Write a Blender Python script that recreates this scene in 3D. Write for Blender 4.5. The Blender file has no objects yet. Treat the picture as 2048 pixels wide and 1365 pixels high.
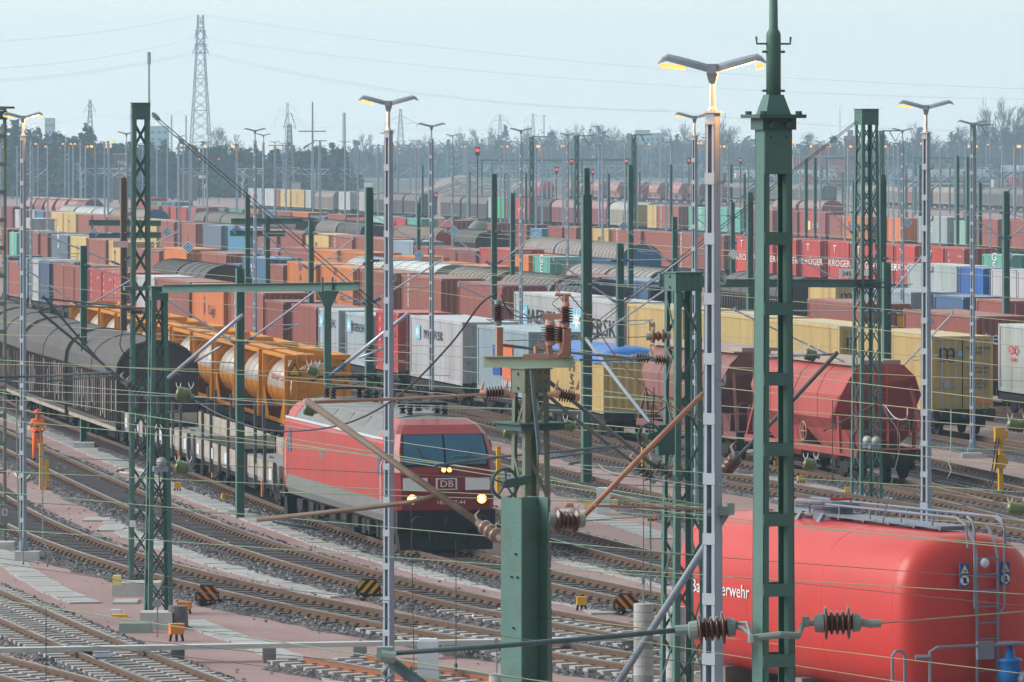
import bpy, bmesh, math, random
from mathutils import Vector, Matrix
R = math.radians
random.seed(7)
SC = bpy.context.scene
COL = SC.collection
F, H, YH, CX = 12000.0, 11.4, 294.0, 1024.0     # focal length in photo pixels, eye height, horizon row, centre column

# ---------------------------------------------------------------- measuring: photo pixel -> place in the world
def P(x, y, z=0.0):
    d = F * (H - z) / (y - YH)
    return Vector(((x - CX) * d / F, d, z))
def D(x, y, d):
    return Vector(((x - CX) * d / F, d, H - (y - YH) * d / F))
def sx(x, d): return (x - CX) * d / F
def sz(y, d): return H - (y - YH) * d / F
def dg(y, z=0.0): return F * (H - z) / (y - YH)

# ---------------------------------------------------------------- materials
MATS = {}
def nodes_of(m):
    m.use_nodes = True
    nt = m.node_tree
    return nt, nt.nodes, nt.links
def mat(name, col, rough=.65, metal=0., var=.18, scale=2.0, bump=0., bscale=20., spec=.4, dirt=None, dscale=.8, damt=.5, streak=False, coat=0.):
    if name in MATS: return MATS[name]
    m = bpy.data.materials.new(name); nt, N, L = nodes_of(m)
    b = N['Principled BSDF']
    b.inputs['Roughness'].default_value = rough; b.inputs['Metallic'].default_value = metal
    b.inputs['Specular IOR Level'].default_value = spec
    if coat: b.inputs['Coat Weight'].default_value = coat
    tc = N.new('ShaderNodeTexCoord')
    mp = N.new('ShaderNodeMapping'); L.new(tc.outputs['Object'], mp.inputs['Vector'])
    oi = N.new('ShaderNodeObjectInfo')
    vm = N.new('ShaderNodeVectorMath'); vm.operation = 'ADD'
    L.new(mp.outputs['Vector'], vm.inputs[0])
    sc = N.new('ShaderNodeVectorMath'); sc.operation = 'SCALE'; sc.inputs['Scale'].default_value = 37.0
    cb = N.new('ShaderNodeCombineXYZ'); 
    for k in range(3): L.new(oi.outputs['Random'], cb.inputs[k])
    L.new(cb.outputs[0], sc.inputs[0]); L.new(sc.outputs[0], vm.inputs[1])
    if streak: mp.inputs['Scale'].default_value = (1, 1, .12)
    n = N.new('ShaderNodeTexNoise'); n.inputs['Scale'].default_value = scale; n.inputs['Detail'].default_value = 5
    L.new(vm.outputs[0], n.inputs['Vector'])
    mr = N.new('ShaderNodeMapRange'); mr.inputs['From Min'].default_value = .25; mr.inputs['From Max'].default_value = .75
    mr.inputs['To Min'].default_value = 1 - var; mr.inputs['To Max'].default_value = 1 + var
    L.new(n.outputs['Fac'], mr.inputs['Value'])
    mul = N.new('ShaderNodeVectorMath'); mul.operation = 'SCALE'
    if col == 'OBJ':
        L.new(oi.outputs['Color'], mul.inputs[0])
    elif isinstance(col, str):
        at = N.new('ShaderNodeAttribute'); at.attribute_type = 'OBJECT'; at.attribute_name = col
        L.new(at.outputs['Color'], mul.inputs[0])
    else:
        mul.inputs[0].default_value = col[:3]
    L.new(mr.outputs['Result'], mul.inputs['Scale'])
    out = mul.outputs[0]
    if dirt:
        n2 = N.new('ShaderNodeTexNoise'); n2.inputs['Scale'].default_value = dscale; n2.inputs['Detail'].default_value = 8; n2.inputs['Roughness'].default_value = .7
        L.new(vm.outputs[0], n2.inputs['Vector'])
        r2 = N.new('ShaderNodeMapRange'); r2.inputs['From Min'].default_value = .5; r2.inputs['From Max'].default_value = .72
        r2.inputs['To Min'].default_value = 0; r2.inputs['To Max'].default_value = damt
        L.new(n2.outputs['Fac'], r2.inputs['Value'])
        mx = N.new('ShaderNodeMix'); mx.data_type = 'RGBA'
        L.new(r2.outputs['Result'], mx.inputs['Factor']); L.new(out, mx.inputs['A']); mx.inputs['B'].default_value = (*dirt, 1)
        out = mx.outputs['Result']
    L.new(out, b.inputs['Base Color'])
    if bump:
        n3 = N.new('ShaderNodeTexNoise'); n3.inputs['Scale'].default_value = bscale; n3.inputs['Detail'].default_value = 4
        L.new(vm.outputs[0], n3.inputs['Vector'])
        bp = N.new('ShaderNodeBump'); bp.inputs['Strength'].default_value = bump; bp.inputs['Distance'].default_value = .05
        L.new(n3.outputs['Fac'], bp.inputs['Height']); L.new(bp.outputs['Normal'], b.inputs['Normal'])
    MATS[name] = m
    return m
def emat(name, col, strength):
    if name in MATS: return MATS[name]
    m = bpy.data.materials.new(name); nt, N, L = nodes_of(m)
    b = N['Principled BSDF']; b.inputs['Base Color'].default_value = (*[c * .5 for c in col], 1)
    b.inputs['Emission Color'].default_value = (*col, 1); b.inputs['Emission Strength'].default_value = strength
    try: m.cycles.emission_sampling = 'NONE'
    except Exception: pass
    MATS[name] = m
    return m

paint = mat('container_paint', 'OBJ', rough=.6, var=.10, scale=1.3, dirt=(.13, .07, .045), dscale=1.1, damt=.5, streak=True)
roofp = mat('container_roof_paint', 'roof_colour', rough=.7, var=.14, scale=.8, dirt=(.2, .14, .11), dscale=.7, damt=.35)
bodyp = mat('wagon_paint', 'OBJ', rough=.65, var=.16, scale=1.0, dirt=(.06, .05, .045), dscale=.7, damt=.5, streak=True)
roofw = mat('wagon_roof', 'roof_colour', rough=.75, var=.14, scale=.7, dirt=(.08, .07, .065), dscale=.5, damt=.4)
steel_dark = mat('dark_underframe', (.02, .018, .018), rough=.8, var=.4, scale=3, dirt=(.06, .04, .03), damt=.5)
rubber = mat('black_gap', (.012, .012, .013), rough=.8)
bars = mat('galvanised_bar', (.33, .37, .41), rough=.5, metal=.3)
green = mat('mast_green', (.075, .175, .155), rough=.55, var=.14, scale=1.1, dirt=(.07, .095, .07), dscale=2.2, damt=.65, bump=.12, bscale=30)
green_dk = mat('mast_green_dark', (.045, .11, .10), rough=.6, var=.14, scale=2, dirt=(.10, .06, .035), dscale=2.0, damt=.4)
green_rust = mat('mast_green_rusted', (.13, .17, .125), rough=.6, var=.2, scale=2, dirt=(.27, .13, .065), dscale=.7, damt=1.0)
brownpost = mat('mast_brown', (.17, .125, .085), rough=.7, var=.15)
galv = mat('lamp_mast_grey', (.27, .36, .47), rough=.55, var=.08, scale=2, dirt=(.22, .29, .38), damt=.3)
galv_lt = mat('lamp_mast_pale', (.37, .44, .50), rough=.55, var=.07, scale=2)  # paler copy painting the columns' lit slotted faces; the grey paints their shaded webs
headm = mat('lamp_head_grey', (.24, .29, .34), rough=.5, var=.08)
tube_l = mat('aluminium_tube', (.42, .47, .55), rough=.4, metal=.5, var=.08)
tube_d = mat('blue_green_tube', (.075, .13, .15), rough=.5, var=.2, scale=6)
tube_b = mat('brown_tube', (.15, .115, .09), rough=.6, var=.25, scale=5)
tube_o = mat('copper_tube', (.33, .17, .12), rough=.6, var=.2, scale=5)
ins_brown = mat('porcelain_brown', (.085, .035, .028), rough=.22, var=.15, spec=.6)
ins_taupe = mat('porcelain_taupe', (.20, .14, .11), rough=.25, var=.15, spec=.6)
ins_green = mat('glazed_green', (.10, .14, .055), rough=.2, var=.2, spec=.6)
ins_blue = mat('insulator_blue', (.07, .14, .27), rough=.35)
cap_m = mat('insulator_cap', (.20, .27, .26), rough=.55, var=.15)
cap_pink = mat('insulator_cap_pink', (.50, .28, .22), rough=.55, var=.15)
wire_g = mat('wire_patina', (.17, .28, .19), rough=.6, var=.1)
wire_y = mat('wire_brass', (.27, .285, .165), rough=.6, var=.1)
wire_d = mat('wire_dark', (.045, .06, .055), rough=.6, var=.1)
wire_p = mat('wire_grey', (.30, .30, .33), rough=.6, var=.1)
cable = mat('black_cable', (.025, .022, .022), rough=.6)
concrete = mat('concrete', (.42, .44, .44), rough=.85, var=.14, scale=3, dirt=(.26, .26, .24), damt=.45, bump=.1)
concrete_g = mat('concrete_grey', (.25, .28, .28), rough=.85, var=.12, scale=2, bump=.1)
concrete_l = mat('white_sleeper', (.38, .37, .365), rough=.85, var=.10, scale=3, dirt=(.2, .15, .13), damt=.4)
whitebox = mat('white_cabinet', (.55, .62, .68), rough=.6, var=.06)
yellow = mat('signal_yellow', (.68, .36, .015), rough=.5, var=.1)
yellow_l = mat('pale_yellow', (.70, .58, .22), rough=.6, var=.1)
orange_m = mat('signal_orange', (.72, .23, .02), rough=.5, var=.1)
black_m = mat('sign_black', (.02, .02, .022), rough=.6, var=.2)
grey_box = mat('grey_green_box', (.22, .29, .27), rough=.6, var=.1)
red_m = mat('signal_red', (.55, .03, .03), rough=.5)
white_m = mat('white_paint', (.72, .74, .76), rough=.6, var=.04)
darkblue = mat('ink_dark', (.02, .025, .04), rough=.7)
inkblue = mat('ink_blue', (.02, .08, .30), rough=.7)
inkred = mat('ink_red', (.6, .05, .04), rough=.7)
inkcyan = mat('ink_cyan', (.20, .52, .68), rough=.7)
inkorange = mat('ink_orange', (.65, .14, .05), rough=.7)
signblue = mat('sign_blue', (.03, .26, .58), rough=.5, var=.03)
signwhite = mat('sign_white', (.74, .82, .88), rough=.5, var=.03)
rail_head = mat('rail_head', (.24, .19, .16), rough=.3, metal=.55, var=.12)
rail_side = mat('rail_rust', (.135, .08, .05), rough=.75, var=.14, scale=4)
rail_orange = mat('rail_fresh_rust', (.33, .12, .055), rough=.75, var=.14, scale=4)
fasten = mat('rail_fastening', (.05, .028, .022), rough=.8, var=.35, scale=9)
sleeper_s = mat('steel_sleeper', (.115, .105, .11), rough=.8, var=.35, scale=5)
gloss_red = mat('tank_red', (.52, .032, .026), rough=.46, var=.08, scale=1.0, spec=.5, coat=.12, dirt=(.40, .07, .06), damt=.4, streak=True, bump=.03, bscale=2.5)
loco_red = mat('loco_red', (.44, .05, .042), rough=.45, var=.10, scale=1.2, coat=.1, streak=True, dirt=(.26, .09, .08), dscale=.9, damt=.55)
loco_front = mat('loco_red_shaded', (.24, .012, .018), rough=.35, var=.05, coat=.2)  # same red, its colour darkened to paint the shade on the cab front
loco_grey = mat('loco_grey', (.18, .19, .185), rough=.55, var=.10, scale=1.5)
loco_dark = mat('loco_black', (.011, .012, .015), rough=.6, var=.2)
glass_blue = mat('windscreen', (.012, .10, .19), rough=.12, spec=.8, var=.03)
tarp_blue = mat('tarpaulin_blue', (.03, .16, .50), rough=.45, var=.12, scale=2, bump=.15, bscale=4)
wood_lt = mat('weathered_board', (.36, .32, .27), rough=.85, var=.22, scale=3, dirt=(.14, .12, .10), dscale=1.6, damt=.7)
wood_gr = mat('grey_board', (.23, .24, .24), rough=.85, var=.15, scale=3)
stake = mat('stake_steel', (.085, .09, .10), rough=.7, var=.2)
orange_fr = mat('tank_frame_orange', (.66, .245, .012), rough=.5, var=.10, scale=1.5, dirt=(.30, .12, .03), damt=.35)
tank_sil = mat('tank_silver', (.62, .58, .52), rough=.35, metal=.3, var=.12, scale=1)
tank_grey = mat('tank_silver_grey', (.34, .36, .37), rough=.45, var=.12, scale=1)
ladder_b = mat('ladder_grey_blue', (.17, .21, .28), rough=.5, var=.1)
valve_b = mat('valve_blue', (.01, .14, .45), rough=.4)
hiviz = mat('hi_vis_orange', (1.0, .19, .02), rough=.7, var=.12, scale=6)
reflect = mat('reflective_band', (.62, .62, .62), rough=.5)
skin_m = mat('skin', (.48, .26, .19), rough=.6)
boots = mat('dark_boot', (.03, .028, .03), rough=.7)
hat_red = mat('helmet_red', (.60, .03, .03), rough=.4)
lamp_on = emat('sodium_lamp', (1.0, .42, .11), 1.35)
head_on = emat('headlight_glow', (1.0, .50, .14), 1.9); core_on = emat('headlight_core', (1.0, .9, .7), 5.0)
red_on = emat('red_signal_glow', (1.0, .03, .03), 2.5)
amber_on = emat('amber_glow', (1.0, .45, .12), 5.0)

# ---------------------------------------------------------------- mesh builder
class MB:
    def __init__(s): s.v = []; s.f = []; s.m = []; s.cur = 0; s.smooth = []; s.sm = False
    def add(s, vs, fs):
        o = len(s.v); s.v += [tuple(v) for v in vs]
        for f in fs: s.f.append([o + i for i in f]); s.m.append(s.cur); s.smooth.append(s.sm)
        return o
    def hexa(s, p):      # 8 corners: bottom ring 0-3, top ring 4-7
        s.add(p, [(3, 2, 1, 0), (4, 5, 6, 7), (0, 1, 5, 4), (1, 2, 6, 5), (2, 3, 7, 6), (3, 0, 4, 7)])
    def box(s, c, d, rz=0., M=None):
        x, y, z = c; a, b, h = d[0] / 2, d[1] / 2, d[2] / 2
        p = [Vector((i * a, j * b, k * h)) for k in (-1, 1) for i, j in ((-1, -1), (1, -1), (1, 1), (-1, 1))]
        if rz:
            m = Matrix.Rotation(rz, 3, 'Z'); p = [m @ q for q in p]
        if M is not None: p = [M @ q for q in p]
        s.hexa([q + Vector(c) for q in p])
    def span(s, a, b): # box between two corners
        s.box([(a[i] + b[i]) / 2 for i in range(3)], [abs(b[i] - a[i]) for i in range(3)])
    def bar(s, p0, p1, w, h=None, up=(0, 0, 1)):
        h = h or w; p0 = Vector(p0); p1 = Vector(p1); d = (p1 - p0)
        if d.length < 1e-6: return
        d.normalize(); u = Vector(up)
        if abs(d.dot(u)) > .98: u = Vector((0, 1, 0))
        x = d.cross(u).normalized() * w / 2; y = x.cross(d).normalized() * h / 2
        q = [-x - y, x - y, x + y, -x + y]
        s.add([p0 + a for a in q] + [p1 + a for a in q], [(0, 3, 2, 1)[::-1], (4, 5, 6, 7)[::-1], (0, 1, 5, 4)[::-1], (1, 2, 6, 5)[::-1], (2, 3, 7, 6)[::-1], (3, 0, 4, 7)[::-1]])
    def tube(s, pts, r, n=6, cap=True):
        pts = [Vector(p) for p in pts]; rs = r if isinstance(r, (list, tuple)) else [r] * len(pts)
        o = None; rings = []
        last = None
        for i, p in enumerate(pts):
            d = (pts[min(i + 1, len(pts) - 1)] - pts[max(i - 1, 0)])
            if d.length < 1e-9: d = Vector((0, 0, 1))
            d.normalize()
            if last is None:
                u = Vector((0, 0, 1)) if abs(d.z) < .95 else Vector((1, 0, 0))
            else: u = last
            x = d.cross(u)
            if x.length < 1e-6: x = d.cross(Vector((0, 1, 0)))
            x.normalize(); y = x.cross(d).normalized(); last = y
            rings.append([p + (x * math.cos(t) + y * math.sin(t)) * rs[i] for t in [2 * math.pi * k / n for k in range(n)]])
        vs = [v for rg in rings for v in rg]; fs = []
        for i in range(len(pts) - 1):
            for k in range(n):
                a, b = i * n + k, i * n + (k + 1) % n
                fs.append((a, a + n, b + n, b))
        if cap: fs.append(tuple(range(n))); fs.append(tuple(range(len(vs) - 1, len(vs) - n - 1, -1)))
        s.add(vs, fs)
    def lathe(s, p0, p1, prof, n=14):   # prof: (t along axis in metres, radius)
        p0 = Vector(p0); d = (Vector(p1) - p0).normalized()
        s.tube([p0 + d * t for t, r in prof], [max(r, 1e-4) for t, r in prof], n)
    def loft(s, rings, cap0=True, cap1=True, closed=True):
        n = len(rings[0]); vs = [v for r in rings for v in r]; fs = []
        for i in range(len(rings) - 1):
            for k in range(n if closed else n - 1):
                a, b = i * n + k, i * n + (k + 1) % n
                fs.append((a, b, b + n, a + n))
        if cap0: fs.append(tuple(range(n - 1, -1, -1)))
        if cap1: fs.append(tuple(range(len(vs) - n, len(vs))))
        s.add(vs, fs)
    def poly(s, pts, thick, nrm):  # flat outline given its thickness
        nrm = Vector(nrm).normalized() * thick; n = len(pts); pts = [Vector(p) for p in pts]
        s.loft([pts, [p + nrm for p in pts]])
    def mesh(s, name, mats):
        me = bpy.data.meshes.new(name); me.from_pydata(s.v, [], s.f)
        for m in mats: me.materials.append(m)
        me.polygons.foreach_set('material_index', s.m)
        me.polygons.foreach_set('use_smooth', s.smooth)
        bm = bmesh.new(); bm.from_mesh(me); bmesh.ops.recalc_face_normals(bm, faces=bm.faces); bm.to_mesh(me); bm.free()
        me.update(); return me
    def build(s, name, mats, parent=None, loc=(0, 0, 0), rz=0.):
        if not isinstance(mats, (list, tuple)): mats = [mats]
        return obj(name, s.mesh(name, mats), parent, loc, rz)
def obj(name, me, parent=None, loc=(0, 0, 0), rz=0., color=None, roof=None):
    o = bpy.data.objects.new(name, me); COL.objects.link(o)
    if parent is not None: o.parent = parent
    o.location = loc; o.rotation_euler = (0, 0, rz)
    paintit(o, color, roof)
    return o
def paintit(o, color, roof=None):
    if color is not None:
        o.color = (*color, 1)
        o['roof_colour'] = list(roof if roof is not None else color)
LABELS = {}
def tag(o, label=None, cat=None, group=None, kind=None):
    if label:
        o['label'] = label; LABELS.setdefault(label, []).append(o)
    if cat: o['category'] = cat
    if group: o['group'] = group
    if kind: o['kind'] = kind
    return o
def empty(name, loc=(0, 0, 0), rz=0., label=None, cat=None, group=None):
    o = bpy.data.objects.new(name, None); COL.objects.link(o)
    o.location = loc; o.rotation_euler = (0, 0, rz); o.empty_display_size = .3
    return tag(o, label, cat, group)
_txt = {}
def text_mesh(txt, size, m, squash=1.0, ext=.004):
    key = (txt, size, m.name, squash)
    if key in _txt: return _txt[key]
    c = bpy.data.curves.new('lettering', 'FONT'); c.body = txt; c.size = size; c.align_x = 'CENTER'; c.align_y = 'CENTER'; c.extrude = ext; c.resolution_u = 2
    c.space_character = squash
    t = bpy.data.objects.new('lettering_curve', c); COL.objects.link(t)
    bpy.context.view_layer.update()
    dg_ = bpy.context.evaluated_depsgraph_get()
    me = bpy.data.meshes.new_from_object(t.evaluated_get(dg_)); me.name = 'lettering'
    bpy.data.objects.remove(t); bpy.data.curves.remove(c)
    me.materials.clear(); me.materials.append(m)
    _txt[key] = me
    return me
def lettering(txt, size, m, parent, loc, rot, squash=1.0, sx_=1.0, name='lettering'):
    o = bpy.data.objects.new(name, text_mesh(txt, size, m, squash)); COL.objects.link(o); o.parent = parent
    o.location = loc; o.rotation_euler = rot; o.scale = (sx_, 1, 1)
    return o
SIDE = (R(90), 0, R(-90))      # lettering on the face looking along -x
ENDF = (R(90), 0, 0)           # lettering on the face looking along -y

# ---------------------------------------------------------------- camera, sky, sun, air
cam = bpy.data.cameras.new('camera'); co = bpy.data.objects.new('camera', cam); COL.objects.link(co)
co.location = (0, 0, H); co.rotation_euler = (R(90), 0, 0)
cam.sensor_width = 36; cam.lens = 36 * F / 2048; cam.shift_y = -(682.5 - YH) / 2048
cam.clip_start = 1; cam.clip_end = 40000
SC.camera = co
SUN_AZ, SUN_EL = R(-94), R(30)     # from the left of the picture
w = bpy.data.worlds.new('World'); SC.world = w; w.use_nodes = True
nt = w.node_tree; N = nt.nodes; L = nt.links
sky = N.new('ShaderNodeTexSky'); sky.sky_type = 'NISHITA'; sky.sun_disc = False
sky.sun_elevation = SUN_EL; sky.sun_rotation = SUN_AZ; sky.air_density = 1.0; sky.dust_density = 4.0; sky.ozone_density = 1.5
mx = N.new('ShaderNodeMix'); mx.data_type = 'RGBA'; mx.inputs['Factor'].default_value = .86
L.new(sky.outputs[0], mx.inputs['A']); mx.inputs['B'].default_value = (9.2, 9.95, 9.95, 1)
tg = N.new('ShaderNodeTexCoord'); dt = N.new('ShaderNodeVectorMath'); dt.operation = 'DOT_PRODUCT'; dt.inputs[1].default_value = (-.62, .78, 0)   # dusk: the glow is ahead and to the left, the sky behind the viewer is darker
L.new(tg.outputs['Generated'], dt.inputs[0]); mg = N.new('ShaderNodeMapRange'); mg.inputs['From Min'].default_value = -1; mg.inputs['To Min'].default_value = .22; mg.inputs['To Max'].default_value = 1.06
L.new(dt.outputs['Value'], mg.inputs['Value']); sv = N.new('ShaderNodeVectorMath'); sv.operation = 'SCALE'; L.new(mx.outputs['Result'], sv.inputs[0]); L.new(mg.outputs['Result'], sv.inputs['Scale'])
L.new(sv.outputs[0], N['Background'].inputs['Color']); N['Background'].inputs['Strength'].default_value = .1
sl = bpy.data.lights.new('sun', 'SUN'); sl.energy = 2.6; sl.angle = R(38); sl.color = (1.0, .92, .88)
so = bpy.data.objects.new('sun', sl); COL.objects.link(so)
dv = Vector((math.sin(SUN_AZ) * math.cos(SUN_EL), math.cos(SUN_AZ) * math.cos(SUN_EL), math.sin(SUN_EL)))
so.rotation_euler = (-dv).to_track_quat('-Z', 'Y').to_euler()
vs = SC.view_settings; vs.view_transform = 'Standard'; vs.look = 'None'; vs.gamma = 1; vs.exposure = .40; vs.use_curve_mapping = False
hz = MB(); hz.span((-700, -15, -1.5), (700, 2800, 68.5))
hm = bpy.data.materials.new('haze_air'); hn, HN, HL = nodes_of(hm)
HN.remove(HN['Principled BSDF']); pv = HN.new('ShaderNodeVolumePrincipled')
pv.inputs['Color'].default_value = (.55, .82, 1.0, 1); pv.inputs['Density'].default_value = .00026; pv.inputs['Anisotropy'].default_value = .0
HL.new(pv.outputs[0], HN['Material Output'].inputs['Volume'])
ho = hz.build('haze', hm); tag(ho, 'pale blue evening haze over the whole yard', 'haze', kind='stuff')
cy = SC.cycles
cy.use_denoising = True
try: cy.denoiser = 'OPENIMAGEDENOISE'
except Exception: pass
cy.max_bounces = 5; cy.diffuse_bounces = 2; cy.glossy_bounces = 2; cy.transmission_bounces = 2; cy.volume_bounces = 1; cy.transparent_max_bounces = 8
cy.use_adaptive_sampling = True; cy.adaptive_threshold = .02
cy.sample_clamp_indirect = 4
import numpy as np
# ================================================================ GROUND
def ground_material():
    m = bpy.data.materials.new('gravel_ground'); nt, N, L = nodes_of(m); b = N['Principled BSDF']
    b.inputs['Roughness'].default_value = .95; b.inputs['Specular IOR Level'].default_value = .2
    g = N.new('ShaderNodeNewGeometry')
    def noise(s, d=6, r=.6):
        n = N.new('ShaderNodeTexNoise'); n.inputs['Scale'].default_value = s; n.inputs['Detail'].default_value = d; n.inputs['Roughness'].default_value = r
        L.new(g.outputs['Position'], n.inputs['Vector']); return n.outputs['Fac']
    def ramp(fac, stops):
        r = N.new('ShaderNodeValToRGB'); e = r.color_ramp.elements
        while len(e) < len(stops): e.new(.5)
        for k, (p, c) in enumerate(stops): e[k].position = p; e[k].color = (*c, 1)
        L.new(fac, r.inputs['Fac']); return r.outputs['Color']
    base = ramp(noise(.22, 5), [(.3, (.29, .195, .185)), (.5, (.345, .245, .237)), (.7, (.39, .29, .283))])
    fine = ramp(noise(14, 8, .8), [(.3, (.55, .54, .54)), (.5, (.95, .95, .95)), (.72, (1.45, 1.42, 1.4))])
    mx = N.new('ShaderNodeMix'); mx.data_type = 'RGBA'; mx.blend_type = 'MULTIPLY'; mx.inputs['Factor'].default_value = 1
    L.new(base, mx.inputs['A']); L.new(fine, mx.inputs['B'])
    # loose grey stones and oil-darkened patches
    dk = N.new('ShaderNodeMapRange'); dk.inputs['From Min'].default_value = .56; dk.inputs['From Max'].default_value = .72; dk.inputs['To Max'].default_value = .42
    L.new(noise(.6, 9, .75), dk.inputs['Value'])
    m2 = N.new('ShaderNodeMix'); m2.data_type = 'RGBA'; L.new(dk.outputs[0], m2.inputs['Factor']); L.new(mx.outputs['Result'], m2.inputs['A']); m2.inputs['B'].default_value = (.20, .165, .165, 1)
    # far outside the yard the land is dull meadow
    sp = N.new('ShaderNodeSeparateXYZ'); L.new(g.outputs['Position'], sp.inputs[0])
    fr = N.new('ShaderNodeMapRange'); fr.inputs['From Min'].default_value = 1250; fr.inputs['From Max'].default_value = 1500
    L.new(sp.outputs['Y'], fr.inputs['Value'])
    m3 = N.new('ShaderNodeMix'); m3.data_type = 'RGBA'; L.new(fr.outputs[0], m3.inputs['Factor']); L.new(m2.outputs['Result'], m3.inputs['A'])
    L.new(ramp(noise(.01, 4), [(.35, (.10, .095, .075)), (.65, (.17, .15, .12))]), m3.inputs['B'])
    L.new(m3.outputs['Result'], b.inputs['Base Color'])
    bp = N.new('ShaderNodeBump'); bp.inputs['Strength'].default_value = .55; bp.inputs['Distance'].default_value = .04
    L.new(noise(11, 6, .75), bp.inputs['Height']); L.new(bp.outputs[0], b.inputs['Normal'])
    return m
def ballast_material():
    m = bpy.data.materials.new('ballast_stone'); nt, N, L = nodes_of(m); b = N['Principled BSDF']
    b.inputs['Roughness'].default_value = .9; b.inputs['Specular IOR Level'].default_value = .25
    g = N.new('ShaderNodeNewGeometry')
    v = N.new('ShaderNodeTexVoronoi'); v.inputs['Scale'].default_value = 9.; L.new(g.outputs['Position'], v.inputs['Vector'])
    r = N.new('ShaderNodeValToRGB'); e = r.color_ramp.elements
    e[0].position = .05; e[0].color = (.02, .022, .027, 1); e[1].position = .95; e[1].color = (.16, .165, .18, 1); e.new(.5).color = (.075, .077, .086, 1)
    hs = N.new('ShaderNodeSeparateColor'); L.new(v.outputs['Color'], hs.inputs[0]); L.new(hs.outputs[0], r.inputs['Fac'])
    n = N.new('ShaderNodeTexNoise'); n.inputs['Scale'].default_value = .5; n.inputs['Detail'].default_value = 5; L.new(g.outputs['Position'], n.inputs['Vector'])
    mr = N.new('ShaderNodeMapRange'); mr.inputs['From Min'].default_value = .35; mr.inputs['From Max'].default_value = .7; mr.inputs['To Max'].default_value = .35
    L.new(n.outputs['Fac'], mr.inputs['Value'])
    mx = N.new('ShaderNodeMix'); mx.data_type = 'RGBA'; L.new(mr.outputs[0], mx.inputs['Factor']); L.new(r.outputs['Color'], mx.inputs['A']); mx.inputs['B'].default_value = (.125, .095, .09, 1)
    L.new(mx.outputs['Result'], b.inputs['Base Color'])
    bp = N.new('ShaderNodeBump'); bp.inputs['Strength'].default_value = .9; bp.inputs['Distance'].default_value = .06
    L.new(v.outputs['Distance'], bp.inputs['Height']); bp.invert = True; L.new(bp.outputs[0], b.inputs['Normal'])
    return m
GM, BM = ground_material(), ballast_material()
g = MB()
ys = [-10, 200, 600, 1100, 1500, 2100, 2790]; xs = [-690, -300, -100, 100, 300, 690]
g.add([(x, y, 0) for y in ys for x in xs], [(j * 6 + i, j * 6 + i + 1, (j + 1) * 6 + i + 1, (j + 1) * 6 + i) for j in range(len(ys) - 1) for i in range(5)])
tag(g.build('ground', GM), 'pinkish gravel ground of the railway yard', kind='structure')

# ================================================================ TRACKS
class Curve:                     # plan curve x(y)
    def __init__(s, upper=(), lower=(), deg=3, z=.3, off=.7525):
        pts = []
        for side, lst in ((-1, upper), (1, lower)):
            q = [P(x, y, z) for x, y in lst]
            for i, p in enumerate(q):
                a, b = q[max(i - 1, 0)], q[min(i + 1, len(q) - 1)]
                d = (b - a); d.z = 0
                if d.y < 0: d = -d
                if d.length < 1e-6: d = Vector((-.2, 1, 0))
                d.normalize(); n = Vector((d.y, -d.x, 0))
                pts.append((p.y, p.x + side * off * n.x, p.y + side * off * n.y))
        Y = np.array([p[2] for p in pts]); X = np.array([p[1] for p in pts])
        s.y0, s.y1 = Y.min(), Y.max(); s.c = (s.y0 + s.y1) / 2; s.h = max((s.y1 - s.y0) / 2, 1)
        s.p = np.polyfit((Y - s.c) / s.h, X, min(deg, len(pts) - 1)); s.dp = np.polyder(s.p)
    def x(s, y):
        yc = min(max(y, s.y0), s.y1); u = (yc - s.c) / s.h
        return float(np.polyval(s.p, u) + (y - yc) * np.polyval(s.dp, u) / s.h)
    def tan(s, y):
        a, b = s.x(y - .5), s.x(y + .5); return Vector((b - a, 1, 0)).normalized()
    def walk(s, y0, y1, step):
        y = y0; out = []
        while y < y1:
            t = s.tan(y); out.append((Vector((s.x(y), y, 0)), t)); y += step * t.y
        return out
class Line:
    def __init__(s, p, a): s.p = p; s.d = Vector((-math.sin(a), math.cos(a), 0))
    def x(s, y): return s.p.x + (y - s.p.y) * s.d.x / s.d.y
    def tan(s, y): return s.d
    walk = Curve.walk
def ribbon(mb, path, prof):      # profile (offset across, height) swept along a path of (point, tangent)
    rings = []
    for p, t in path:
        n = Vector((t.y, -t.x, 0)); rings.append([p + n * o + Vector((0, 0, h)) for o, h in prof])
    mb.loft(rings, True, True, True)
TRK = 'railway track'
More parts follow.
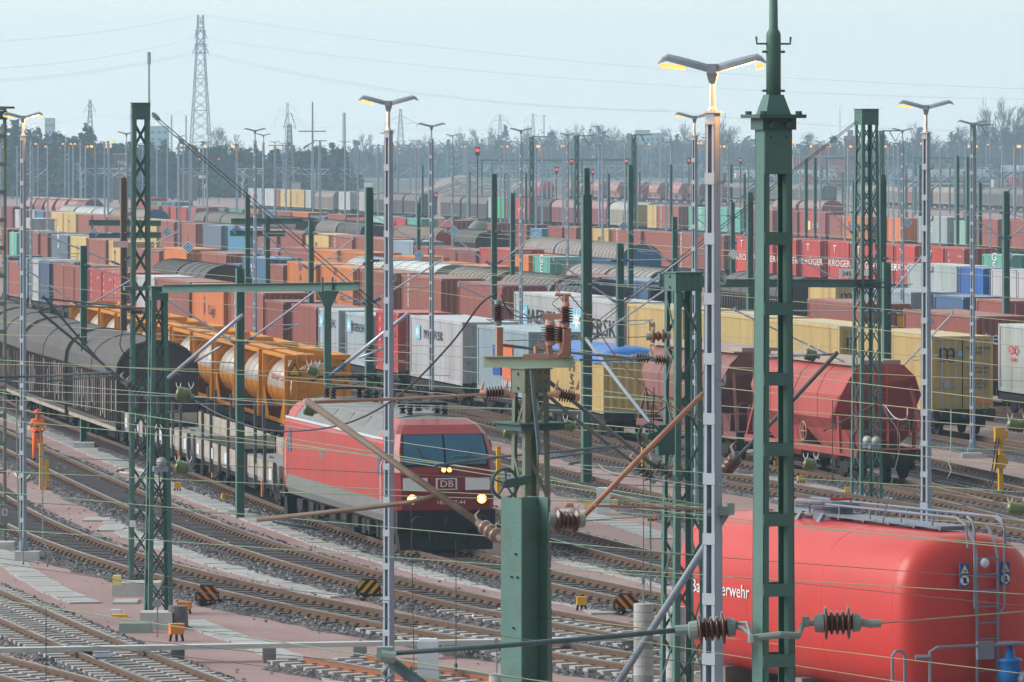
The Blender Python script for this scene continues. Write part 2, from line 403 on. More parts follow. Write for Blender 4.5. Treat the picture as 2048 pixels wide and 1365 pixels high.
def track(crv, y0, y1, sl='steel', label='', detail=2, rust=None, zone=None, bal=1.36, z0=0.):
    root = empty('railway_track', (0, 0, 0)); tag(root, label, kind='structure')
    rnd = random.Random(int(y0 * 7 + y1))
    bp = crv.walk(y0, y1, 1.2 if detail > 1 else 12)
    b = MB(); prev = None; rings = []
    for p, t in bp:
        n = Vector((t.y, -t.x, 0)); j = (lambda a: rnd.uniform(-a, a)) if detail > 1 else (lambda a: 0)
        rings.append([p + n * o + Vector((0, 0, h)) for o, h in ((-bal - .22 + j(.18), .004 + z0), (-bal + j(.1), .09 + z0 + j(.02)), (-.8, .10 + z0), (.8, .10 + z0), (bal + j(.1), .09 + z0 + j(.02)), (bal + .22 + j(.18), .004 + z0))])
    b.loft(rings, False, False, False)
    tag(b.build('ballast_bed', BM, root), kind='stuff')
    rp = crv.walk(y0, y1, 2.0 if detail > 1 else 20)
    for sgn in (-1, 1):
        r = MB()
        for prof, mi in (([(-.036, .262), (.036, .262), (.034, .302), (-.034, .302)], 0), ([(-.012, .15), (.012, .15), (.03, .262), (-.03, .262)], 1), ([(-.07, .12), (.07, .12), (.068, .14), (.012, .155), (-.012, .155), (-.068, .14)], 1)):
            r.cur = mi; ribbon(r, rp, [(o + sgn * .7525, h + z0) for o, h in prof])
        r.build('rail', [rail_head, rust or rail_side], root)
    if detail > 0:
        s = MB()
        for k, (p, t) in enumerate(crv.walk(y0, y1, .62)):
            a = math.atan2(-t.x, t.y) + rnd.uniform(-.012, .012)
            M = Matrix.Rotation(a, 3, 'Z')
            white = sl == 'concrete' or (zone and zone[0] < p.y < zone[1])
            q = p + t * rnd.uniform(-.03, .03)
            s.cur = 0 if white else 1
            if white:
                for sg in (-1, 1): s.hexa([q + M @ Vector((x, y, z + z0)) for z, f in ((.06, 1), (.165, .8)) for x, y in ((sg * .28, -.15 * f), (sg * 1.3, -.15 * f), (sg * 1.3, .15 * f), (sg * .28, .15 * f))])
                s.box(q + Vector((0, 0, .10 + z0)), (.7, .2, .07), a)
            else: s.box(q + Vector((0, 0, .085 + z0)), (2.5, .22, .08), a)
            if detail > 1:
                s.cur = 2
                for sg in (-.7525, .7525):
                    s.hexa([q + M @ Vector((sg + x * f, y * f, z + z0)) for z, f in ((.10, 1), (.185, .45)) for x, y in ((-.17, -.12), (.17, -.12), (.17, .12), (-.17, .12))])
        tag(s.build('sleepers', [concrete_l, sleeper_s, fasten], root), kind='stuff')
    return root
cA = Curve([(97, 1219), (171, 1256), (229, 1273), (303, 1302), (400, 1342)], [(127, 1291), (145, 1297), (198, 1322), (312, 1365)], 2)
cB = Curve([(0, 1309), (62, 1325), (154, 1348.5), (220, 1365)], [(0, 1351), (55, 1365)], 1)
cX = Curve([(903, 1336), (977.6, 1349)], [(880, 1359.5)], 1)
cC = Curve([(12, 991), (57, 1015), (105, 1040), (154, 1062), (198, 1080), (253, 1096), (330, 1120), (400, 1139), (446, 1151), (534, 1171), (600, 1186), (677, 1206), (767, 1219), (848, 1232), (1008, 1260.6), (1115, 1280), (1267, 1305)],
           [(61, 1072), (154, 1102), (250, 1131), (352, 1157), (446, 1181), (516, 1197), (600, 1217), (767, 1245), (914, 1276), (1110, 1304), (1267, 1331)], 4)
cD = Curve([(10, 860), (47, 876), (88, 894), (140, 920), (198, 947), (255, 969), (343, 1006), (400, 1031), (457, 1052), (530, 1079), (600, 1100), (666, 1121), (767, 1144), (870, 1169), (1008, 1199), (1109, 1218), (1267, 1247), (1321, 1259)],
           [(11, 896), (61, 921), (132, 953), (189, 980), (253, 1006), (343, 1048), (400, 1067), (457, 1090), (534, 1112), (622, 1133), (710, 1159), (793, 1184), (1008, 1226), (1109, 1245)], 4)
cE = Curve([(942, 1098), (1013, 1117), (1107, 1141), (1324, 1184)],
           [(11, 797), (83, 830), (132, 846), (185, 868), (255, 894), (288, 905), (380, 942), (472, 975), (534, 1004), (595, 1024), (688, 1057), (743, 1077), (793, 1091), (914, 1122), (1013, 1146), (1107, 1166), (1231, 1195)], 4)
cF = Curve([(988, 1014), (1012, 1026), (1154, 1065), (1214, 1080), (1324, 1105)], [(988, 1043), (1087, 1071), (1117, 1080), (1214, 1107), (1324, 1133)], 2)
cG = Curve([(1000, 904), (1103, 931.6), (1187, 951), (1330, 990)], [(1072, 949), (1163, 971), (1220, 984), (1330, 1015)], 1)
cH = Curve([], [(1097, 883), (1163, 903), (1264, 925), (1330, 938), (1444, 960), (1539, 974), (1648, 994), (1703, 1006)], 2)
cK = Curve([], [(1648, 948), (1750, 964), (1839, 979), (1900, 987), (2048, 1013)], 1)
cK2 = Curve([], [(1784, 976), (1870, 997), (2048, 1041)], 1)
cA2 = Curve([(1870, 921), (2048, 956)], [(1870, 935), (2048, 978)], 1)
track(cA, 60, 175, 'concrete', 'bright-railed track on white concrete sleepers with a merging switch rail')
track(cB, 60, 150, 'concrete', 'short visible stretch of white-sleepered track in the near corner')
track(cX, 60, 132, 'concrete', 'rust-orange track the red fire-service tank wagon stands on', rust=rail_orange)
track(cC, 90, 330, 'steel', 'curved track between the two lattice masts and the octagonal point signals', zone=(0, 141))
track(cD, 95, 330, 'steel', 'curved track next to the worker in orange', zone=(0, 146))
track(cE, 100, 420, 'steel', 'track the red locomotive runs on')
track(cF, 105, 330, 'steel', 'empty track just beyond the red locomotive')
track(cG, 110, 330, 'steel', 'empty track in front of the yellow rusted container')
track(cH, 110, 300, 'steel', 'track of the container train, empty beyond the rusted yellow container')
track(cK, 120, 260, 'steel', 'track under the red hopper wagon')
track(cK2, 120, 222, 'steel', 'diverging track in front of the red hopper wagon')
track(cA2, 140, 300, 'steel', 'empty track behind the orange telephone posts')
# the rail of a third track merging into the nearest turnout
mr_ = Curve([(0, 1179), (60, 1198), (97, 1217), (140, 1238), (171, 1254)], [], 2, off=0)
r = MB(); r.cur = 0
for prof, mi in (([(-.036, .262), (.036, .262), (.034, .298), (-.034, .298)], 0), ([(-.03, .12), (.03, .12), (.03, .262), (-.03, .262)], 1)):
    r.cur = mi; ribbon(r, mr_.walk(149, 190, 2), prof)
tag(r.build('switch_rail', [rail_head, rail_side]), 'extra rail running together with the bright rail of the nearest turnout', kind='structure')
r = MB()
for k, (p, t) in enumerate(mr_.walk(150, 185, .62)):
    r.box(p + Vector((.25, 0, .105)), (.9, .24, .09), math.atan2(-t.x, t.y))
tag(r.build('sleeper_ends', concrete_l), 'white sleeper ends under the merging rail', kind='structure')

# loose ballast stones
sm_ = MB(); rs_ = random.Random(3)
for crv, y0, y1, n in ((cA, 118, 175, 2600), (cB, 118, 150, 900), (cC, 118, 190, 3600), (cD, 118, 215, 4200), (cE, 130, 215, 3600), (cF, 130, 200, 1800), (cG, 150, 220, 1200), (cX, 118, 132, 500)):
    for k in range(n):
        y = y0 + (y1 - y0) * rs_.random() ** 1.3; t = crv.tan(y); o = rs_.choice((-1, 1)) * (rs_.uniform(1.0, 1.65) if rs_.random() < .9 else rs_.uniform(0, 2.3)); s = rs_.uniform(.03, .075)
        c = Vector((crv.x(y) + t.y * o, y - t.x * o, (.10 if abs(o) < 1.45 else max(.01, .1 - (abs(o) - 1.45) * .3)) + s * .3)); a = rs_.uniform(0, 3); sm_.cur = rs_.choice((0, 0, 1, 2))
        u = Vector((math.cos(a), math.sin(a), rs_.uniform(-.3, .3))) * s; v = Vector((-math.sin(a), math.cos(a), rs_.uniform(-.3, .3))) * s * rs_.uniform(.6, 1); w_ = Vector((0, 0, s * rs_.uniform(.5, .9)))
        sm_.add([c - u, c - v, c + u, c + v, c + w_, c - w_], [(0, 1, 4), (1, 2, 4), (2, 3, 4), (3, 0, 4)])
tag(sm_.build('loose_ballast', [mat('stone_grey', (.13, .135, .15), rough=.9, var=.3), mat('stone_dark', (.05, .052, .06), rough=.9, var=.3), mat('stone_pale', (.26, .25, .25), rough=.9, var=.3)]), 'loose grey ballast stones beside the rails', 'gravel', kind='stuff')
# concrete cable-duct covers laid as walkways
def walkway(pts, wd, label, z=.012, gap=True):
    pts = [P(x, y, 0) for x, y in pts]; m = MB(); rnd = random.Random(len(pts))
    for a, b in zip(pts, pts[1:]):
        L_ = (b - a).length; n = max(1, int(L_ / .5)); d = (b - a).normalized(); c = Vector((d.y, -d.x, 0))
        for k in range(n):
            q0 = a + (b - a) * (k / n); q1 = a + (b - a) * ((k + .97) / n); j = rnd.uniform(-.02, .02); zz = z + .018 + rnd.uniform(0, .02)
            p = [q0 + c * (j - wd / 2), q0 + c * (j + wd / 2), q1 + c * (j + wd / 2), q1 + c * (j - wd / 2)]
            m.hexa([v + Vector((0, 0, -.01)) for v in p] + [v + Vector((0, 0, zz)) for v in p])
    tag(m.build('walkway', mat('slab_concrete', (.36, .37, .37), rough=.9, var=.14, scale=1.5, dirt=(.24, .2, .19), damt=.4)), label, kind='structure')
walkway([(-40, 1095), (8, 1113), (30, 1133), (60, 1154), (112, 1184), (145, 1198), (170, 1208)], .8, 'pale slab walkway bending past the lamp foot')
walkway([(378, 1243), (435, 1267), (503, 1288), (547, 1307), (600, 1322), (661, 1346), (720, 1390)], .75, 'pale slab walkway passing under the cable beam')
walkway([(230, 1045), (266, 1074), (352, 1103), (400, 1119), (468, 1141), (556, 1163), (640, 1187), (690, 1196)], .75, 'pale slab walkway between the two curved tracks')
walkway([(-10, 826), (42, 845), (99, 869), (149, 889), (200, 912), (257, 935), (343, 979), (400, 999), (452, 1019), (534, 1049), (578, 1064), (644, 1088), (767, 1121), (870, 1151), (1010, 1180), (1108, 1198)], .8, 'long pale slab walkway beside the locomotive track')
walkway([(1040, 1098), (1097, 1116), (1214, 1141), (1324, 1169), (1400, 1186)], .8, 'pale slab walkway running behind the lattice mast')
walkway([(1108, 1202), (1152, 1209), (1183, 1215), (1214, 1230)], .8, 'short pale slab walkway ending at the striped signal')
walkway([(1130, 1020), (1176, 1034), (1242, 1048), (1325, 1079)], .9, 'pale slab walkway behind the white cabinet')
walkway([(1500, 952), (1539, 958), (1614, 971), (1672, 983), (1724, 999), (1860, 1027), (1908, 1036), (2060, 1066)], .8, 'pale slab walkway behind the tank wagon')
walkway([(1930, 893), (2060, 925)], .8, 'pale slab walkway behind the grey lamp foot')
for k, (x0, x1, y0, y1) in enumerate(((165, 240, 1038, 1044), (192, 255, 1053, 1064), (225, 280, 1201, 1209), (385, 425, 992, 995), (1880, 1910, 1029, 1037))):
    m = MB(); a, b = P(x0, y1), P(x1, y0); c = (a + b) / 2; m.box((c.x, c.y, .02), (b.x - a.x, b.y - a.y, .06)); so_ = m.build("slab", MATS["slab_concrete"])
    tag(so_, ['upper pale cover slab beside the twin lattice masts', 'lower wide cover slab beside the twin lattice masts', 'pale slab at the foot of the rear mast base', 'pale slab beside the small yellow box', 'pale slab behind the tank wagon ladder'][k], kind='structure')
# the long cable beam carried across the tracks
m = MB(); a, b = P(-30, 1301, .35), P(1009, 1283, .35)
a2, b2 = P(1000, 1281, .35), P(1420, 1272, .35)
m.bar(a, b, .34, .10); m.bar(b, b2, .34, .10)
for k in range(9):
    q = a + (b2 - a) * (k / 8 + .01); m.cur = 1; m.box((q.x, q.y + .1, .15), (.3, .1, .28))
m.cur = 0
tag(m.build('cable_beam', [mat('duct_concrete', (.50, .52, .52), rough=.9, var=.1, scale=1.5), concrete_g]), 'long pale cable duct beam crossing the near tracks', 'cable duct')
# ================================================================ ROLLING STOCK (local frame: +y along the track away from the viewer, z above ground, rail top .3)
_cache = {}
def cached(key, fn):
    if key not in _cache: _cache[key] = fn()
    return _cache[key]
def wheelset_bm(mb, y):
    for s in (-1, 1):
        mb.lathe((s * .68, y, .76), (s * .9, y, .76), [(0, .2), (.001, .49), (.035, .46), (.05, .455), (.13, .45), (.131, .15), (.2, .12)], 16)
    mb.tube([(-.7, y, .76), (.7, y, .76)], .08, 8)
def bogie_frame_bm(mb, y):
    for s in (-1, 1):
        mb.box((s * .98, y, .78), (.1, 2.6, .18)); mb.box((s * .98, y, .62), (.12, .8, .22))
        for d in (-.9, .9): mb.box((s * 1.0, y + d, .76), (.16, .34, .32)); mb.tube([(s * .98, y + d * .55, .75), (s * .98, y + d * .55, 1.0)], .09, 8)
    mb.box((0, y, .85), (1.9, .4, .2))
def wheelset_mesh():
    m = MB(); wheelset_bm(m, 0); return m.mesh('wheelset', [steel_dark])
def bogie_mesh():
    m = MB(); bogie_frame_bm(m, 0); return m.mesh('bogie', [steel_dark])
def add_bogie(root, y):
    b = obj('bogie', cached('bogie', bogie_mesh), root, (0, y, 0))
    for d in (-.9, .9): obj('wheelset', cached('wheelset', wheelset_mesh), b, (0, d, 0))
def buffers(mb, y0, s=-1, z=1.16):
    mb.box((0, y0 - s * .06, z), (2.5, .14, .34))
    for x in (-.875, .875):
        mb.lathe((x, y0, z), (x, y0 + s, z), [(0, .12), (.3, .1), (.48, .09), (.5, .23), (.54, .22), (.55, .02)], 12)
    mb.box((0, y0 + s * .18, 1.12), (.16, .4, .2))
# ---- flat wagon under containers
def flat_bm(mb, L_):
    h = L_ / 2
    for s in (-1, 1):
        mb.box((s * 1.12, 0, 1.0), (.1, L_, .28)); mb.box((s * .35, 0, .95), (.14, L_ - .2, .22))
    for k in range(int(L_ / 2.2) + 1): mb.box((0, -h + .1 + k * (L_ - .2) / int(L_ / 2.2), 1.02), (2.1, .14, .16))
    mb.box((0, 0, .72), (1.6, 1.6, .34)); mb.box((.5, 2.0, .7), (.5, .8, .4))
def flat_mesh(L_):
    m = MB(); flat_bm(m, L_); buffers(m, -L_ / 2); buffers(m, L_ / 2, 1); return m.mesh('frame', [steel_dark])
def flat_all(L_):
    m = MB(); flat_bm(m, L_); buffers(m, -L_ / 2)
    for y in (-L_ / 2 + 1.9, L_ / 2 - 1.9):
        bogie_frame_bm(m, y)
        for d in (-.9, .9): wheelset_bm(m, y + d)
    return m.mesh('container_wagon', [steel_dark])
# ---- container
def corrug(mb, L_, x, z0, z1, axis='y', sgn=1, pitch=.28, dep=.048):
    n = max(2, int(L_ / pitch)); st = L_ / n; pr = []
    for k in range(n):
        for f, d in ((0, 0), (.28, 0), (.5, dep), (.78, dep)): pr.append((-L_ / 2 + (k + f) * st, d))
    pr.append((L_ / 2, 0)); vs = []
    for a, d in pr:
        for z in (z0, z1): vs.append((x - sgn * d, a, z) if axis == 'y' else (a, x - sgn * d, z))
    mb.add(vs, [(2 * i, 2 * i + 1, 2 * i + 3, 2 * i + 2) for i in range(len(pr) - 1)])
def door_bm(mb, x, L_, Hc):
    h = L_ / 2
    mb.cur = 0; mb.box((x, -h + .05, Hc / 2), (1.06, .06, Hc - .3))
    for z in (.25, .4, .6, .8): mb.box((x, -h + .012, Hc * z), (.9, .02, .05))
    mb.cur = 2
    for dx in (-.27, .27):
        mb.tube([(x + dx, -h - .03, .12), (x + dx, -h - .03, Hc - .12)], .022, 6)
        for z in (.2, Hc / 2, Hc - .2): mb.box((x + dx, -h - .02, z), (.1, .05, .07))
        mb.box((x + dx - .12, -h - .035, 1.0), (.26, .03, .05))
    mb.cur = 3; mb.box((x + (.54 if x < 0 else -.54), -h + .01, Hc / 2), (.03, .03, Hc - .3))
def cont_bm(mb, L_, Hc, end):
    W = 2.44; h = L_ / 2
    mb.cur = 0
    for s in (-1, 1):
        corrug(mb, L_ - .2, s * 1.2, .14, Hc - .1, 'y', s)
        mb.box((s * 1.17, 0, .08), (.1, L_, .16)); mb.box((s * 1.185, 0, Hc - .06), (.07, L_, .12))
        for e in (-1, 1): mb.box((s * 1.15, e * (h - .08), Hc / 2), (.145, .165, Hc))
    mb.cur = 1
    n = max(4, int(L_ / .6)); vs = []
    for k in range(n + 1):
        y = -h + .1 + k * (L_ - .2) / n
        for x in (-1.16, 1.16): vs.append((x, y, Hc - .03 + (.022 if k % 2 else 0)))
    mb.add(vs, [(2 * i, 2 * i + 1, 2 * i + 3, 2 * i + 2) for i in range(n)])
    mb.cur = 0
    corrug(mb, W - .3, h - .02, .14, Hc - .1, 'x', -1)
    for e in (-1, 1):
        mb.box((0, e * (h - .06), .08), (2.2, .12, .16)); mb.box((0, e * (h - .06), Hc - .07), (2.2, .13, .14))
    if end == 'plain': corrug(mb, W - .3, -h + .03, .14, Hc - .1, 'x', 1, .30, .05)
    mb.cur = 3; mb.box((0, 0, .1), (2.1, L_ - .3, .05))
    if end == 'open': mb.box((0, -h + .2, Hc / 2), (2.1, .05, Hc - .2))
    mb.cur = 2
    for s in (-1, 1):
        for e in (-1, 1):
            for z in (.06, Hc - .06): mb.box((s * 1.16, e * (h - .085), z), (.13, .178, .125))
CM = [paint, roofp, bars, rubber]
def cont_mesh(L_, Hc, end):
    m = MB(); cont_bm(m, L_, Hc, end)
    return m.mesh('container', CM)
def cont_far(L_, Hc, end):
    m = MB(); cont_bm(m, L_, Hc, end)
    if end == 'door': door_bm(m, -.54, L_, Hc); door_bm(m, .54, L_, Hc)
    return m.mesh('container', CM)
def leaf_mesh(L_, Hc, x):
    m = MB(); door_bm(m, x, L_, Hc); return m.mesh('door', CM)
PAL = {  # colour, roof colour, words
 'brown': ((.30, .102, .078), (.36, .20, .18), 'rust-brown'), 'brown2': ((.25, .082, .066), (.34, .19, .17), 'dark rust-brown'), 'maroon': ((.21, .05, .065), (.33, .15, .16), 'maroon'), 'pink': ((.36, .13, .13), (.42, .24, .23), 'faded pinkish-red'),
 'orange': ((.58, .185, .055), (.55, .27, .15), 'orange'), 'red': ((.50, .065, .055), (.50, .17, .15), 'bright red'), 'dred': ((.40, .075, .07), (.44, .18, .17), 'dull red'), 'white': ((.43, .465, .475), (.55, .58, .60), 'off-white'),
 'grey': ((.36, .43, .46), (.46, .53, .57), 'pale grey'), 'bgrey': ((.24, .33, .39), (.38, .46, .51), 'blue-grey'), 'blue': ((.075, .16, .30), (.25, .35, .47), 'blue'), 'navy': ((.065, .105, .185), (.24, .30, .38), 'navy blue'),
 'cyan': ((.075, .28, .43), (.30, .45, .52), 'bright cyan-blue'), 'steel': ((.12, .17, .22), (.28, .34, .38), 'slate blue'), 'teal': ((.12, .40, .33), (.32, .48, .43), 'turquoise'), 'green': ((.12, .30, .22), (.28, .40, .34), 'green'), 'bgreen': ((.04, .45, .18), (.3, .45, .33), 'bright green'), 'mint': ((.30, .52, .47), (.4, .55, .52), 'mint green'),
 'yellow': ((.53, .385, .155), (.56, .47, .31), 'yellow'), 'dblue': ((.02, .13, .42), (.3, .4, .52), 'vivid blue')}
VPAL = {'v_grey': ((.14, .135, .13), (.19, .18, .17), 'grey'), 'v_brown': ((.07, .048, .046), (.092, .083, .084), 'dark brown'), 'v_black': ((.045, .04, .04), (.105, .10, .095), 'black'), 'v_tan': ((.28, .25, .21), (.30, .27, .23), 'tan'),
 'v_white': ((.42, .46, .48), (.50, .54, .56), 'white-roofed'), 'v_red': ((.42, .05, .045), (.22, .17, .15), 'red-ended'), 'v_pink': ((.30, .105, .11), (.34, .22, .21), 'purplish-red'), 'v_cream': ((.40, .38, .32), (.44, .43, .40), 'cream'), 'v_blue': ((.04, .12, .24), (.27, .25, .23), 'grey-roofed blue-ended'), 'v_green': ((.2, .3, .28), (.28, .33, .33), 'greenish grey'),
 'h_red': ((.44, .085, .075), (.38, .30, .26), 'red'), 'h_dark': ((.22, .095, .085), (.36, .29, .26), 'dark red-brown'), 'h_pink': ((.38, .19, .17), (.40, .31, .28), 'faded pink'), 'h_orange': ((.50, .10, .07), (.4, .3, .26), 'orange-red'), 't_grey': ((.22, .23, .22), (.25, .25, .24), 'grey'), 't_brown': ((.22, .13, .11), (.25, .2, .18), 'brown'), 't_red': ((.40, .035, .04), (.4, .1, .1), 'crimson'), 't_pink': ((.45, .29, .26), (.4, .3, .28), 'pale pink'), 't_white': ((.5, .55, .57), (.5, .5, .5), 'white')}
def jit(c, r, a=.10):
    k = 1 + r.uniform(-a, a); return tuple(max(0, v * k * (1 + r.uniform(-.04, .04))) for v in c)
_rr = random.Random(11)
def container(col, L_, Hc, near, end='door'):
    c, rf, wd = PAL[col]; c = jit(c, _rr); rf = jit(rf, _rr, .08)
    L_ = round(L_ * 2) / 2; Hc = round(Hc, 1)
    if near:
        root = empty('shipping_container')
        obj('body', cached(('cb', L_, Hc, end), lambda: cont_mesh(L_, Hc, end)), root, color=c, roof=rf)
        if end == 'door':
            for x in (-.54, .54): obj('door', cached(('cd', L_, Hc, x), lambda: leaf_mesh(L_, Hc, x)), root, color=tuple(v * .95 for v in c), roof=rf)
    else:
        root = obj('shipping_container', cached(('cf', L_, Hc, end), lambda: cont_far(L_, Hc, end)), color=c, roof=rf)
    return root
# ---- covered van
def arch(W, ze, zr, n=12):
    return [(-W / 2 * math.cos(math.pi * k / n), ze + (zr - ze) * math.sin(math.pi * k / n) ** .85) for k in range(n + 1)]
def van_body_bm(mb, L_, W, ze, zr, ribs=True):
    h = L_ / 2
    sec = [(-W / 2, 1.15)] + [(-W / 2, ze)] + [(x, z - .05) for x, z in arch(W, ze, zr)[1:-1]] + [(W / 2, ze), (W / 2, 1.15)]
    mb.loft([[Vector((x, -h, z)) for x, z in sec], [Vector((x, h, z)) for x, z in sec]])
    n = int(L_ / .62)
    for k in range(n + 1):
        y = -h + .05 + k * (L_ - .1) / n
        for s in (-1, 1): mb.box((s * (W / 2 + .03), y, (1.15 + ze) / 2), (.06, .11, ze - 1.2))
    for s in (-1, 1): mb.box((s * (W / 2 + .035), 0, 1.2), (.09, L_, .14))
    for x in (-1.05, -.5, .5, 1.05): mb.box((x, -h - .03, 2.2), (.09, .06, 2.1))
def van_roof_bm(mb, L_, W, ze, zr, rib):
    h = L_ / 2; a = arch(W + .14, ze - .02, zr)
    sec = a + [(x * .985, z - .05) for x, z in a[::-1]]
    mb.loft([[Vector((x, -h - .06, z)) for x, z in sec], [Vector((x, h + .06, z)) for x, z in sec]])
    n = int(L_ / rib)
    for k in range(n + 1):
        y = -h + k * L_ / n
        b = arch(W + .2, ze - .02, zr + .035)
        sec = b + [(x * .97, z - .06) for x, z in b[::-1]]
        mb.loft([[Vector((x, y - .04, z)) for x, z in sec], [Vector((x, y + .04, z)) for x, z in sec]])
def van_under_bm(mb, L_):
    mb.box((0, 0, 1.0), (1.9, L_, .28)); mb.box((0, 0, .7), (1.5, 2.2, .5)); buffers(mb, -L_ / 2); buffers(mb, L_ / 2, 1)
def van_far(L_, W, ze, zr, rib):
    m = MB(); m.cur = 0; van_body_bm(m, L_, W, ze, zr); m.cur = 1; van_roof_bm(m, L_, W, ze, zr, rib); m.cur = 2; van_under_bm(m, L_)
    for y in (-L_ / 2 + 2.2, L_ / 2 - 2.2):
        bogie_frame_bm(m, y)
        for d in (-.9, .9): wheelset_bm(m, y + d)
    return m.mesh('covered_van', [bodyp, roofw, steel_dark])
def one(fn, name, mats): m = MB(); fn(m); return m.mesh(name, mats)
def van(col, L_, near, rib=1.2, ze=3.15, zr=4.2, W=2.8):
    c, rf, wd = VPAL[col]; c = jit(c, _rr); rf = jit(rf, _rr, .06); L_ = max(6, round(L_ * 2) / 2); k = (L_, W, ze, zr, rib)
    if near:
        r = empty('covered_van')
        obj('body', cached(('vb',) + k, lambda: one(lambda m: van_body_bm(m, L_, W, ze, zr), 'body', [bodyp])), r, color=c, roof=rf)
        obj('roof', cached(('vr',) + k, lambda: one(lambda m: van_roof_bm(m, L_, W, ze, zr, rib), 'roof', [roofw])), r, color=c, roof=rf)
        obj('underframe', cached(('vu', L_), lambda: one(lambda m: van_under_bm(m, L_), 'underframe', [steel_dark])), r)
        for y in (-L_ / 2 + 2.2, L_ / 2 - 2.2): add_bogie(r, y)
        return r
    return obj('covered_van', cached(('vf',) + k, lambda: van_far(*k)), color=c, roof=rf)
# ---- bulk hopper
def hop_sec(zb=1.9, wb=1.1):
    return [(-wb, zb), (-1.47, 2.3), (-1.47, 3.1), (-1.18, 3.72), (-.74, 4.12), (.74, 4.12), (1.18, 3.72), (1.47, 3.1), (1.47, 2.3), (wb, zb)]
def hop_body_bm(mb, L_):
    h = L_ / 2 - 1.0; rings = []
    for y, q in ((-h, .0), (-h + .12, .0), (h - .12, 0), (h, 0)):
        rings.append([Vector((x * (1 if abs(y) < h else .97), y - math.copysign(1.5 * max(0, (3.3 - z) / 1.4), y), z)) for x, z in hop_sec()])
    mb.loft(rings)
    n = int(L_ / 2.8)
    for k in range(1, n):      # welded rings
        y = -h + 2 * h * k / n; s2 = hop_sec(); o = [(x * 1.012, z + (.012 if z > 3 else 0)) for x, z in s2]
        mb.loft([[Vector((x, y - .03, z)) for x, z in o], [Vector((x, y + .03, z)) for x, z in o]])
    for y in (-h / 2, h / 2):   # discharge funnels
        mb.hexa([Vector(p) for p in ((-.6, y - .7, .8), (.6, y - .7, .8), (.6, y + .7, .8), (-.6, y + .7, .8), (-1.1, y - h / 2 + .1, 1.92), (1.1, y - h / 2 + .1, 1.92), (1.1, y + h / 2 - .1, 1.92), (-1.1, y + h / 2 - .1, 1.92))])
def hop_roof_bm(mb, L_):
    h = L_ / 2 - 1.0
    for x in (-.36, .36): mb.box((x, 0, 4.2), (.62, 2 * h - .3, .14))
    mb.box((-.9, 0, 4.12), (.25, 2 * h, .05))
def hop_frame_bm(mb, L_):
    h = L_ / 2
    for s in (-1, 1):
        mb.box((s * 1.2, 0, 1.2), (.12, L_, .24))
        for e in (-1, 1):
            mb.bar((s * 1.2, e * (h - .1), 1.3), (s * 1.0, e * (h - 1.1), 3.4), .09, .09)
            mb.bar((s * 1.3, e * (h - 1.6), 1.2), (s * 1.35, e * (h - 1.6), 2.4), .10, .16)
    for e in (-1, 1):
        y = e * (h - .5)
        mb.box((0, y, 1.3), (2.5, 1.0, .06))
        for x in (-1.15, -.55, .2, .9): mb.tube([(x, e * (h - .08), 1.3), (x, e * (h - .08), 2.25), (x + .1, e * (h - .08), 2.35), (x + .35, e * (h - .08), 2.35), (x + .42, e * (h - .08), 2.25), (x + .42, e * (h - .08), 1.3)], .022, 5)
        for x in (-.35, .1): mb.tube([(x, e * (h - .85), 1.3), (x, e * (h - .85), 4.1)], .025, 5)
        for k in range(8): mb.tube([(-.35, e * (h - .85), 1.6 + k * .32), (.1, e * (h - .85), 1.6 + k * .32)], .018, 4)
def hop_under_bm(mb, L_): mb.box((0, 0, .95), (1.0, L_, .26)); buffers(mb, -L_ / 2); buffers(mb, L_ / 2, 1)
def hopper(col, L_, near):
    c, rf, wd = VPAL[col]; c = jit(c, _rr); L_ = max(8, round(L_ * 2) / 2)
    if near:
        r = empty('hopper_wagon')
        obj('body', cached(('hb', L_), lambda: one(lambda m: hop_body_bm(m, L_), 'body', [bodyp])), r, color=c, roof=rf)
        obj('roof', cached(('hr', L_), lambda: one(lambda m: hop_roof_bm(m, L_), 'roof', [roofw])), r, color=c, roof=rf)
        obj('end_platform', cached(('hf', L_), lambda: one(lambda m: hop_frame_bm(m, L_), 'end_platform', [bodyp])), r, color=tuple(v * .8 for v in c), roof=rf)
        obj('underframe', cached(('hu', L_), lambda: one(lambda m: hop_under_bm(m, L_), 'underframe', [steel_dark])), r)
        for s in (-.9, .9):
            m = MB()
            for k in range(16):
                a = k * math.pi / 8; b = a + math.pi / 8
                m.tube([(-1.42, s + .32 * math.cos(a), 1.75 + .32 * math.sin(a)), (-1.42, s + .32 * math.cos(b), 1.75 + .32 * math.sin(b))], .028, 5)
            for k in range(4): m.tube([(-1.42, s, 1.75), (-1.42, s + .32 * math.cos(k * 1.57), 1.75 + .32 * math.sin(k * 1.57))], .018, 4)
            m.build('hand_wheel', mat('hand_wheel_paint', (.42, .26, .16), rough=.6), r)
        for y in (-L_ / 2 + 2.0, L_ / 2 - 2.0): add_bogie(r, y)
        return r
    def far():
        m = MB(); m.cur = 0; hop_body_bm(m, L_); hop_frame_bm(m, L_); m.cur = 1; hop_roof_bm(m, L_); m.cur = 2; hop_under_bm(m, L_)
        for y in (-L_ / 2 + 2, L_ / 2 - 2):
            bogie_frame_bm(m, y)
            for d in (-.9, .9): wheelset_bm(m, y + d)
        return m.mesh('hopper_wagon', [bodyp, roofw, steel_dark])
    return obj('hopper_wagon', cached(('hfar', L_), far), color=c, roof=rf)
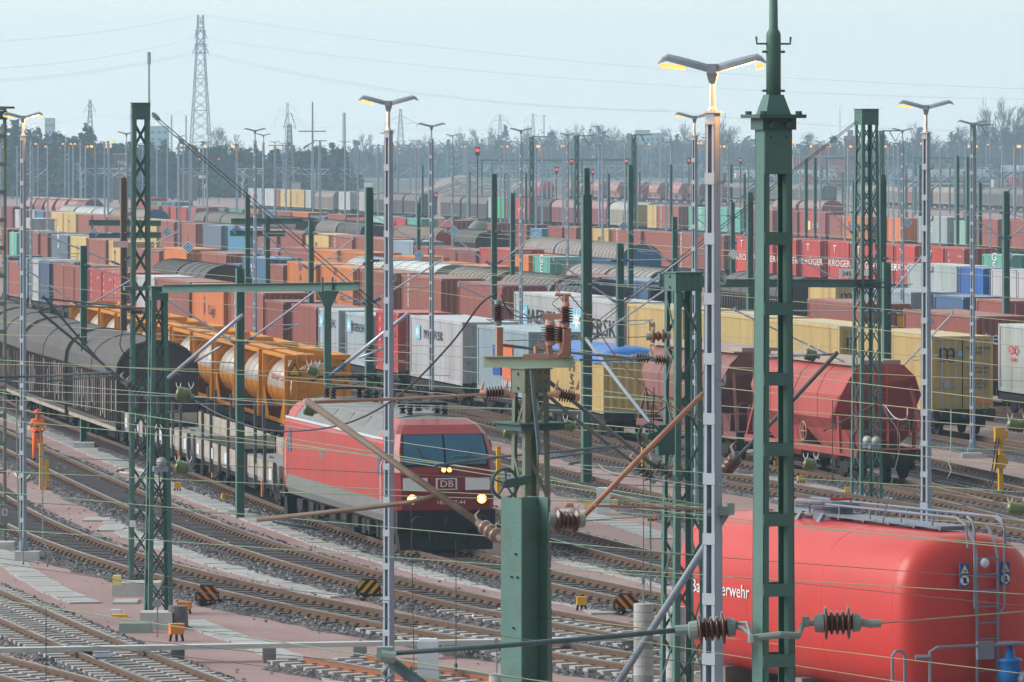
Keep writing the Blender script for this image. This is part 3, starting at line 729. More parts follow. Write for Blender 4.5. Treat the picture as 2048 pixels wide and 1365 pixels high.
# ---- round tank wagon
def tankw(col, L_, near=False):
    c, rf, wd = VPAL[col]; c = jit(c, _rr); L_ = max(8, round(L_ * 2) / 2)
    def far():
        m = MB(); m.sm = True; h = L_ / 2 - .7; rr = 1.45
        m.lathe((0, -h - .35, 2.75), (0, h, 2.75), [(0, .05), (.06, rr * .55), (.2, rr * .85), (.42, rr), (2 * h + .28, rr), (2 * h + .5, rr * .85), (2 * h + .64, rr * .55), (2 * h + .7, .05)], 28)
        m.sm = False
        for k in range(1, int(L_ / 1.7)):
            y = -h + k * 1.7
            m.lathe((0, y, 2.75), (0, y + 1, 2.75), [(0, rr), (.005, rr + .03), (.06, rr + .03), (.065, rr)], 28)
        m.cur = 1; m.box((0, 0, 4.26), (.8, 2 * h, .06)); m.lathe((0, 0, 4.1), (0, 0, 5), [(0, .4), (.3, .4), (.34, .3)], 12)
        m.cur = 2; m.box((0, 0, 1.05), (1.9, L_, .3)); buffers(m, -L_ / 2)
        for y in (-h + .4, 0, h - .4): m.box((0, y, 1.4), (2.1, .25, .5))
        for y in (-L_ / 2 + 2, L_ / 2 - 2):
            bogie_frame_bm(m, y)
            for d in (-.9, .9): wheelset_bm(m, y + d)
        return m.mesh('tank_wagon', [bodyp, roofw, steel_dark])
    return obj('tank_wagon', cached(('tank', L_), far), color=c, roof=rf)
# ---- tank container (frame plus barrel)
def tankcont(label, L_=6.1, grey=False):
    r = empty('tank_container'); h = L_ / 2; Z = 2.55
    def fr():
        m = MB()
        for e in (-1, 1):
            for s in (-1, 1):
                m.box((s * 1.15, e * (h - .07), Z / 2), (.14, .14, Z))
                m.bar((s * 1.12, e * (h - .1), .75), (s * .5, e * (h - .1), .08), .1, .08); m.bar((s * 1.12, e * (h - .1), 1.9), (s * .55, e * (h - .1), Z - .1), .1, .08)
            for z in (.08, Z - .09): m.box((0, e * (h - .07), z), (2.2, .13, .18))
            # end plate with a round cut for the barrel
            n = 20; rr = 1.02
            for k in range(n):
                a, b = 2 * math.pi * k / n, 2 * math.pi * (k + 1) / n
                def outp(t):
                    c_, s_ = math.cos(t), math.sin(t); q = min(1.1 / max(abs(c_), 1e-6), 1.19 / max(abs(s_), 1e-6)); return (c_ * q, s_ * q)
                pa, pb = outp(a), outp(b)
                m.add([(rr * math.cos(a), e * (h - .05), 1.27 + rr * math.sin(a)), (rr * math.cos(b), e * (h - .05), 1.27 + rr * math.sin(b)), (pb[0], e * (h - .05), 1.27 + pb[1]), (pa[0], e * (h - .05), 1.27 + pa[1])], [(0, 1, 2, 3)])
        for s in (-1, 1):
            for z in (.08, Z - .06): m.box((s * 1.17, 0, z), (.09, L_ - .2, .12))
            for e in (-1, 1): m.poly([(s * 1.16, e * (h - .1), .1), (s * 1.16, e * (h - 1.5), .1), (s * 1.16, e * (h - .1), 1.25)], .03, (s, 0, 0))
        m.box((-.55, 0, Z + .0), (.45, L_ - .3, .04)); m.box((.8, -h + .6, Z - .02), (.6, .9, .05))
        for k in range(9): m.bar((-1.05, -h + .4 + k * .62, Z - .05), (-.5, -h + .7 + k * .62, Z + .02), .05, .03)
        # end ladder
        for x in (-.75, -.4): m.tube([(x, -h - .02, .1), (x, -h - .02, Z)], .025, 5)
        for k in range(7): m.tube([(-.75, -h - .02, .25 + k * .35), (-.4, -h - .02, .25 + k * .35)], .018, 5)
        return m.mesh('frame', [orange_fr])
    def br():
        m = MB(); m.sm = True
        m.lathe((0, -h + .02, 1.27), (0, h, 1.27), [(0, .05), (.05, .6), (.15, .92), (.32, 1.08), (L_ - .36, 1.08), (L_ - .19, .92), (L_ - .09, .6), (L_ - .04, .05)], 28)
        m.sm = False
        for y in (-h / 2, 0, h / 2): m.lathe((0, y, 1.27), (0, y + 1, 1.27), [(0, 1.08), (.004, 1.1), (.08, 1.1), (.084, 1.08)], 28)
        m.lathe((0, -.3, 2.25), (0, -.3, 3), [(0, .3), (.24, .3), (.26, .24)], 12); m.lathe((0, 1.2, 2.25), (0, 1.2, 3), [(0, .14), (.24, .14), (.26, .1)], 10)
        for i, f in enumerate(m.f):
            zc = sum(m.v[j][2] for j in f) / len(f); m.m[i] = 1 if zc < 1.2 or zc > 2.28 else 0
        return m.mesh('barrel', [tank_sil if not grey else tank_grey, orange_fr])
    obj('frame', cached(('tcf', L_), fr), r); obj('barrel', cached(('tcb', L_, grey), br), r)
    if not grey:
        m = MB(); m.box((0, -h + .03, 1.27), (1.9, .05, 1.5)); m.build('end_panel', orange_fr, r)
    tag(r, label, 'tank container', 'tank containers on the train beside the brown vans')
    return r
# ================================================================ TRAINS STANDING IN THE YARD
ORD = 'first second third fourth fifth sixth seventh eighth ninth tenth eleventh twelfth thirteenth fourteenth fifteenth sixteenth seventeenth eighteenth nineteenth twentieth twenty-first twenty-second twenty-third twenty-fourth twenty-fifth twenty-sixth twenty-seventh twenty-eighth twenty-ninth thirtieth thirty-first thirty-second thirty-third thirty-fourth thirty-fifth'.split()
CTX = {
 'HS': [('HAMBURG SÜD', .34, white_m, .80, .52, True)], 'MAE': [('MAERSK', 1.0, darkblue, -.05, .60, False, 1.15), ('box', 1.05, inkcyan, .78, .62)], 'MAES': [('MAERSK', .55, darkblue, .1, .72, False, 1.3), ('box', .6, inkcyan, .85, .74)], 'MAE2': [('box', 1.25, inkcyan, .72, .62), ('MAERSK', 1.15, darkblue, -.2, .55, False, 1.2)],
 'MSCV': [('MSC', .62, darkblue, .1, .5, True, 1.0)], 'CMA': [('CMA CGM', .8, white_m, .1, .45, True)], 'TRI': [('TRITON', .5, white_m, .75, .5, True)], 'KW': [('KRÖGER', .72, white_m, -.15, .42, False, 1.25), ('T', .8, white_m, .4, .8, False)], 'HAP': [('Hapag', .7, inkblue, .1, .5, True, 1.0), ('rips', .5, darkblue, -.4, .38, False)],
 'CAI': [('Caigh', .7, darkblue, -.35, .50, False), ('i', 1.5, inkblue, .25, .58, False)], 'MSCS': [('MSC', .5, darkblue, .5, .12, False)], 'NUM': [('T 4 8 2', .26, white_m, .7, .6, True), ('2 2 G 1', .2, white_m, -.75, .8, False)], 'APL': [('APL', .7, white_m, .3, .75, False)], 'UNI': [('UNI', .9, white_m, -.3, .45, False), ('box', .8, MATS['pale_yellow'], .3, .45)], 'OOC': [('LOGO', .0, white_m, 0, 0, False)],
 'RED': [('C', 1.1, inkred, .5, .62, False)], 'RAI': [('rail', .55, white_m, 0, .5, False)], 'RED2': [('OO', .55, inkred, .45, .62, False), ('cean', .3, inkred, .45, .5, False)], 'CGL': [('CL', .8, white_m, .1, .5, False)], 'GEL': [('GELD', .8, white_m, 0, .55, True)], 'TEX': [('Triton', .5, white_m, .6, .5, True)],
 'NPL': [('nplex', .72, white_m, -.35, .20, False), ('box', 1.0, inkblue, .25, .50), ('box', 1.25, inkorange, -.28, .50)], 'DHL': [('H', 1.5, inkblue, .4, .55, False), ('DU', 1.2, inkblue, -.1, .5, False)]}
def marks(root, key, L_, Hc):
    for t in CTX.get(key, ()):
        s, size, m, fy, fz = t[:5]; vert = t[5] if len(t) > 5 else False
        if s == 'box':
            b = MB(); b.box((-1.242, fy * L_ / 2 * .8, Hc * fz), (.01, size * 1.6 if m is not inkcyan else size * 2.0, size * (1.25 if m is not inkcyan else 1.0))); b.build('painted_emblem', m, root)
            if m is inkcyan:
                b = MB(); c = Vector((-1.248, fy * L_ / 2 * .8, Hc * fz)); q = []
                for k in range(14):
                    a = math.pi / 2 + k * math.pi / 7; rr = size * (.46 if k % 2 == 0 else .2); q.append(c + Vector((0, -rr * math.cos(a) * 1.6, rr * math.sin(a))))
                b.poly(q, .006, (-1, 0, 0)); b.build('painted_star', white_m, root)
            continue
        if size < .01: continue
        if vert:
            for k, ch in enumerate(s):
                if ch == ' ': continue
                lettering(ch, size, m, root, (-1.243, fy * L_ / 2 * .8, Hc * fz + (len(s) / 2 - k - .5) * size * .82), SIDE, sx_=2.2)
        else: lettering(s, size, m, root, (-1.243, fy * L_ / 2 * .8, Hc * fz), SIDE, sx_=(t[6] if len(t) > 6 else 1.0) * 1.7)
def end_marks(root, kind, L_, Hc):
    y = -L_ / 2 - .005
    if kind == 'MSC':
        lettering('m', .85, darkblue, root, (-.62, y - .02, Hc * .80), ENDF, sx_=1.1); lettering('SC', .42, darkblue, root, (-.62, y - .02, Hc * .70), ENDF, sx_=1.3)
        lettering('MEDU 067067', .17, darkblue, root, (.62, y - .02, Hc * .84), ENDF); lettering('45G1', .17, darkblue, root, (.62, y - .02, Hc * .78), ENDF)
        for k, z in enumerate((.58, .52, .42, .37, .32)): lettering(['MAX.WT 30480', 'TARE 3900 KG', 'NET 26580 KG', 'CU.CAP 76.2', '2690 CU.FT'][k], .13, darkblue, root, (.62, y - .02, Hc * z), ENDF)
        b = MB(); b.box((.86, y - .01, Hc * .15), (.5, .02, .22)); b.build('warning_plate', orange_m, root)
        b = MB(); b.box((-.1, y - .01, Hc * .77), (.16, .02, .2)); b.build('placard', inkcyan, root)
        b = MB(); b.box((-.62, y - .01, Hc * .36), (.26, .02, .26)); b.build('data_plate', MATS['galvanised_bar'], root)
    elif kind == 'tex': lettering('tex', .95, white_m, root, (-.3, y - .02, Hc * .68), ENDF, sx_=1.0)
    elif kind == 'el': lettering('el', .7, white_m, root, (.1, y - .03, Hc * .62), ENDF)
    elif kind == 'panel':
        for x, z, w_, q in ((-.1, .55, .36, .24), (.5, .55, .36, .24), (-.1, .38, .36, .24), (.5, .38, .36, .24), (.3, .85, 1.1, .12)): b = MB(); b.box((x, y - .02, Hc * z), (w_, .02, q)); b.build('white_panel', white_m, root)
    elif kind == 'yel':
        b = MB(); b.box((.75, y - .03, Hc * .72), (.5, .03, .5)); b.build('yellow_plate', yellow, root)
    elif kind == 'rail':
        b = MB(); b.box((.3, y - .03, Hc * .7), (.9, .03, .35)); b.build('name_plate', inkred, root)
ROWS = {}; _lab = {}
def words_of(kind, col): 
    if kind == 'c': return PAL[col][2] + ' container'
    return VPAL[col][2] + {'v': ' covered van', 'h': ' hopper wagon', 't': ' tank wagon'}[kind]
def row(name, desc, anchor, vp, items, ridge=False, wagons=True, rails=True, ext=(0, 30), near_d=430):
    z = anchor[2]; a = math.atan((CX - vp) / F); A = P(*anchor)
    d = Vector((-math.sin(a), math.cos(a), 0)); n = Vector((math.cos(a), math.sin(a), 0)); A.z = 0
    if ridge: A = A - n * 1.4
    def s_at(x): m = (x - CX) / F; return (A.x - m * A.y) / (math.sin(a) + m * math.cos(a))
    made = []
    for it in items:
        kind, col, xl, xr = it[:4]; o = it[4] if len(it) > 4 else {}
        s0, s1 = s_at(xr), s_at(xl); L_ = s1 - s0
        wdt = 2.44 if kind == 'c' else 2.8
        if kind == 'c': L_ = min(max(L_, 3), 13.9)
        else: L_ = min(max(L_, 6), 24)
        L_ = round(L_ * 2) / 2
        c = A + d * (s0 + L_ / 2) + n * wdt / 2
        near = c.y < near_d
        if kind == 'c':
            zt = o.get('zt', z); Hc = round(zt - 1.22 - (.3 if o.get('lo') else 0), 1)
            r = container(col, L_, Hc, near, o.get('end', 'door')); r.location = (c.x, c.y, 1.22); r.rotation_euler = (0, 0, a)
            if 'tx' in o: marks(r, o['tx'], L_, Hc)
            if 'em' in o: end_marks(r, o['em'], L_, Hc)
            if wagons:
                Lw = L_ + .6
                if near:
                    f = empty('container_wagon', (c.x, c.y, 0), a); k = round(Lw * 2) / 2
                    obj('frame', cached(('fm', k), lambda: flat_mesh(k)), f)
                    for y in (-k / 2 + 1.9, k / 2 - 1.9): add_bogie(f, y)
                else: f = obj('container_wagon', cached(('fa', round(Lw)), lambda: flat_all(round(Lw))), None, (c.x, c.y, 0), a)
                made.append((f, 'wagon', None, o, c))
        elif kind == 'v': r = van(col, L_, near, o.get('rib', 1.2), o.get('ze', 3.15), o.get('zr', 4.2)); r.location = c; r.rotation_euler = (0, 0, a)
        elif kind == 'h': r = hopper(col, L_, near); r.location = c; r.rotation_euler = (0, 0, a)
        elif kind == 't': r = tankw(col, L_, near); r.location = c; r.rotation_euler = (0, 0, a)
        made.append((r, kind, col, o, c))
    ws = [m for m in made if m[1] != 'wagon']
    gname = desc
    for k, m in enumerate(ws):
        r, kind, col, o, c = m; w_ = words_of(kind, col)
        nb = [words_of(ws[j][1], ws[j][2]).replace(' container', '').replace(' covered van', ' van') if 0 <= j < len(ws) else None for j in (k - 1, k + 1)]
        if 'lab' in o: lab = o['lab']
        elif nb[0] and nb[1]: lab = f'{w_} between {nb[0]} and {nb[1]}, {desc}'
        elif nb[1]: lab = f'{w_} at the far end, next to {nb[1]}, {desc}'
        elif nb[0]: lab = f'{w_} at the near end, next to {nb[0]}, {desc}'
        else: lab = f'{w_}, {desc}'
        if len(lab.split()) > 16 or lab in LABELS:
            lab = f'{w_}, {ORD[len(ws) - 1 - k]} from the near end, {desc}'
        while len(lab.split()) > 16: lab = ' '.join(lab.split()[:16])
        tag(r, lab, {'c': 'container', 'v': 'covered van', 'h': 'hopper wagon', 't': 'tank wagon'}[kind], {'c': 'containers standing on the trains', 'v': 'covered vans in the trains', 'h': 'hopper wagons in the trains', 't': 'tank wagons in the trains'}[kind])
        for f in made:
            if f[1] == 'wagon' and f[4] is c:
                lb = f'dark flat wagon under the {w_}, {desc}'
                if lb in LABELS or len(lb.split()) > 16: lb = f'dark flat wagon, {ORD[len(ws) - 1 - k]} from the near end, {desc}'
                tag(f[0], lb, 'flat wagon', 'flat wagons under the containers')
    if rails and ws:
        ln = Line(A + n * (1.22 if ws[0][1] == 'c' else 1.4), a)
        y0 = min(m[4].y for m in ws) - 9 - ext[0]; y1 = max(m[4].y for m in ws) + 9 + ext[1]
        track(ln, y0, y1, 'steel', 'track under the ' + desc, detail=1 if y0 < 330 else 0, bal=1.9)
    ROWS[name] = (A, a, d, n, s_at)
    return made
lo = {'lo': 1}
def T(k, **o): return dict(tx=k, **o)
# --- nearest container trains
row('A0', 'train with the blue tarpaulin', (821, 631, 3.9), -1468, [
  ('c', 'blue', 5, 16), ('c', 'brown', 17, 38, lo), ('c', 'bgrey', 39, 54, T('CMA')), ('c', 'white', 63, 77), ('c', 'navy', 78, 98, {}), ('c', 'brown', 105, 126), ('c', 'brown2', 127, 147), ('c', 'brown', 148, 163), ('c', 'dred', 177, 202, T('NUM')), ('c', 'dred', 203, 226, T('NUM')), ('c', 'dred', 227, 247, T('NUM')),
  ('c', 'white', 273, 309), ('c', 'brown', 313, 378, {'end': 'plain'}), ('c', 'orange', 384, 447, T('CAI', end='plain')), ('c', 'brown', 458, 526, dict(tx='TRI', end='plain')), ('c', 'brown2', 531, 566, {'lo': 1, 'em': 'yel', 'end': 'plain'}), ('c', 'brown', 583, 632, {'lo': 1, 'end': 'plain'}),
  ('c', 'grey', 637, 677, T('MAES', lo=1)), ('c', 'grey', 693, 741, T('MAES', lo=1)), ('c', 'red', 751, 796, {'em': 'el', 'tx': 'NUM'}), ('c', 'white', 821, 925, T('MAES')), ('c', 'bgrey', 952, 1057, T('NPL')), ('c', 'yellow', 1091, 1207, {'zt': 3.4, 'end': 'plain', 'tx': 'MSCV', 'lab': 'rust-streaked yellow open-top container with corrugated end under the blue tarpaulin'})], near_d=500)
row('A', 'train of yellow containers', (1864, 674.5, 4.1), -1650, [
  ('c', 'white', 1028, 1127, T('MAE', end='plain')), ('c', 'white', 1135, 1231, T('MAE2')), ('c', 'yellow', 1255, 1365, T('MSCV')), ('c', 'yellow', 1383, 1512, T('MSCS')), ('c', 'yellow', 1535, 1679, T('MSCS', em='MSC')), ('c', 'yellow', 1716, 1864, {'em': 'MSC', 'lab': 'nearest yellow container with black lettering on its double doors and lock bars'})], ext=(40, 30), near_d=500)
row('B', 'train right behind the blue-tarpaulin train', (918, 563, 4.1), -1400, [
  ('c', 'brown', 3, 15), ('c', 'teal', 19, 33, {'lo': 1, 'tx': 'GEL'}), ('c', 'grey', 39, 52), ('c', 'brown', 64, 76, {}), ('c', 'brown2', 80, 95), ('c', 'steel', 102, 135, T('CMA')), ('c', 'yellow', 140, 172, T('MSCV')), ('c', 'brown', 176, 211), ('c', 'yellow', 217, 245, T('MSCV')), ('c', 'brown', 274, 318, {'lo': 1}), ('c', 'orange', 328, 373),
  ('c', 'brown', 403, 452, {'end': 'plain'}), ('c', 'navy', 455, 477, {'zt': 3.5}), ('c', 'blue', 484, 531, T('APL')), ('c', 'brown', 539, 566, {'lo': 1}), ('c', 'orange', 575, 632, T('HAP', end='plain')), ('c', 'orange', 641, 706, T('HAP', end='plain')), ('c', 'brown', 720, 787, T('HS', end='plain')), ('c', 'brown', 805, 882, T('HS', end='plain')), ('c', 'brown', 918, 1004, {'end': 'plain', 'em': 'yel'})], near_d=520)
row('G', 'between the rust-red trains at the lattice mast', (357, 519, 4.2), -1500, [('v', 'v_brown', 305, 352), ('v', 'v_brown', 356, 410, {'rib': 2.4})], ridge=True, near_d=480)
row('E', 'row with the white-roofed vans', (891, 528, 4.2), -1450, [('v', 'v_white', 690, 758), ('v', 'v_white', 764, 866, {'rib': 3}), ('v', 'v_grey', 893, 985), ('v', 'v_grey', 998, 1100), ('v', 'v_brown', 1108, 1160)], ridge=True, near_d=520)
row('E2', 'beside the ribbed grey vans', (1205, 556, 3.9), -1500, [('c', 'brown', 1141, 1196, {'end': 'plain'}), ('c', 'blue', 1205, 1296, {'end': 'open'})], near_d=520)
row('D', 'train behind the white-roofed vans', (682, 503, 3.9), -2000, [('c', 'blue', 499, 530, lo), ('c', 'brown', 540, 556, lo), ('c', 'brown', 562, 617), ('c', 'orange', 628, 674, {'end': 'plain'}), ('c', 'orange', 682, 735), ('c', 'orange', 780, 830), ('c', 'orange', 822, 888, {'lo': 1, 'end': 'plain'}), ('c', 'orange', 893, 966, {'lo': 1, 'end': 'plain'})], near_d=520)
row('F1', 'row of ribbed grey roofs', (1164, 525, 4.2), -1900, [('v', 'v_blue', 1134, 1205), ('v', 'v_blue', 1212, 1296)], ridge=True, near_d=520)
row('F2', 'long row of ribbed grey roofs', (1200, 483, 4.2), -1300, [('v', 'v_blue', 1050, 1108), ('v', 'v_blue', 1112, 1160), ('v', 'v_blue', 1166, 1247)], ridge=True)
row('R3', 'long mid-yard container row', (363, 446, 4.1), -1480, [
  ('c', 'yellow', 102, 125, T('MSCV')), ('c', 'yellow', 127, 152, T('MSCV')), ('c', 'brown', 156, 182), ('c', 'brown', 186, 213), ('c', 'brown', 216, 245), ('c', 'yellow', 260, 278), ('c', 'yellow', 282, 313), ('c', 'brown', 317, 348, {'end': 'plain'}), ('c', 'brown', 363, 391, {'end': 'plain'}), ('c', 'steel', 406, 442, {'em': 'rail'}), ('c', 'cyan', 455, 492), ('c', 'brown', 513, 553), ('c', 'brown', 561, 604, {'end': 'plain'}), ('c', 'yellow', 612, 657, T('MSCV')), ('c', 'brown', 662, 704, T('HS')), ('c', 'brown', 712, 768), ('c', 'bgrey', 785, 826, {}), ('c', 'brown', 829, 856, lo), ('c', 'brown', 868, 911, lo), ('c', 'brown2', 914, 951, lo), ('c', 'dred', 959, 1021, {}), ('c', 'orange', 1025, 1057, {'lo': 1, 'end': 'plain'}), ('c', 'teal', 1066, 1100, {'lo': 1, 'tx': 'GEL', 'lab': 'turquoise container with a white door notice, near end of the mid-yard row'})])
row('R2', 'short row beside the lamp mast', (36, 436, 4.0), -1500, [('c', 'white', 38, 62, T('RED'))])
row('I', 'row of ribbed roofs in mid-yard', (401, 421, 4.2), -1400, [('v', 'v_grey', 388, 408), ('v', 'v_grey', 412, 440), ('v', 'v_grey', 443, 495), ('v', 'v_brown', 535, 592), ('v', 'v_grey', 632, 672), ('v', 'v_brown', 676, 718)], ridge=True)
row('I2', 'row with the grey tank wagon', (800, 449, 4.2), -1500, [('v', 'v_black', 690, 722), ('v', 'v_red', 789, 873), ('v', 'v_black', 905, 952)], ridge=True)
row('I3', 'behind the black van', (912, 437, 4.2), -1500, [('t', 't_grey', 900, 938, {'lab': 'round grey tank wagon with ringed barrel behind the red-ended van'})], ridge=True)
row('Hh', 'long row with the red lettered containers', (1030, 449, 4.1), -1798, [
  ('c', 'white', 366, 379, {}), ('c', 'brown', 405, 417), ('c', 'steel', 437, 449), ('c', 'green', 458, 485, {'end': 'plain'}), ('c', 'orange', 498, 516), ('c', 'blue', 525, 549, {}), ('c', 'brown', 553, 581), ('c', 'orange', 585, 616, {}), ('c', 'steel', 621, 650, lo), ('c', 'brown', 655, 690), ('c', 'brown', 693, 728, lo), ('c', 'mint', 744, 768, {}), ('c', 'dred', 786, 811), ('c', 'teal', 814, 842, {}), ('c', 'brown', 876, 904), ('c', 'brown', 974, 995, {}), ('c', 'brown2', 1030, 1053, {}), ('c', 'cyan', 1060, 1083, {'lo': 1}), ('c', 'brown', 1095, 1124), ('c', 'brown', 1128, 1152), ('c', 'yellow', 1184, 1217, T('MSCV')), ('c', 'brown', 1225, 1281, T('HS')), ('c', 'brown', 1289, 1345), ('c', 'brown', 1357, 1388, T('HS')), ('c', 'brown2', 1392, 1448, {}),
  ('c', 'red', 1471, 1508, T('KW')), ('c', 'red', 1516, 1545, T('KW')), ('c', 'red', 1554, 1592, T('KW')), ('c', 'red', 1603, 1640, T('KW')), ('c', 'red', 1658, 1697, T('KW')), ('c', 'red', 1699, 1750, T('KW')), ('c', 'red', 1755, 1786, T('KW')), ('c', 'red', 1789, 1829, T('KW')), ('c', 'red', 1849, 1886, T('KW')), ('c', 'dred', 1889, 1928, T('NUM')), ('c', 'teal', 1967, 2013, {'tx': 'GEL', 'lo': 1})])
row('J2', 'row behind the red lettered containers', (1315, 412, 4.0), -1585, [
  ('c', 'yellow', 1268, 1276), ('c', 'yellow', 1294, 1313), ('c', 'brown', 1315, 1357, T('HS')), ('c', 'teal', 1377, 1425, T('GEL')), ('c', 'teal', 1430, 1480, {}), ('c', 'brown', 1500, 1545), ('c', 'brown2', 1560, 1594), ('c', 'dred', 1600, 1650, T('UNI')), ('c', 'brown', 1658, 1682, lo), ('c', 'orange', 1685, 1735, T('DHL', lo=1)), ('c', 'orange', 1776, 1808, {'lo': 1, 'end': 'plain'}), ('c', 'grey', 1835, 1894, T('CGL')), ('c', 'mint', 1908, 1930, lo), ('c', 'brown', 1931, 1995, {}), ('c', 'brown', 2021, 2062)])
row('J', 'back row before the dark wood', (496.5, 377, 4.1), -1690, [
  ('c', 'white', 497, 512, T('RED')), ('c', 'grey', 513, 523), ('c', 'white', 528, 548, T('RED')), ('c', 'brown', 553, 559), ('c', 'yellow', 561, 580, T('MSCV')), ('c', 'yellow', 583, 608, T('MSCV')), ('c', 'white', 611, 622), ('v', 'v_tan', 630, 667, {'rib': .9}), ('c', 'white', 677, 700, T('RED')), ('c', 'white', 714, 734, T('RED')), ('v', 'v_grey', 748, 780, {'rib': .9}), ('v', 'v_grey', 783, 805, {'rib': .9}), ('v', 'v_grey', 808, 838, {'rib': .9}), ('v', 'v_grey', 882, 920, {'rib': .9}), ('v', 'v_grey', 924, 974, {'rib': .9}), ('c', 'white', 976, 993), ('c', 'bgreen', 994, 1008), ('c', 'brown', 1010, 1026), ('c', 'red', 1030, 1059, {'tx': 'KW', 'em': 'panel'}), ('v', 'v_brown', 1070, 1100), ('v', 'v_pink', 1104, 1155), ('v', 'v_pink', 1161, 1213), ('v', 'v_cream', 1220, 1290, {'rib': .9}), ('v', 'v_grey', 1296, 1376, {'rib': .9})])
row('K', 'far hopper train', (1179, 364, 4.1), -1900, [('h', 'h_pink', 1130, 1152), ('h', 'h_pink', 1156, 1176), ('h', 'h_pink', 1179, 1202), ('h', 'h_pink', 1213, 1238), ('h', 'h_red', 1262, 1284), ('h', 'h_pink', 1294, 1319), ('h', 'h_pink', 1334, 1362), ('h', 'h_dark', 1372, 1400), ('h', 'h_pink', 1410, 1440)], ridge=False)
row('K0', 'beside the far hopper train', (1045, 362, 4.2), -1900, [('t', 't_brown', 1022, 1042), ('t', 't_pink', 1046, 1068), ('t', 't_red', 1072, 1082), ('v', 'v_pink', 1046, 1080)], ridge=True)
row('Lr', 'far right train of ribbed vans', (1755, 371, 4.2), -1900, [('v', 'v_grey', 1450, 1500), ('v', 'v_grey', 1509, 1570, {'rib': .9}), ('v', 'v_grey', 1576, 1645, {'rib': .9}), ('v', 'v_tan', 1700, 1748), ('v', 'v_tan', 1755, 1812), ('v', 'v_pink', 1816, 1862), ('v', 'v_tan', 1866, 1911), ('v', 'v_grey', 1916, 1960, {'rib': .8}), ('v', 'v_grey', 1963, 2014, {'rib': .8}), ('v', 'v_grey', 2018, 2070, {'rib': .8})], ridge=True)
row('L2', 'purplish vans before the ribbed vans', (1640, 401, 4.2), -1700, [('v', 'v_pink', 1545, 1592), ('v', 'v_pink', 1598, 1645)], ridge=True)
row('N', 'far left hopper row', (70, 397, 4.1), -2300, [('h', 'h_pink', 52, 66), ('h', 'h_dark', 68, 86), ('h', 'h_pink', 88, 106), ('h', 'h_pink', 110, 128), ('h', 'h_pink', 132, 152), ('h', 'h_dark', 156, 168)])
row('N2', 'far left row of pale ribbed roofs', (150, 411, 4.2), -2100, [('v', 'v_cream', 118, 146, {'rib': .9}), ('v', 'v_white', 150, 182, {'rib': .9}), ('v', 'v_white', 186, 218, {'rib': .9}), ('v', 'v_tan', 222, 255, {'rib': .9}), ('v', 'v_blue', 262, 288)], ridge=True)
row('N3', 'far left mixed row', (98, 424, 3.9), -1900, [('c', 'white', 30, 39, {}), ('c', 'brown', 41, 53), ('c', 'grey', 58, 69), ('c', 'blue', 72, 87, {}), ('c', 'brown', 90, 100)])
row('N4', 'far left corner row', (24, 414, 4.1), -1500, [('c', 'maroon', 2, 25, {'end': 'plain', 'lab': 'maroon container with a yellow star, at the far left corner of the yard'})])
row('N5', 'far rows left of the back row', (300, 397, 4.0), -2000, [('c', 'dred', 276, 300, {'end': 'plain'})])
row('N6', 'small bright containers beside the wood', (302, 403, 3.9), -2000, [('c', 'steel', 302, 311), ('c', 'green', 312, 323), ('c', 'navy', 325, 339), ('c', 'blue', 342, 350)])
row('N7', 'rust row before the small bright containers', (302, 412, 4.0), -1800, [('c', 'brown', 301, 318, {'end': 'plain'}), ('c', 'brown', 325, 337), ('c', 'dred', 340, 352), ('c', 'dred', 356, 373), ('c', 'pink', 376, 392)])
# --- right-hand middle trains
row('Q', 'train at the right with dark van', (1727, 577, 4.0), -1305, [('v', 'v_black', 1440, 1505, {'rib': 2.4}), ('v', 'v_black', 1512, 1575, {'rib': 2.4}), ('c', 'yellow', 1616, 1671, T('MSCS', em='MSC')), ('c', 'bgrey', 1727, 1822, {}), ('c', 'blue', 1866, 1926, {'lab': 'blue container with a white splash mark, second from the near end at the right'}), ('c', 'brown', 1953, 2014)], near_d=480)
row('Rr', 'rust train before the yellow containers', (1808, 619, 4.1), -1250, [('c', 'brown', 1613, 1722, {'em': 'yel', 'end': 'plain'}), ('c', 'brown', 1808, 1953, {'em': 'tex', 'end': 'plain', 'lab': 'rust-brown container with white lettering on its dark end, beside the nearest yellow one'})], near_d=480)
row('S', 'at the right edge of the yard', (1994, 648, 4.0), -1500, [('c', 'white', 1995, 2095, {'tx': 'RED2', 'lab': 'off-white container with a red mark, cut by the right edge of the photo'})], near_d=480)
row('Pp', 'short pale and blue row at the right', (1814, 527, 4.0), -1700, [('c', 'grey', 1818, 1913, {}), ('c', 'dblue', 1916, 1966, {}), ('c', 'white', 1981, 2032), ('c', 'white', 2036, 2080)], near_d=480)
# blue tarpaulin hood over the rusty yellow container
A, a, d, n, s_at = ROWS['A0']
s0, s1 = s_at(1207), s_at(1091); Lc = s1 - s0
m = MB(); rnd = random.Random(5); rings = []
for k in range(15):
    y = -Lc / 2 + Lc * k / 14; hgt = .24 + .06 * math.sin(k * 1.7) + rnd.uniform(-.05, .05)
    if k in (0, 14): hgt *= .55
    rings.append([Vector((x * 1.27, y, 3.44 + hgt * max(0, 1 - abs(x) ** 2.4) + (-.34 + rnd.uniform(-.05, .05) if abs(x) == 1 else 0))) for x in (-1, -.97, -.75, -.45, -.15, .15, .45, .75, .97, 1)])
m.sm = True; m.loft(rings, True, True, False)
c = A + d * (s0 + Lc / 2) + n * 1.22
tag(m.build('tarpaulin', tarp_blue, None, (c.x, c.y, 0), a), 'bulging blue tarpaulin hood roped over the rusty yellow container', 'tarpaulin')
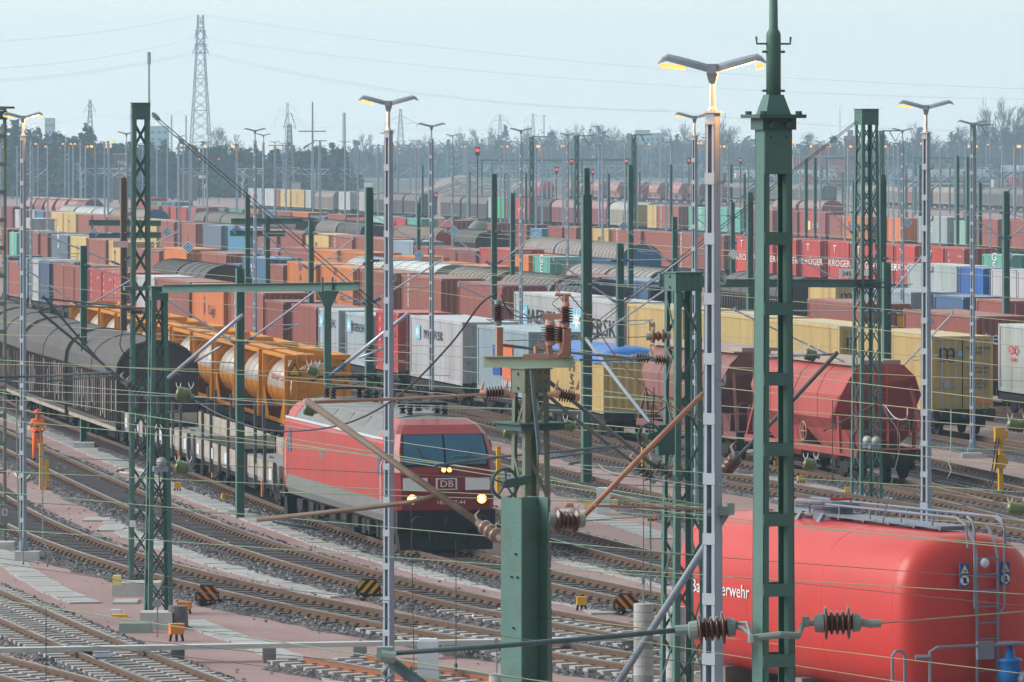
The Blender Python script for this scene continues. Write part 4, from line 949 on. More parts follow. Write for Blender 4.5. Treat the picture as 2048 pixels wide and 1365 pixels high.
# red low wagons with railings behind the right-hand trains
for k, (x, y, L_) in enumerate(((1985, 580, 17), (2062, 600, 17), (1800, 572, 19))):
    p = P(x, y, 1.9); r = empty('car_carrier', (p.x, p.y, 0), R(13))
    m = MB(); m.box((0, 0, 1.2), (2.7, L_, .3)); m.box((0, 0, 1.62), (2.5, L_ - 1, .06))
    for s in (-1, 1): m.box((s * 1.3, 0, 1.45), (.08, L_, .4))
    m.build('body', mat('carrier_red', (.40, .05, .04), rough=.6, dirt=(.15, .06, .05)) if k < 2 else mat('carrier_brown', (.2, .07, .06), rough=.6), r)
    m = MB()
    for s in (-1, 1):
        for i in range(8): m.tube([(s * 1.3, -L_ / 2 + .3 + i * (L_ - .6) / 7, 1.6), (s * 1.3, -L_ / 2 + .3 + i * (L_ - .6) / 7, 2.5)], .03, 4)
        m.tube([(s * 1.3, -L_ / 2 + .3, 2.5), (s * 1.3, L_ / 2 - .3, 2.5)], .025, 4)
    m.build('railing', stake, r)
    for y_ in (-L_ / 2 + 2.5, L_ / 2 - 2.5): add_bogie(r, y_)
    tag(r, ['low bright red railed wagon behind the blue container at the right', 'low red railed wagon cut by the right edge of the photo', 'low brown railed wagon behind the second rust-brown container'][k], 'flat wagon', 'low wagons with railings')
# red hopper pair in front of the yellow containers
Ak = math.atan((CX + 2000) / F)
for k, (xl, yb, L_, colr) in enumerate(((1716, 957, 12.5, 'h_red'), (1452, 906, 12.5, 'h_dark'))):
    pass
lnK = cK
def on_curve(crv, x_img, z, off=0., guess=(90, 600)):
    lo_, hi_ = guess
    for _ in range(60):
        y = (lo_ + hi_) / 2; t = crv.tan(y); px = CX + F * (crv.x(y) + t.y * off) / (y - t.x * off)
        if px < x_img: hi_ = y
        else: lo_ = y
    return y
def put(crv, y, L_):      # centre and heading of a vehicle whose near end is at y
    t = crv.tan(y + L_ / 2); y2 = y + L_ * t.y
    a_, b_ = Vector((crv.x(y), y, 0)), Vector((crv.x(y2), y2, 0)); d_ = (b_ - a_).normalized()
    return (a_ + b_) / 2, math.atan2(-d_.x, d_.y), y2
y = on_curve(cK, 1683, 2.5, -1.45); yy = y - 1.0
for k, colr in enumerate(('h_red', 'h_dark')):
    L_ = 12.0; c, a, y2 = put(cK, yy, L_)
    r = hopper(colr, L_, True); r.location = c; r.rotation_euler = (0, 0, a); yy = y2 + .9 * 1
    tag(r, ['nearest red hopper wagon with two brass hand wheels and a ridged roof', 'dark red-brown hopper wagon coupled behind the nearest red one'][k], 'hopper wagon', 'hopper wagons in the trains')
# ================================================================ the tank-container train beside the brown vans
A = P(569, 711, 3.77); a = math.atan((CX + 1105) / F); A.z = 0; d = Vector((-math.sin(a), math.cos(a), 0)); n = Vector((math.cos(a), math.sin(a), 0))
for k in range(11):
    s = k * 7.1; c = A + d * (s + 3.05) + n * 1.22
    r = tankcont(['orange-framed tank container with red lettering at the near end of its train', 'second orange-framed silver tank container from the near end', 'third orange-framed silver tank container, beside the flat wagons', 'fourth orange-framed tank container, behind the near end of the brown vans', 'fifth orange-framed tank container, seen over the first brown van', 'sixth orange-framed tank container, seen over the brown van roofs', 'seventh orange-framed tank container along the brown van roofs', 'eighth orange-framed tank container along the brown van roofs', 'ninth orange-framed tank container along the brown van roofs', 'tenth orange-framed tank container along the brown van roofs', 'last orange-framed tank container, at the left edge of the photo'][k], grey=k in (7,))
    r.location = (c.x, c.y, 1.22); r.rotation_euler = (0, 0, a)
    if k == 0:
        lettering('WAX OOLL', .34, inkred, r, (-1.06, -.6, 1.62), SIDE, sx_=2.6)
        lettering('E 70', .34, inkred, r, (.35, -3.08, .55), ENDF); lettering('3086', .26, darkblue, r, (.72, -3.08, 2.05), ENDF)
        for x, z in ((-.1, .6), (-.85, 2.0)):
            m = MB(); m.poly([(x - .26, -3.07, z - .2), (x + .26, -3.07, z - .2), (x, -3.07, z + .26)], .02, (0, -1, 0)); m.build('warning_triangle', black_m, r)
            m = MB(); m.poly([(x - .19, -3.092, z - .16), (x + .19, -3.092, z - .16), (x, -3.092, z + .18)], .01, (0, -1, 0)); m.build('triangle_face', yellow, r)
    if k % 2 == 0:
        c = A + d * (s + 6.6) + n * 1.22
        f = empty('container_wagon', (c.x, c.y, 0), a); obj('frame', cached(('fm', 14.), lambda: flat_mesh(14.)), f)
        for y_ in (-5.1, 5.1): add_bogie(f, y_)
        tag(f, f'dark flat wagon, {ORD[k // 2]} from the near end, under the orange tank containers', 'flat wagon', 'flat wagons under the containers')
track(Line(A + n * 1.22, a), A.y - 20, A.y + 110, 'steel', 'track under the orange tank containers', detail=1)

# ================================================================ the moving train: locomotive, stake wagons, brown vans
def loco():
    r = empty('locomotive'); h = 8.5
    def sec(y, top, wt, wb, zb=1.02):   # cross-section: skirt, side, shoulder, roof
        return [Vector(p) for p in ((-wb, y, zb), (-1.49 * wb / 1.49, y, 1.75), (-wt, y, 2.9), (-wt + .02, y, 3.25), (-wt + .24, y, top - .22), (-wt + .62, y, top), (wt - .62, y, top), (wt - .24, y, top - .22), (wt - .02, y, 3.25), (wt, y, 2.9), (1.49 * wb / 1.49, y, 1.75), (wb, y, zb))]
    # side shell (red) between the cabs, with the grey skirt a separate part
    m = MB()
    ys = [-h + .95, -h + 1.6, h - 1.6, h - .95]
    body = lambda y, k=1.: [Vector(p) for p in ((-1.49 * k, y, 1.62), (-1.49 * k, y, 3.18), (-1.44 * k, y, 3.28), (1.44 * k, y, 3.28), (1.49 * k, y, 3.18), (1.49 * k, y, 1.62))]
    m.loft([body(y) for y in ys]); m.build('body', loco_red, r)
    m = MB(); sk = lambda y: [Vector(p) for p in ((-1.40, y, 1.02), (-1.485, y, 1.22), (-1.485, y, 1.62), (1.485, y, 1.62), (1.485, y, 1.22), (1.40, y, 1.02))]
    m.loft([sk(-h + 1.2), sk(h - 1.2)]); m.build('skirt', loco_grey, r)
    # roof
    m = MB(); rf = lambda y, q=0: [Vector(p) for p in ((-1.44, y, 3.28), (-1.33, y, 3.46 - q), (-1.02, y, 3.84 - q), (-.55, y, 3.93 - q), (.55, y, 3.93 - q), (1.02, y, 3.84 - q), (1.33, y, 3.46 - q), (1.44, y, 3.28))]
    m.loft([rf(-h + 2.2), rf(h - 2.2)]); m.build('roof', loco_grey, r)
    m = MB()
    for s in (-1, 1): m.bar((s * 1.465, -h + 1.1, 3.31), (s * 1.465, h - 1.1, 3.31), .05, .06)
    m.build('white_stripe', whitebox, r)
    for k in range(5):
        y = -5 + k * 2.4; q = (-1.0, -.9)[k % 2]
        for s in (-1, 1): m = MB(); m.hexa([Vector(p) for p in ((s * 1.30, y - .9, 3.50), (s * 1.30, y + .9, 3.50), (s * 1.27, y + .9, 3.48), (s * 1.27, y - .9, 3.48), (s * 1.08, y - .9, 3.80), (s * 1.08, y + .9, 3.80), (s * 1.02, y + .9, 3.78), (s * 1.02, y - .9, 3.78))]); m.build('roof_grille', mat('roof_panel', (.16, .17, .18), rough=.6), r)
    # cabs: near one at -y
    for e in (-1, 1):
        g = lambda y: e * (h - y) if True else y
        c = MB()
        prof = [  # (inset from the end, z, half width)
            (.00, 1.40, 1.40), (.00, 1.95, 1.43), (.04, 2.45, 1.45), (.30, 3.05, 1.42), (.52, 3.48, 1.32), (.85, 3.72, 1.15), (1.3, 3.86, .95)]
        front = []
        for ins, z, hw in prof: front.append((g(ins), z, hw))
        # front surface from stacked rows: centre flat, corners rounded back
        rows = []
        for y, z, hw in front:
            rows.append([Vector((x * hw, y - e * bk, z)) for x, bk in ((-1.0, .42), (-.97, .2), (-.88, .05), (-.5, 0), (0, 0), (.5, 0), (.88, .05), (.97, .2), (1.0, .42))])
        c.cur = 0
        c.loft(rows, False, False, False)
        # cab sides joining the shell
        for s in (-1, 1):
            col_ = [rows[i][0 if s < 0 else -1] for i in range(len(rows))]
            back = [Vector((s * 1.49, g(1.25), 1.10)), Vector((s * 1.49, g(1.25), 1.65)), Vector((s * 1.49, g(1.25), 2.3)), Vector((s * 1.49, g(1.3), 2.95)), Vector((s * 1.45, g(2.25), 3.29)), Vector((s * 1.30, g(2.25), 3.52)), Vector((s * 1.02, g(2.25), 3.85))]
            c.cur = 1; c.loft([col_, back], False, False, False)
        top = [rows[-1], [Vector((x * 1.02, g(2.3), 3.84 + .09 * (1 - abs(x)))) for x in (-1, -.97, -.88, -.5, 0, .5, .88, .97, 1)]]
        c.cur = 2; c.loft(top, False, False, False)
        c.cur = 1; c.loft([body(g(.98), .985), body(g(1.3))], True, False)
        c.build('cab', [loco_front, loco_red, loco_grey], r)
        # windscreen
        def fp(x, z, out=.02):   # point on the front face at height z
            for (y0, z0, w0), (y1, z1, w1) in zip(front, front[1:]):
                if z0 <= z <= z1:
                    t = (z - z0) / (z1 - z0); return Vector((x, y0 + (y1 - y0) * t + e * out, z))
        for x0, x1 in ((-1.15, -.03), (.03, 1.15)):
            w_ = MB(); q_ = .045; w_.poly([fp(x0 - q_, 2.61, .004), fp(x1 + q_, 2.61, .004), fp(x1 + q_, 3.04, .004), fp((x1 + q_) * .965, 3.475, .004), fp((x0 - q_) * .965, 3.475, .004), fp(x0 - q_, 3.04, .004)], .012, (0, e, .3)); w_.build('window_seal', rubber, r); w_ = MB(); fr_ = [fp(x0, 2.66), fp(x1, 2.66), fp(x1, 3.04), fp(x1 * .96, 3.46), fp(x0 * .96, 3.46), fp(x0, 3.04)]
            w_.poly(fr_, .012, (0, e, .3)); w_.build('windscreen', glass_blue, r)
        for s in (-1, 1):
            w_ = MB(); w_.poly([Vector((s * 1.497, g(1.55), 2.3)), Vector((s * 1.497, g(2.1), 2.3)), Vector((s * 1.492, g(2.1), 3.0)), Vector((s * 1.492, g(1.7), 3.0))], .01, (s, 0, 0)); w_.build('side_window', glass_blue, r)
            q = MB(); q.tube([(s * 1.5, g(1.45), 1.5), (s * 1.55, g(1.45), 1.6), (s * 1.55, g(1.45), 2.6), (s * 1.5, g(1.45), 2.7)], .018, 5); q.build('handrail', white_m, r)
            w_ = MB(); w_.poly([fp(s * .53, 1.96, .012), fp(s * 1.22, 1.96, .012), fp(s * 1.22, 2.3, .012), fp(s * .53, 2.3, .012)], .012, (0, e, 0)); w_.build('white_panel', white_m, r)
            m = MB(); p = fp(s * .98, 1.72, .0); m.lathe(p, p + Vector((0, e, 0)), [(0, .16), (.05, .15), (.06, .12)], 16); hl = m.build('headlight', loco_dark, r)
            m = MB(); p = fp(s * .98, 1.72, .062); m.lathe(p, p + Vector((0, e, 0)), [(0, .135), (.012, .12)], 16); m.cur = 1; m.lathe(p, p + Vector((0, e, 0)), [(0, .08), (.03, .05)], 12); m.build('lens', [head_on if e < 0 else red_m, core_on if e < 0 else red_m], hl)
        m = MB(); m.poly([fp(-.3, 1.97, .012), fp(.3, 1.97, .012), fp(.3, 2.29, .012), fp(-.3, 2.29, .012)], .012, (0, e, 0)); bd = m.build('badge', white_m, r)
        if e < 0:
            m = MB(); p = fp(0, 2.52, .0); m.box(p + Vector((0, -.04, .0)), (.32, .1, .16)); hl = m.build('headlight', loco_dark, r)
            m = MB()
            for x in (-.08, .08): m.lathe(p + Vector((x, -.09, 0)), p + Vector((x, -1, 0)), [(0, .07), (.012, .06)], 10)
            m.build('lens', head_on, hl)
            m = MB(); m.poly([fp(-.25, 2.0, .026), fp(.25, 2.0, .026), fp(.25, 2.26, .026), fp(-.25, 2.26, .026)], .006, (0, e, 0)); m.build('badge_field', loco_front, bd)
            lettering('DB', .26, white_m, bd, (0, -h - .05, 2.13), ENDF, sx_=1.15)
            lettering('185 077-44', .15, white_m, r, (.12, -h - .03, 1.62), ENDF, sx_=1.2)
            # wipers
            m = MB(); m.bar(fp(-.5, 2.6, .05), fp(-.75, 3.1, .05), .02); m.bar(fp(.5, 2.6, .05), fp(.75, 3.1, .05), .02); m.build('wiper', black_m, r)
        # buffer beam and plough
        m = MB(); y = g(-.02)
        m.box((0, g(.2), 1.14), (2.75, .4, .56)); buffers(m, g(.02), e, 1.06)
        m.hexa([Vector(p) for p in ((-1.3, y, .32), (1.3, y, .32), (1.3, g(.5), .32), (-1.3, g(.5), .32), (-1.35, g(.15), .9), (1.35, g(.15), .9), (1.35, g(.6), .9), (-1.35, g(.6), .9))])
        for x in (-.5, .5): m.tube([(x, g(-.02), .95), (x, g(-.2), .6), (x + .1, g(-.1), .5)], .03, 6)
        m.build('buffer_beam', loco_dark, r)
    # running gear
    m = MB(); m.box((0, 0, .95), (2.5, 11.4, .2)); m.box((0, 0, .68), (2.5, 3.8, .55)); 
    for k in range(14): m.box(((-1) ** k * 1.25, -5.4 + k * .83, .78), (.3, .5, .3))
    m.build('underframe', steel_dark, r)
    for y in (-4.8, 4.8):
        b = obj('bogie', cached('lbog', lambda: one(lambda q: (q.box((-1.15, 0, .72), (.16, 4.2, .3)), q.box((1.15, 0, .72), (.16, 4.2, .3)), [q.tube([(s * 1.2, yy, .5), (s * 1.2, yy, 1.05)], .13, 8) for s in (-1, 1) for yy in (-.6, .6)], [q.box((s * 1.2, yy, .7), (.22, .5, .42)) for s in (-1, 1) for yy in (-1.3, 1.3)]), 'bogie', [steel_dark])), r, (0, y, 0))
        for d_ in (-1.3, 1.3): obj('wheelset', cached('wheelset', wheelset_mesh), b, (0, d_, 0))
    # roof gear: insulators, folded pantographs, bus bar
    for y in (-5.5, 5.5):
        m = MB()
        for x in (-.5, .5):
            for dy in (-.5, .5): m.lathe((x, y + dy, 3.9), (x, y + dy, 5), [(0, .05), (.05, .1), (.1, .05), (.15, .1), (.2, .05), (.25, .1), (.32, .06)], 8)
        m.box((0, y, 4.24), (1.1, 1.2, .06))
        m.tube([(-.3, y + .5, 4.3), (-.2, y - 1.3, 4.42), (-.2, y + .6, 4.5)], .03, 6); m.tube([(.3, y + .5, 4.3), (.2, y - 1.3, 4.42), (.2, y + .6, 4.5)], .03, 6)
        for dy in (.4, .7): m.tube([(-.95, y + dy, 4.42), (-.7, y + dy, 4.54), (.7, y + dy, 4.54), (.95, y + dy, 4.42)], .03, 6)
        m.build('pantograph', loco_dark, r)
    m = MB()
    for k in range(7):
        y = -3.6 + k * 1.2; m.lathe((.25, y, 3.9), (.25, y, 5), [(0, .06), (.06, .12), (.12, .06), (.18, .12), (.24, .06), (.30, .12), (.4, .05)], 8)
    m.tube([(.25, -3.7, 4.3), (.25, 3.7, 4.3)], .025, 5); m.build('roof_insulators', loco_dark, r)
    lettering('185', .4, MATS['galvanised_bar'], r, (-1.50, 1.6, 2.45), SIDE, sx_=1.0)
    return r
LW = 17.0
yl = on_curve(cE, 893, 1.5) 
c, a, y2 = put(cE, yl, LW)
r = loco(); r.location = c; r.rotation_euler = (0, 0, a)
tag(r, 'red electric locomotive with lit headlights and a grey roof hauling wagons', 'locomotive')
def stakew(L_, label):
    r = empty('stake_wagon'); h = L_ / 2; rnd = random.Random(int(L_ * 10 + len(label)))
    m = MB(); m.box((0, 0, 1.12), (2.7, L_, .12)); m.build('deck', wood_gr, r)
    m = MB()
    n = 9
    for s in (-1, 1):
        for k in range(n):
            y0 = -h + .1 + k * (L_ - .2) / n; m.box((s * 1.36, y0 + (L_ - .2) / n / 2, 1.46), (.05, (L_ - .2) / n - .06, .56))
    for e in (-1, 1): m.box((0, e * (h - .04), 1.44), (2.6, .06, .52))
    m.build('side_board', wood_lt, r)
    for s in (-1, 1):
        for k in range(n + 1):
            y0 = -h + .15 + k * (L_ - .3) / n; m = MB(); m.box((s * 1.42, y0, 1.75 if k % 3 else 1.35), (.09, .12, 1.9 if k % 3 else .9)); m.build('stake', stake, r)
    for k in range(6): m = MB(); y0 = -h + 1 + k * (L_ - 2) / 5; m.box((-1.405, y0, 1.4), (.03, .55, .34)); m.build('label_plate', whitebox, r)
    m = MB(); flat_bm(m, L_); buffers(m, -h); buffers(m, h, 1); m.build('underframe', steel_dark, r)
    m = MB(); m.box((-1.36, -h + 3, .85), (.06, .14, .5)); m.box((-1.36, h - 4, .85), (.06, .14, .5)); m.build('brake_lever', orange_m, r)
    for y in (-h + 2.2, h - 2.2): add_bogie(r, y)
    tag(r, label, 'flat wagon', 'low stake wagons behind the locomotive')
    return r
yy = y2 + 1.0
yv = on_curve(cE, 236, 2.0, -1.45)      # near end of the vans
Ls = max(10., ((yv - yy) / cE.tan(yv).y - 2.4) / 2)
for k in range(2):
    c, a, y2 = put(cE, yy, Ls)
    r = stakew(Ls, ['low stake wagon with weathered side boards coupled to the red locomotive', 'low stake wagon with weathered boards between its twin and the brown vans'][k]); r.location = c; r.rotation_euler = (0, 0, a); yy = y2 + 1.2
yy = yv
for k in range(6):
    L_ = 14.5; c, a, y2 = put(cE, yy, L_); W = 2.9
    r = van('v_brown', L_, True, rib=7.2, ze=3.05, zr=4.3, W=W); r.location = c; r.rotation_euler = (0, 0, a); yy = y2 + .9
    m = MB(); rnd = random.Random(k); van_body_bm(m, L_, W, 3.05, 4.3); m.cur = 1
    for i in range(26):
        y0 = -L_ / 2 + .5 + rnd.random() * (L_ - 1); q = .6 + rnd.random() * 1.0; m.box((-W / 2 - .012, y0, 1.3 + q / 2 + rnd.random() * (1.6 - q)), (.02, .25 + rnd.random() * .45, q))
    [o for o in r.children if o.name.startswith('body')][0].data = m.mesh('body', [bodyp, mat('bleached_board', (.30, .265, .24), rough=.85, var=.3, scale=3, dirt=(.08, .055, .05), dscale=2, damt=.9)])
    m = MB(); m.box((-W / 2 - .03, 0, 1.06), (.06, L_ - .4, .16)); m.build('sill_board', wood_lt, r)
    if k == 0:
        m = MB(); m.box((-.15, -L_ / 2 - .05, 2.0), (.14, .04, 1.0)); m.build('red_stripe', red_m, r)
    tag(r, ['brown covered van with arched roof, last before the low stake wagons', 'second brown arched van from the low stake wagons', 'third brown arched van from the low stake wagons', 'fourth brown arched van from the low stake wagons', 'fifth brown arched van from the low stake wagons', 'rearmost brown arched van of the moving train'][k], 'covered van', 'brown vans in the moving train')

# ================================================================ fire-service tank wagon
def fire_tank():
    a = R(27.5); near = D(1797, 900, 107.5); near.z = 0
    d = Vector((-math.sin(a), math.cos(a), 0)); n = Vector((math.cos(a), math.sin(a), 0)); L_ = 8.2
    c = near + d * L_ / 2 + n * 1.45
    r = empty('tank_wagon', (c.x, c.y, 0), a); h = L_ / 2
    def sec(y, k, zc=2.92, hw=1.46, hh=1.5, e=3.0, N_=40):
        q = []
        for i in range(N_):
            t = 2 * math.pi * i / N_; cs, sn = math.cos(t), math.sin(t)
            q.append(Vector((hw * k * math.copysign(abs(cs) ** (2 / e), cs), y, zc + hh * k * math.copysign(abs(sn) ** (2 / e), sn))))
        return q
    m = MB(); m.sm = True
    end = [(-h - .34, .05), (-h - .33, .35), (-h - .28, .62), (-h - .19, .82), (-h - .08, .93), (-h + .06, .98), (-h + .22, 1.0)]
    st = end + [(-h / 3, 1.0), (h / 3, 1.0)] + [(-y, k) for y, k in end[::-1]]
    m.loft([sec(y, k) for y, k in st]); m.build('tank', gloss_red, r)
    m = MB(); m.sm = True
    for y in (-h + .25, -h / 3, h / 3, h - .25):
        s2 = sec(y - .015, 1.003); s3 = sec(y + .015, 1.003); m.loft([sec(y - .02, 1.0), s2, s3, sec(y + .02, 1.0)], False, False)
    m.build('weld_seam', gloss_red, r)
    lettering('Bahnfeuerwehr', .36, white_m, r, (-1.475, 2.35, 3.05), SIDE, sx_=1.0)
    # walkway with rail on top
    m = MB()
    m.box((.15, -.4, 4.50), (.6, L_ * .74, .04))
    for k in range(8): m.box((.15, -h * .78 - .2 + k * .9, 4.47), (.62, .05, .05))
    for y in (.4, 1.2, 2.0): m.hexa([Vector(p) for p in ((-.62, y, 4.15), (-.5, y, 4.15), (-.5, y + .1, 4.2), (-.62, y + .1, 4.2), (-.36, y, 4.56), (-.28, y, 4.56), (-.28, y + .1, 4.56), (-.36, y + .1, 4.56))])
    m.build('roof_walkway', ladder_b, r)
    m = MB()
    for x in (-.25, .55):
        m.tube([(x, 2.4, 4.72), (x, -h - .05, 4.72), (x, -h - .35, 4.6), (x, -h - .42, 4.2)], .026, 6)
        for k in range(6): m.tube([(x, 2.2 - k * 1.1, 4.53), (x, 2.2 - k * 1.1, 4.72)], .02, 5)
    m.build('hand_rail', ladder_b, r)
    m = MB(); m.lathe((.15, .9, 4.3), (.15, .9, 5), [(0, .38), (.3, .38), (.32, .44), (.36, .44), (.4, .3)], 18); m.build('manhole', ladder_b, r)
    m = MB(); m.tube([(-.1, .6, 4.72), (-.1, .6, 4.8), (.35, .6, 4.8), (.35, .6, 4.72)], .03, 6); m.lathe((.15, 2.6, 4.3), (.15, 2.6, 5), [(0, .12), (.4, .12), (.42, .16), (.46, .16)], 10); m.build('red_grip', red_m, r)
    m = MB(); pts = [Vector((.15 + .62 * math.cos(t), 1.0 + .62 * math.sin(t), 4.60 + .16 * max(0, math.sin(t * .5)))) for t in [k * .3 for k in range(18)]]; m.tube(pts, .05, 8); m.build('hose', mat('hose_grey', (.17, .20, .25), rough=.6), r)
    # end ladder, guard hoop, platform, valve
    y = -h - .42
    m = MB()
    for x in (-.06, .38):
        m.tube([(x, y, .95), (x, y, 4.0), (x, y + .1, 4.3), (x, y + .4, 4.6)], .026, 6)
    for k in range(11): m.tube([(-.06, y, 1.1 + k * .29), (.38, y, 1.1 + k * .29)], .016, 5)
    for x, q in ((-.15, -.06), (.48, .38)): m.tube([(x, y + .2, 4.75), (x, y + .02, 4.68), (x, y - .06, 4.5), (x, y - .06, 3.12), (q, y - .02, 2.98)], .024, 6)
    m.build('ladder', ladder_b, r)
    m = MB(); zr_ = 2.42
    m.tube([(-1.35, y - .5, 1.0), (-1.35, y - .5, zr_), (-1.2, y - .5, zr_ + .07), (1.4, y - .5, zr_ + .07)], .03, 6)
    m.tube([(-1.6, y - .4, zr_ - .1), (-1.35, y - .5, zr_ - .1)], .05, 6); m.box((-.2, y - .5, zr_ - .02), (.34, .06, .32))
    m.tube([(-1.95, y - .2, .9), (-1.95, y - .2, 2.35), (-1.87, y - .2, 2.43), (-1.77, y - .2, 2.43), (-1.69, y - .2, 2.35), (-1.69, y - .2, .9)], .03, 6)
    m.build('platform_rail', ladder_b, r)
    m = MB(); m.box((0, y - .1, 1.02), (2.7, .95, .07)); m.box((0, 0, 1.12), (2.4, L_ + 1.2, .24)); buffers(m, -h - .95)
    for yy_ in (-h * .7, 0, h * .7): m.box((0, yy_, 1.3), (2.3, .3, .5))
    m.build('underframe', mat('tank_underframe', (.19, .17, .165), rough=.8, var=.3, dirt=(.3, .29, .28)), r)
    m = MB(); m.sm = True; vx, vz = .45, 1.98
    m.lathe((vx, y - .3, vz - .28), (vx, y - .3, 3), [(0, .1), (.05, .18), (.25, .22), (.42, .17), (.46, .22), (.5, .22), (.53, .1), (.68, .07), (.7, .05), (.8, .05)], 14)
    m.build('valve', valve_b, r)
    m = MB(); m.lathe((vx + .1, y - .3, vz - .1), (vx + .25, y - .8, vz - .16), [(0, .13), (.3, .13), (.31, .2), (.36, .2), (.37, .13), (.42, .12)], 14)
    m.lathe((vx, y - .3, vz + .5), (vx, y - .3, 3), [(0, .24), (.03, .24)], 16); m.build('valve_flange', ladder_b, r)
    for x in (-.33, .53):
        m = MB(); m.box((x, y + .0, 3.72), (.19, .03, .42)); sg = m.build('warning_sign', inkblue, r)
        m = MB(); m.lathe((x, y - .018, 3.62), (x, y - 1, 3.62), [(0, .088), (.008, .088)], 20); m.build('round_sign', white_m, sg)
        m = MB(); m.box((x, y - .03, 3.62), (.06, .01, .1)); m.bar((x - .055, y - .034, 3.675), (x + .055, y - .034, 3.565), .01, .018); m.build('pictogram', black_m, sg)
        m = MB(); m.poly([(x - .08, y - .018, 3.75), (x + .08, y - .018, 3.75), (x, y - .018, 3.90)], .008, (0, -1, 0)); m.build('triangle_sign', yellow_l, sg)
        m = MB(); m.bar((x - .03, y - .03, 3.80), (x + .035, y - .03, 3.785), .01, .018); m.build('pictogram', black_m, sg)
    m = MB(); m.lathe((.08, y - .02, 3.92), (.08, y - 1, 3.92), [(0, .09), (.05, .08), (.08, .04)], 12); m.build('lamp_cap', whitebox, r)
    for yb in (-h + 1.3, h - 1.3): add_bogie(r, yb)
    tag(r, 'big glossy red fire-service tank wagon with ladder, walkway and white lettering', 'tank wagon')
    return r
fire_tank()
# ================================================================ MASTS
def insulator(mb, p0, p1, n, r, caps=(1, 2), body=0, big=True, nseg=12, capf=.2):
    p0, p1 = Vector(p0), Vector(p1); L_ = (p1 - p0).length; c = L_ * capf
    mb.cur = caps[0]; mb.lathe(p0, p1, [(0, r * .3), (c * .1, r * .52), (c, r * .58), (c * 1.02, r * .4)], nseg)
    d = (p1 - p0).normalized(); mb.lathe(p1 - d * c, p1, [(0, r * .4), (.01, r * .58), (c * .9, r * .52), (c, r * .3)], nseg)
    mb.cur = body; pr = [(c * .95, r * .38)]; st = (L_ - 2 * c) / n
    for k in range(n):
        q = c + k * st; rr = r * (1.0 if (not big or k in (0, n - 1)) else .72)
        pr += [(q + st * .05, r * .45), (q + st * .22, rr * .96), (q + st * .35, rr), (q + st * .52, rr), (q + st * .64, rr * .94), (q + st * .85, r * .45)]
    pr.append((L_ - c * .95, r * .38)); sm = mb.sm; mb.sm = True; mb.lathe(p0, p1, pr, nseg + 4); mb.sm = sm
def angle_leg(mb, p0, p1, w, t, sxn, syn):
    p0, p1 = Vector(p0), Vector(p1)
    for a, b in (((w, t), (sxn * w / 2, 0)), ((t, w), (0, syn * w / 2))):
        dx, dy = a[0] / 2, a[1] / 2; o = Vector((b[0], b[1], 0)) + Vector((sxn * (0 if a[0] > a[1] else t / 2 - 0), 0, 0)) * 0
        q = [Vector((-dx, -dy, 0)), Vector((dx, -dy, 0)), Vector((dx, dy, 0)), Vector((-dx, dy, 0))]
        mb.hexa([p0 + o + v for v in q] + [p1 + o + v for v in q])
def lattice(x, d, ytop, w0, w1, rz, label, leg=.09, pitch=.62, cap=.34, style='x', m_=green, z0=0., diag=.05, dp=1.0):
    zt = sz(ytop, d); r = empty('lattice_mast', (sx(x, d), d, 0), rz, label, 'catenary mast', 'lattice masts'); 
    m = MB(); c0, c1 = w0 / 2, w1 / 2
    for s in (-1, 1):
        for t in (-1, 1): angle_leg(m, (s * c0, t * c0 * dp, z0), (s * c1, t * c1 * dp, zt), leg, .014, -s, -t)
    m.build('leg', m_, r)
    m = MB(); n = max(4, int((zt - z0 - cap) / pitch)); H_ = zt - cap - z0
    def cor(z, s, t, o=1.0):
        f = (z - z0) / (zt - z0); c = (c0 + (c1 - c0) * f) * o; return Vector((s * c, t * c * dp, z))
    for k in range(n):
        za, zb = z0 + H_ * k / n, z0 + H_ * (k + 1) / n
        for fa, fb in (((-1, -1), (1, -1)), ((1, 1), (-1, 1)), ((-1, 1), (-1, -1)), ((1, -1), (1, 1))):
            up_ = (0, -1, 0) if fa[1] == fb[1] else (1, 0, 0)
            if style == 'x':
                m.bar(cor(za, *fa), cor(zb, *fb), .012, diag, up=up_) if False else m.bar(cor(za, *fa, 1.0), cor(zb, *fb, 1.0), diag, .012, up=up_)
                m.bar(cor(za, *fb, .96), cor(zb, *fa, .96), diag, .012, up=up_)
            else:
                p, q = (fa, fb) if k % 2 else (fb, fa); m.bar(cor(za, *p), cor(zb, *q), diag, .012, up=up_)
    m.build('bracing', green_dk if m_ is green else m_, r)
    m = MB()
    if cap:
        for s in (-1, 1):
            m.box((0, s * (c1 * dp + .01), zt - cap / 2), (w1 + .05, .014, cap)); m.box((s * (c1 + .012), 0, zt - cap / 2), (.014, w1 * dp + .02, cap))
            for x_ in (-.4, -.14, .14, .4):
                for z_ in (.15, .5, .85): m.lathe((x_ * w1, s * (c1 * dp + .015), zt - cap * z_), (x_ * w1, s * 9, zt - cap * z_), [(0, .022), (.03, .022)], 6)
            for z_ in (.2, .8): m.lathe((s * (c1 + .018), 0, zt - cap * z_), (s * 9, 0, zt - cap * z_), [(0, .022), (.03, .022)], 6)
        m.box((0, 0, zt + .008), (w1 + .1, w1 * dp + .1, .016))
        m.build('head_plate', m_, r)
    return r, zt
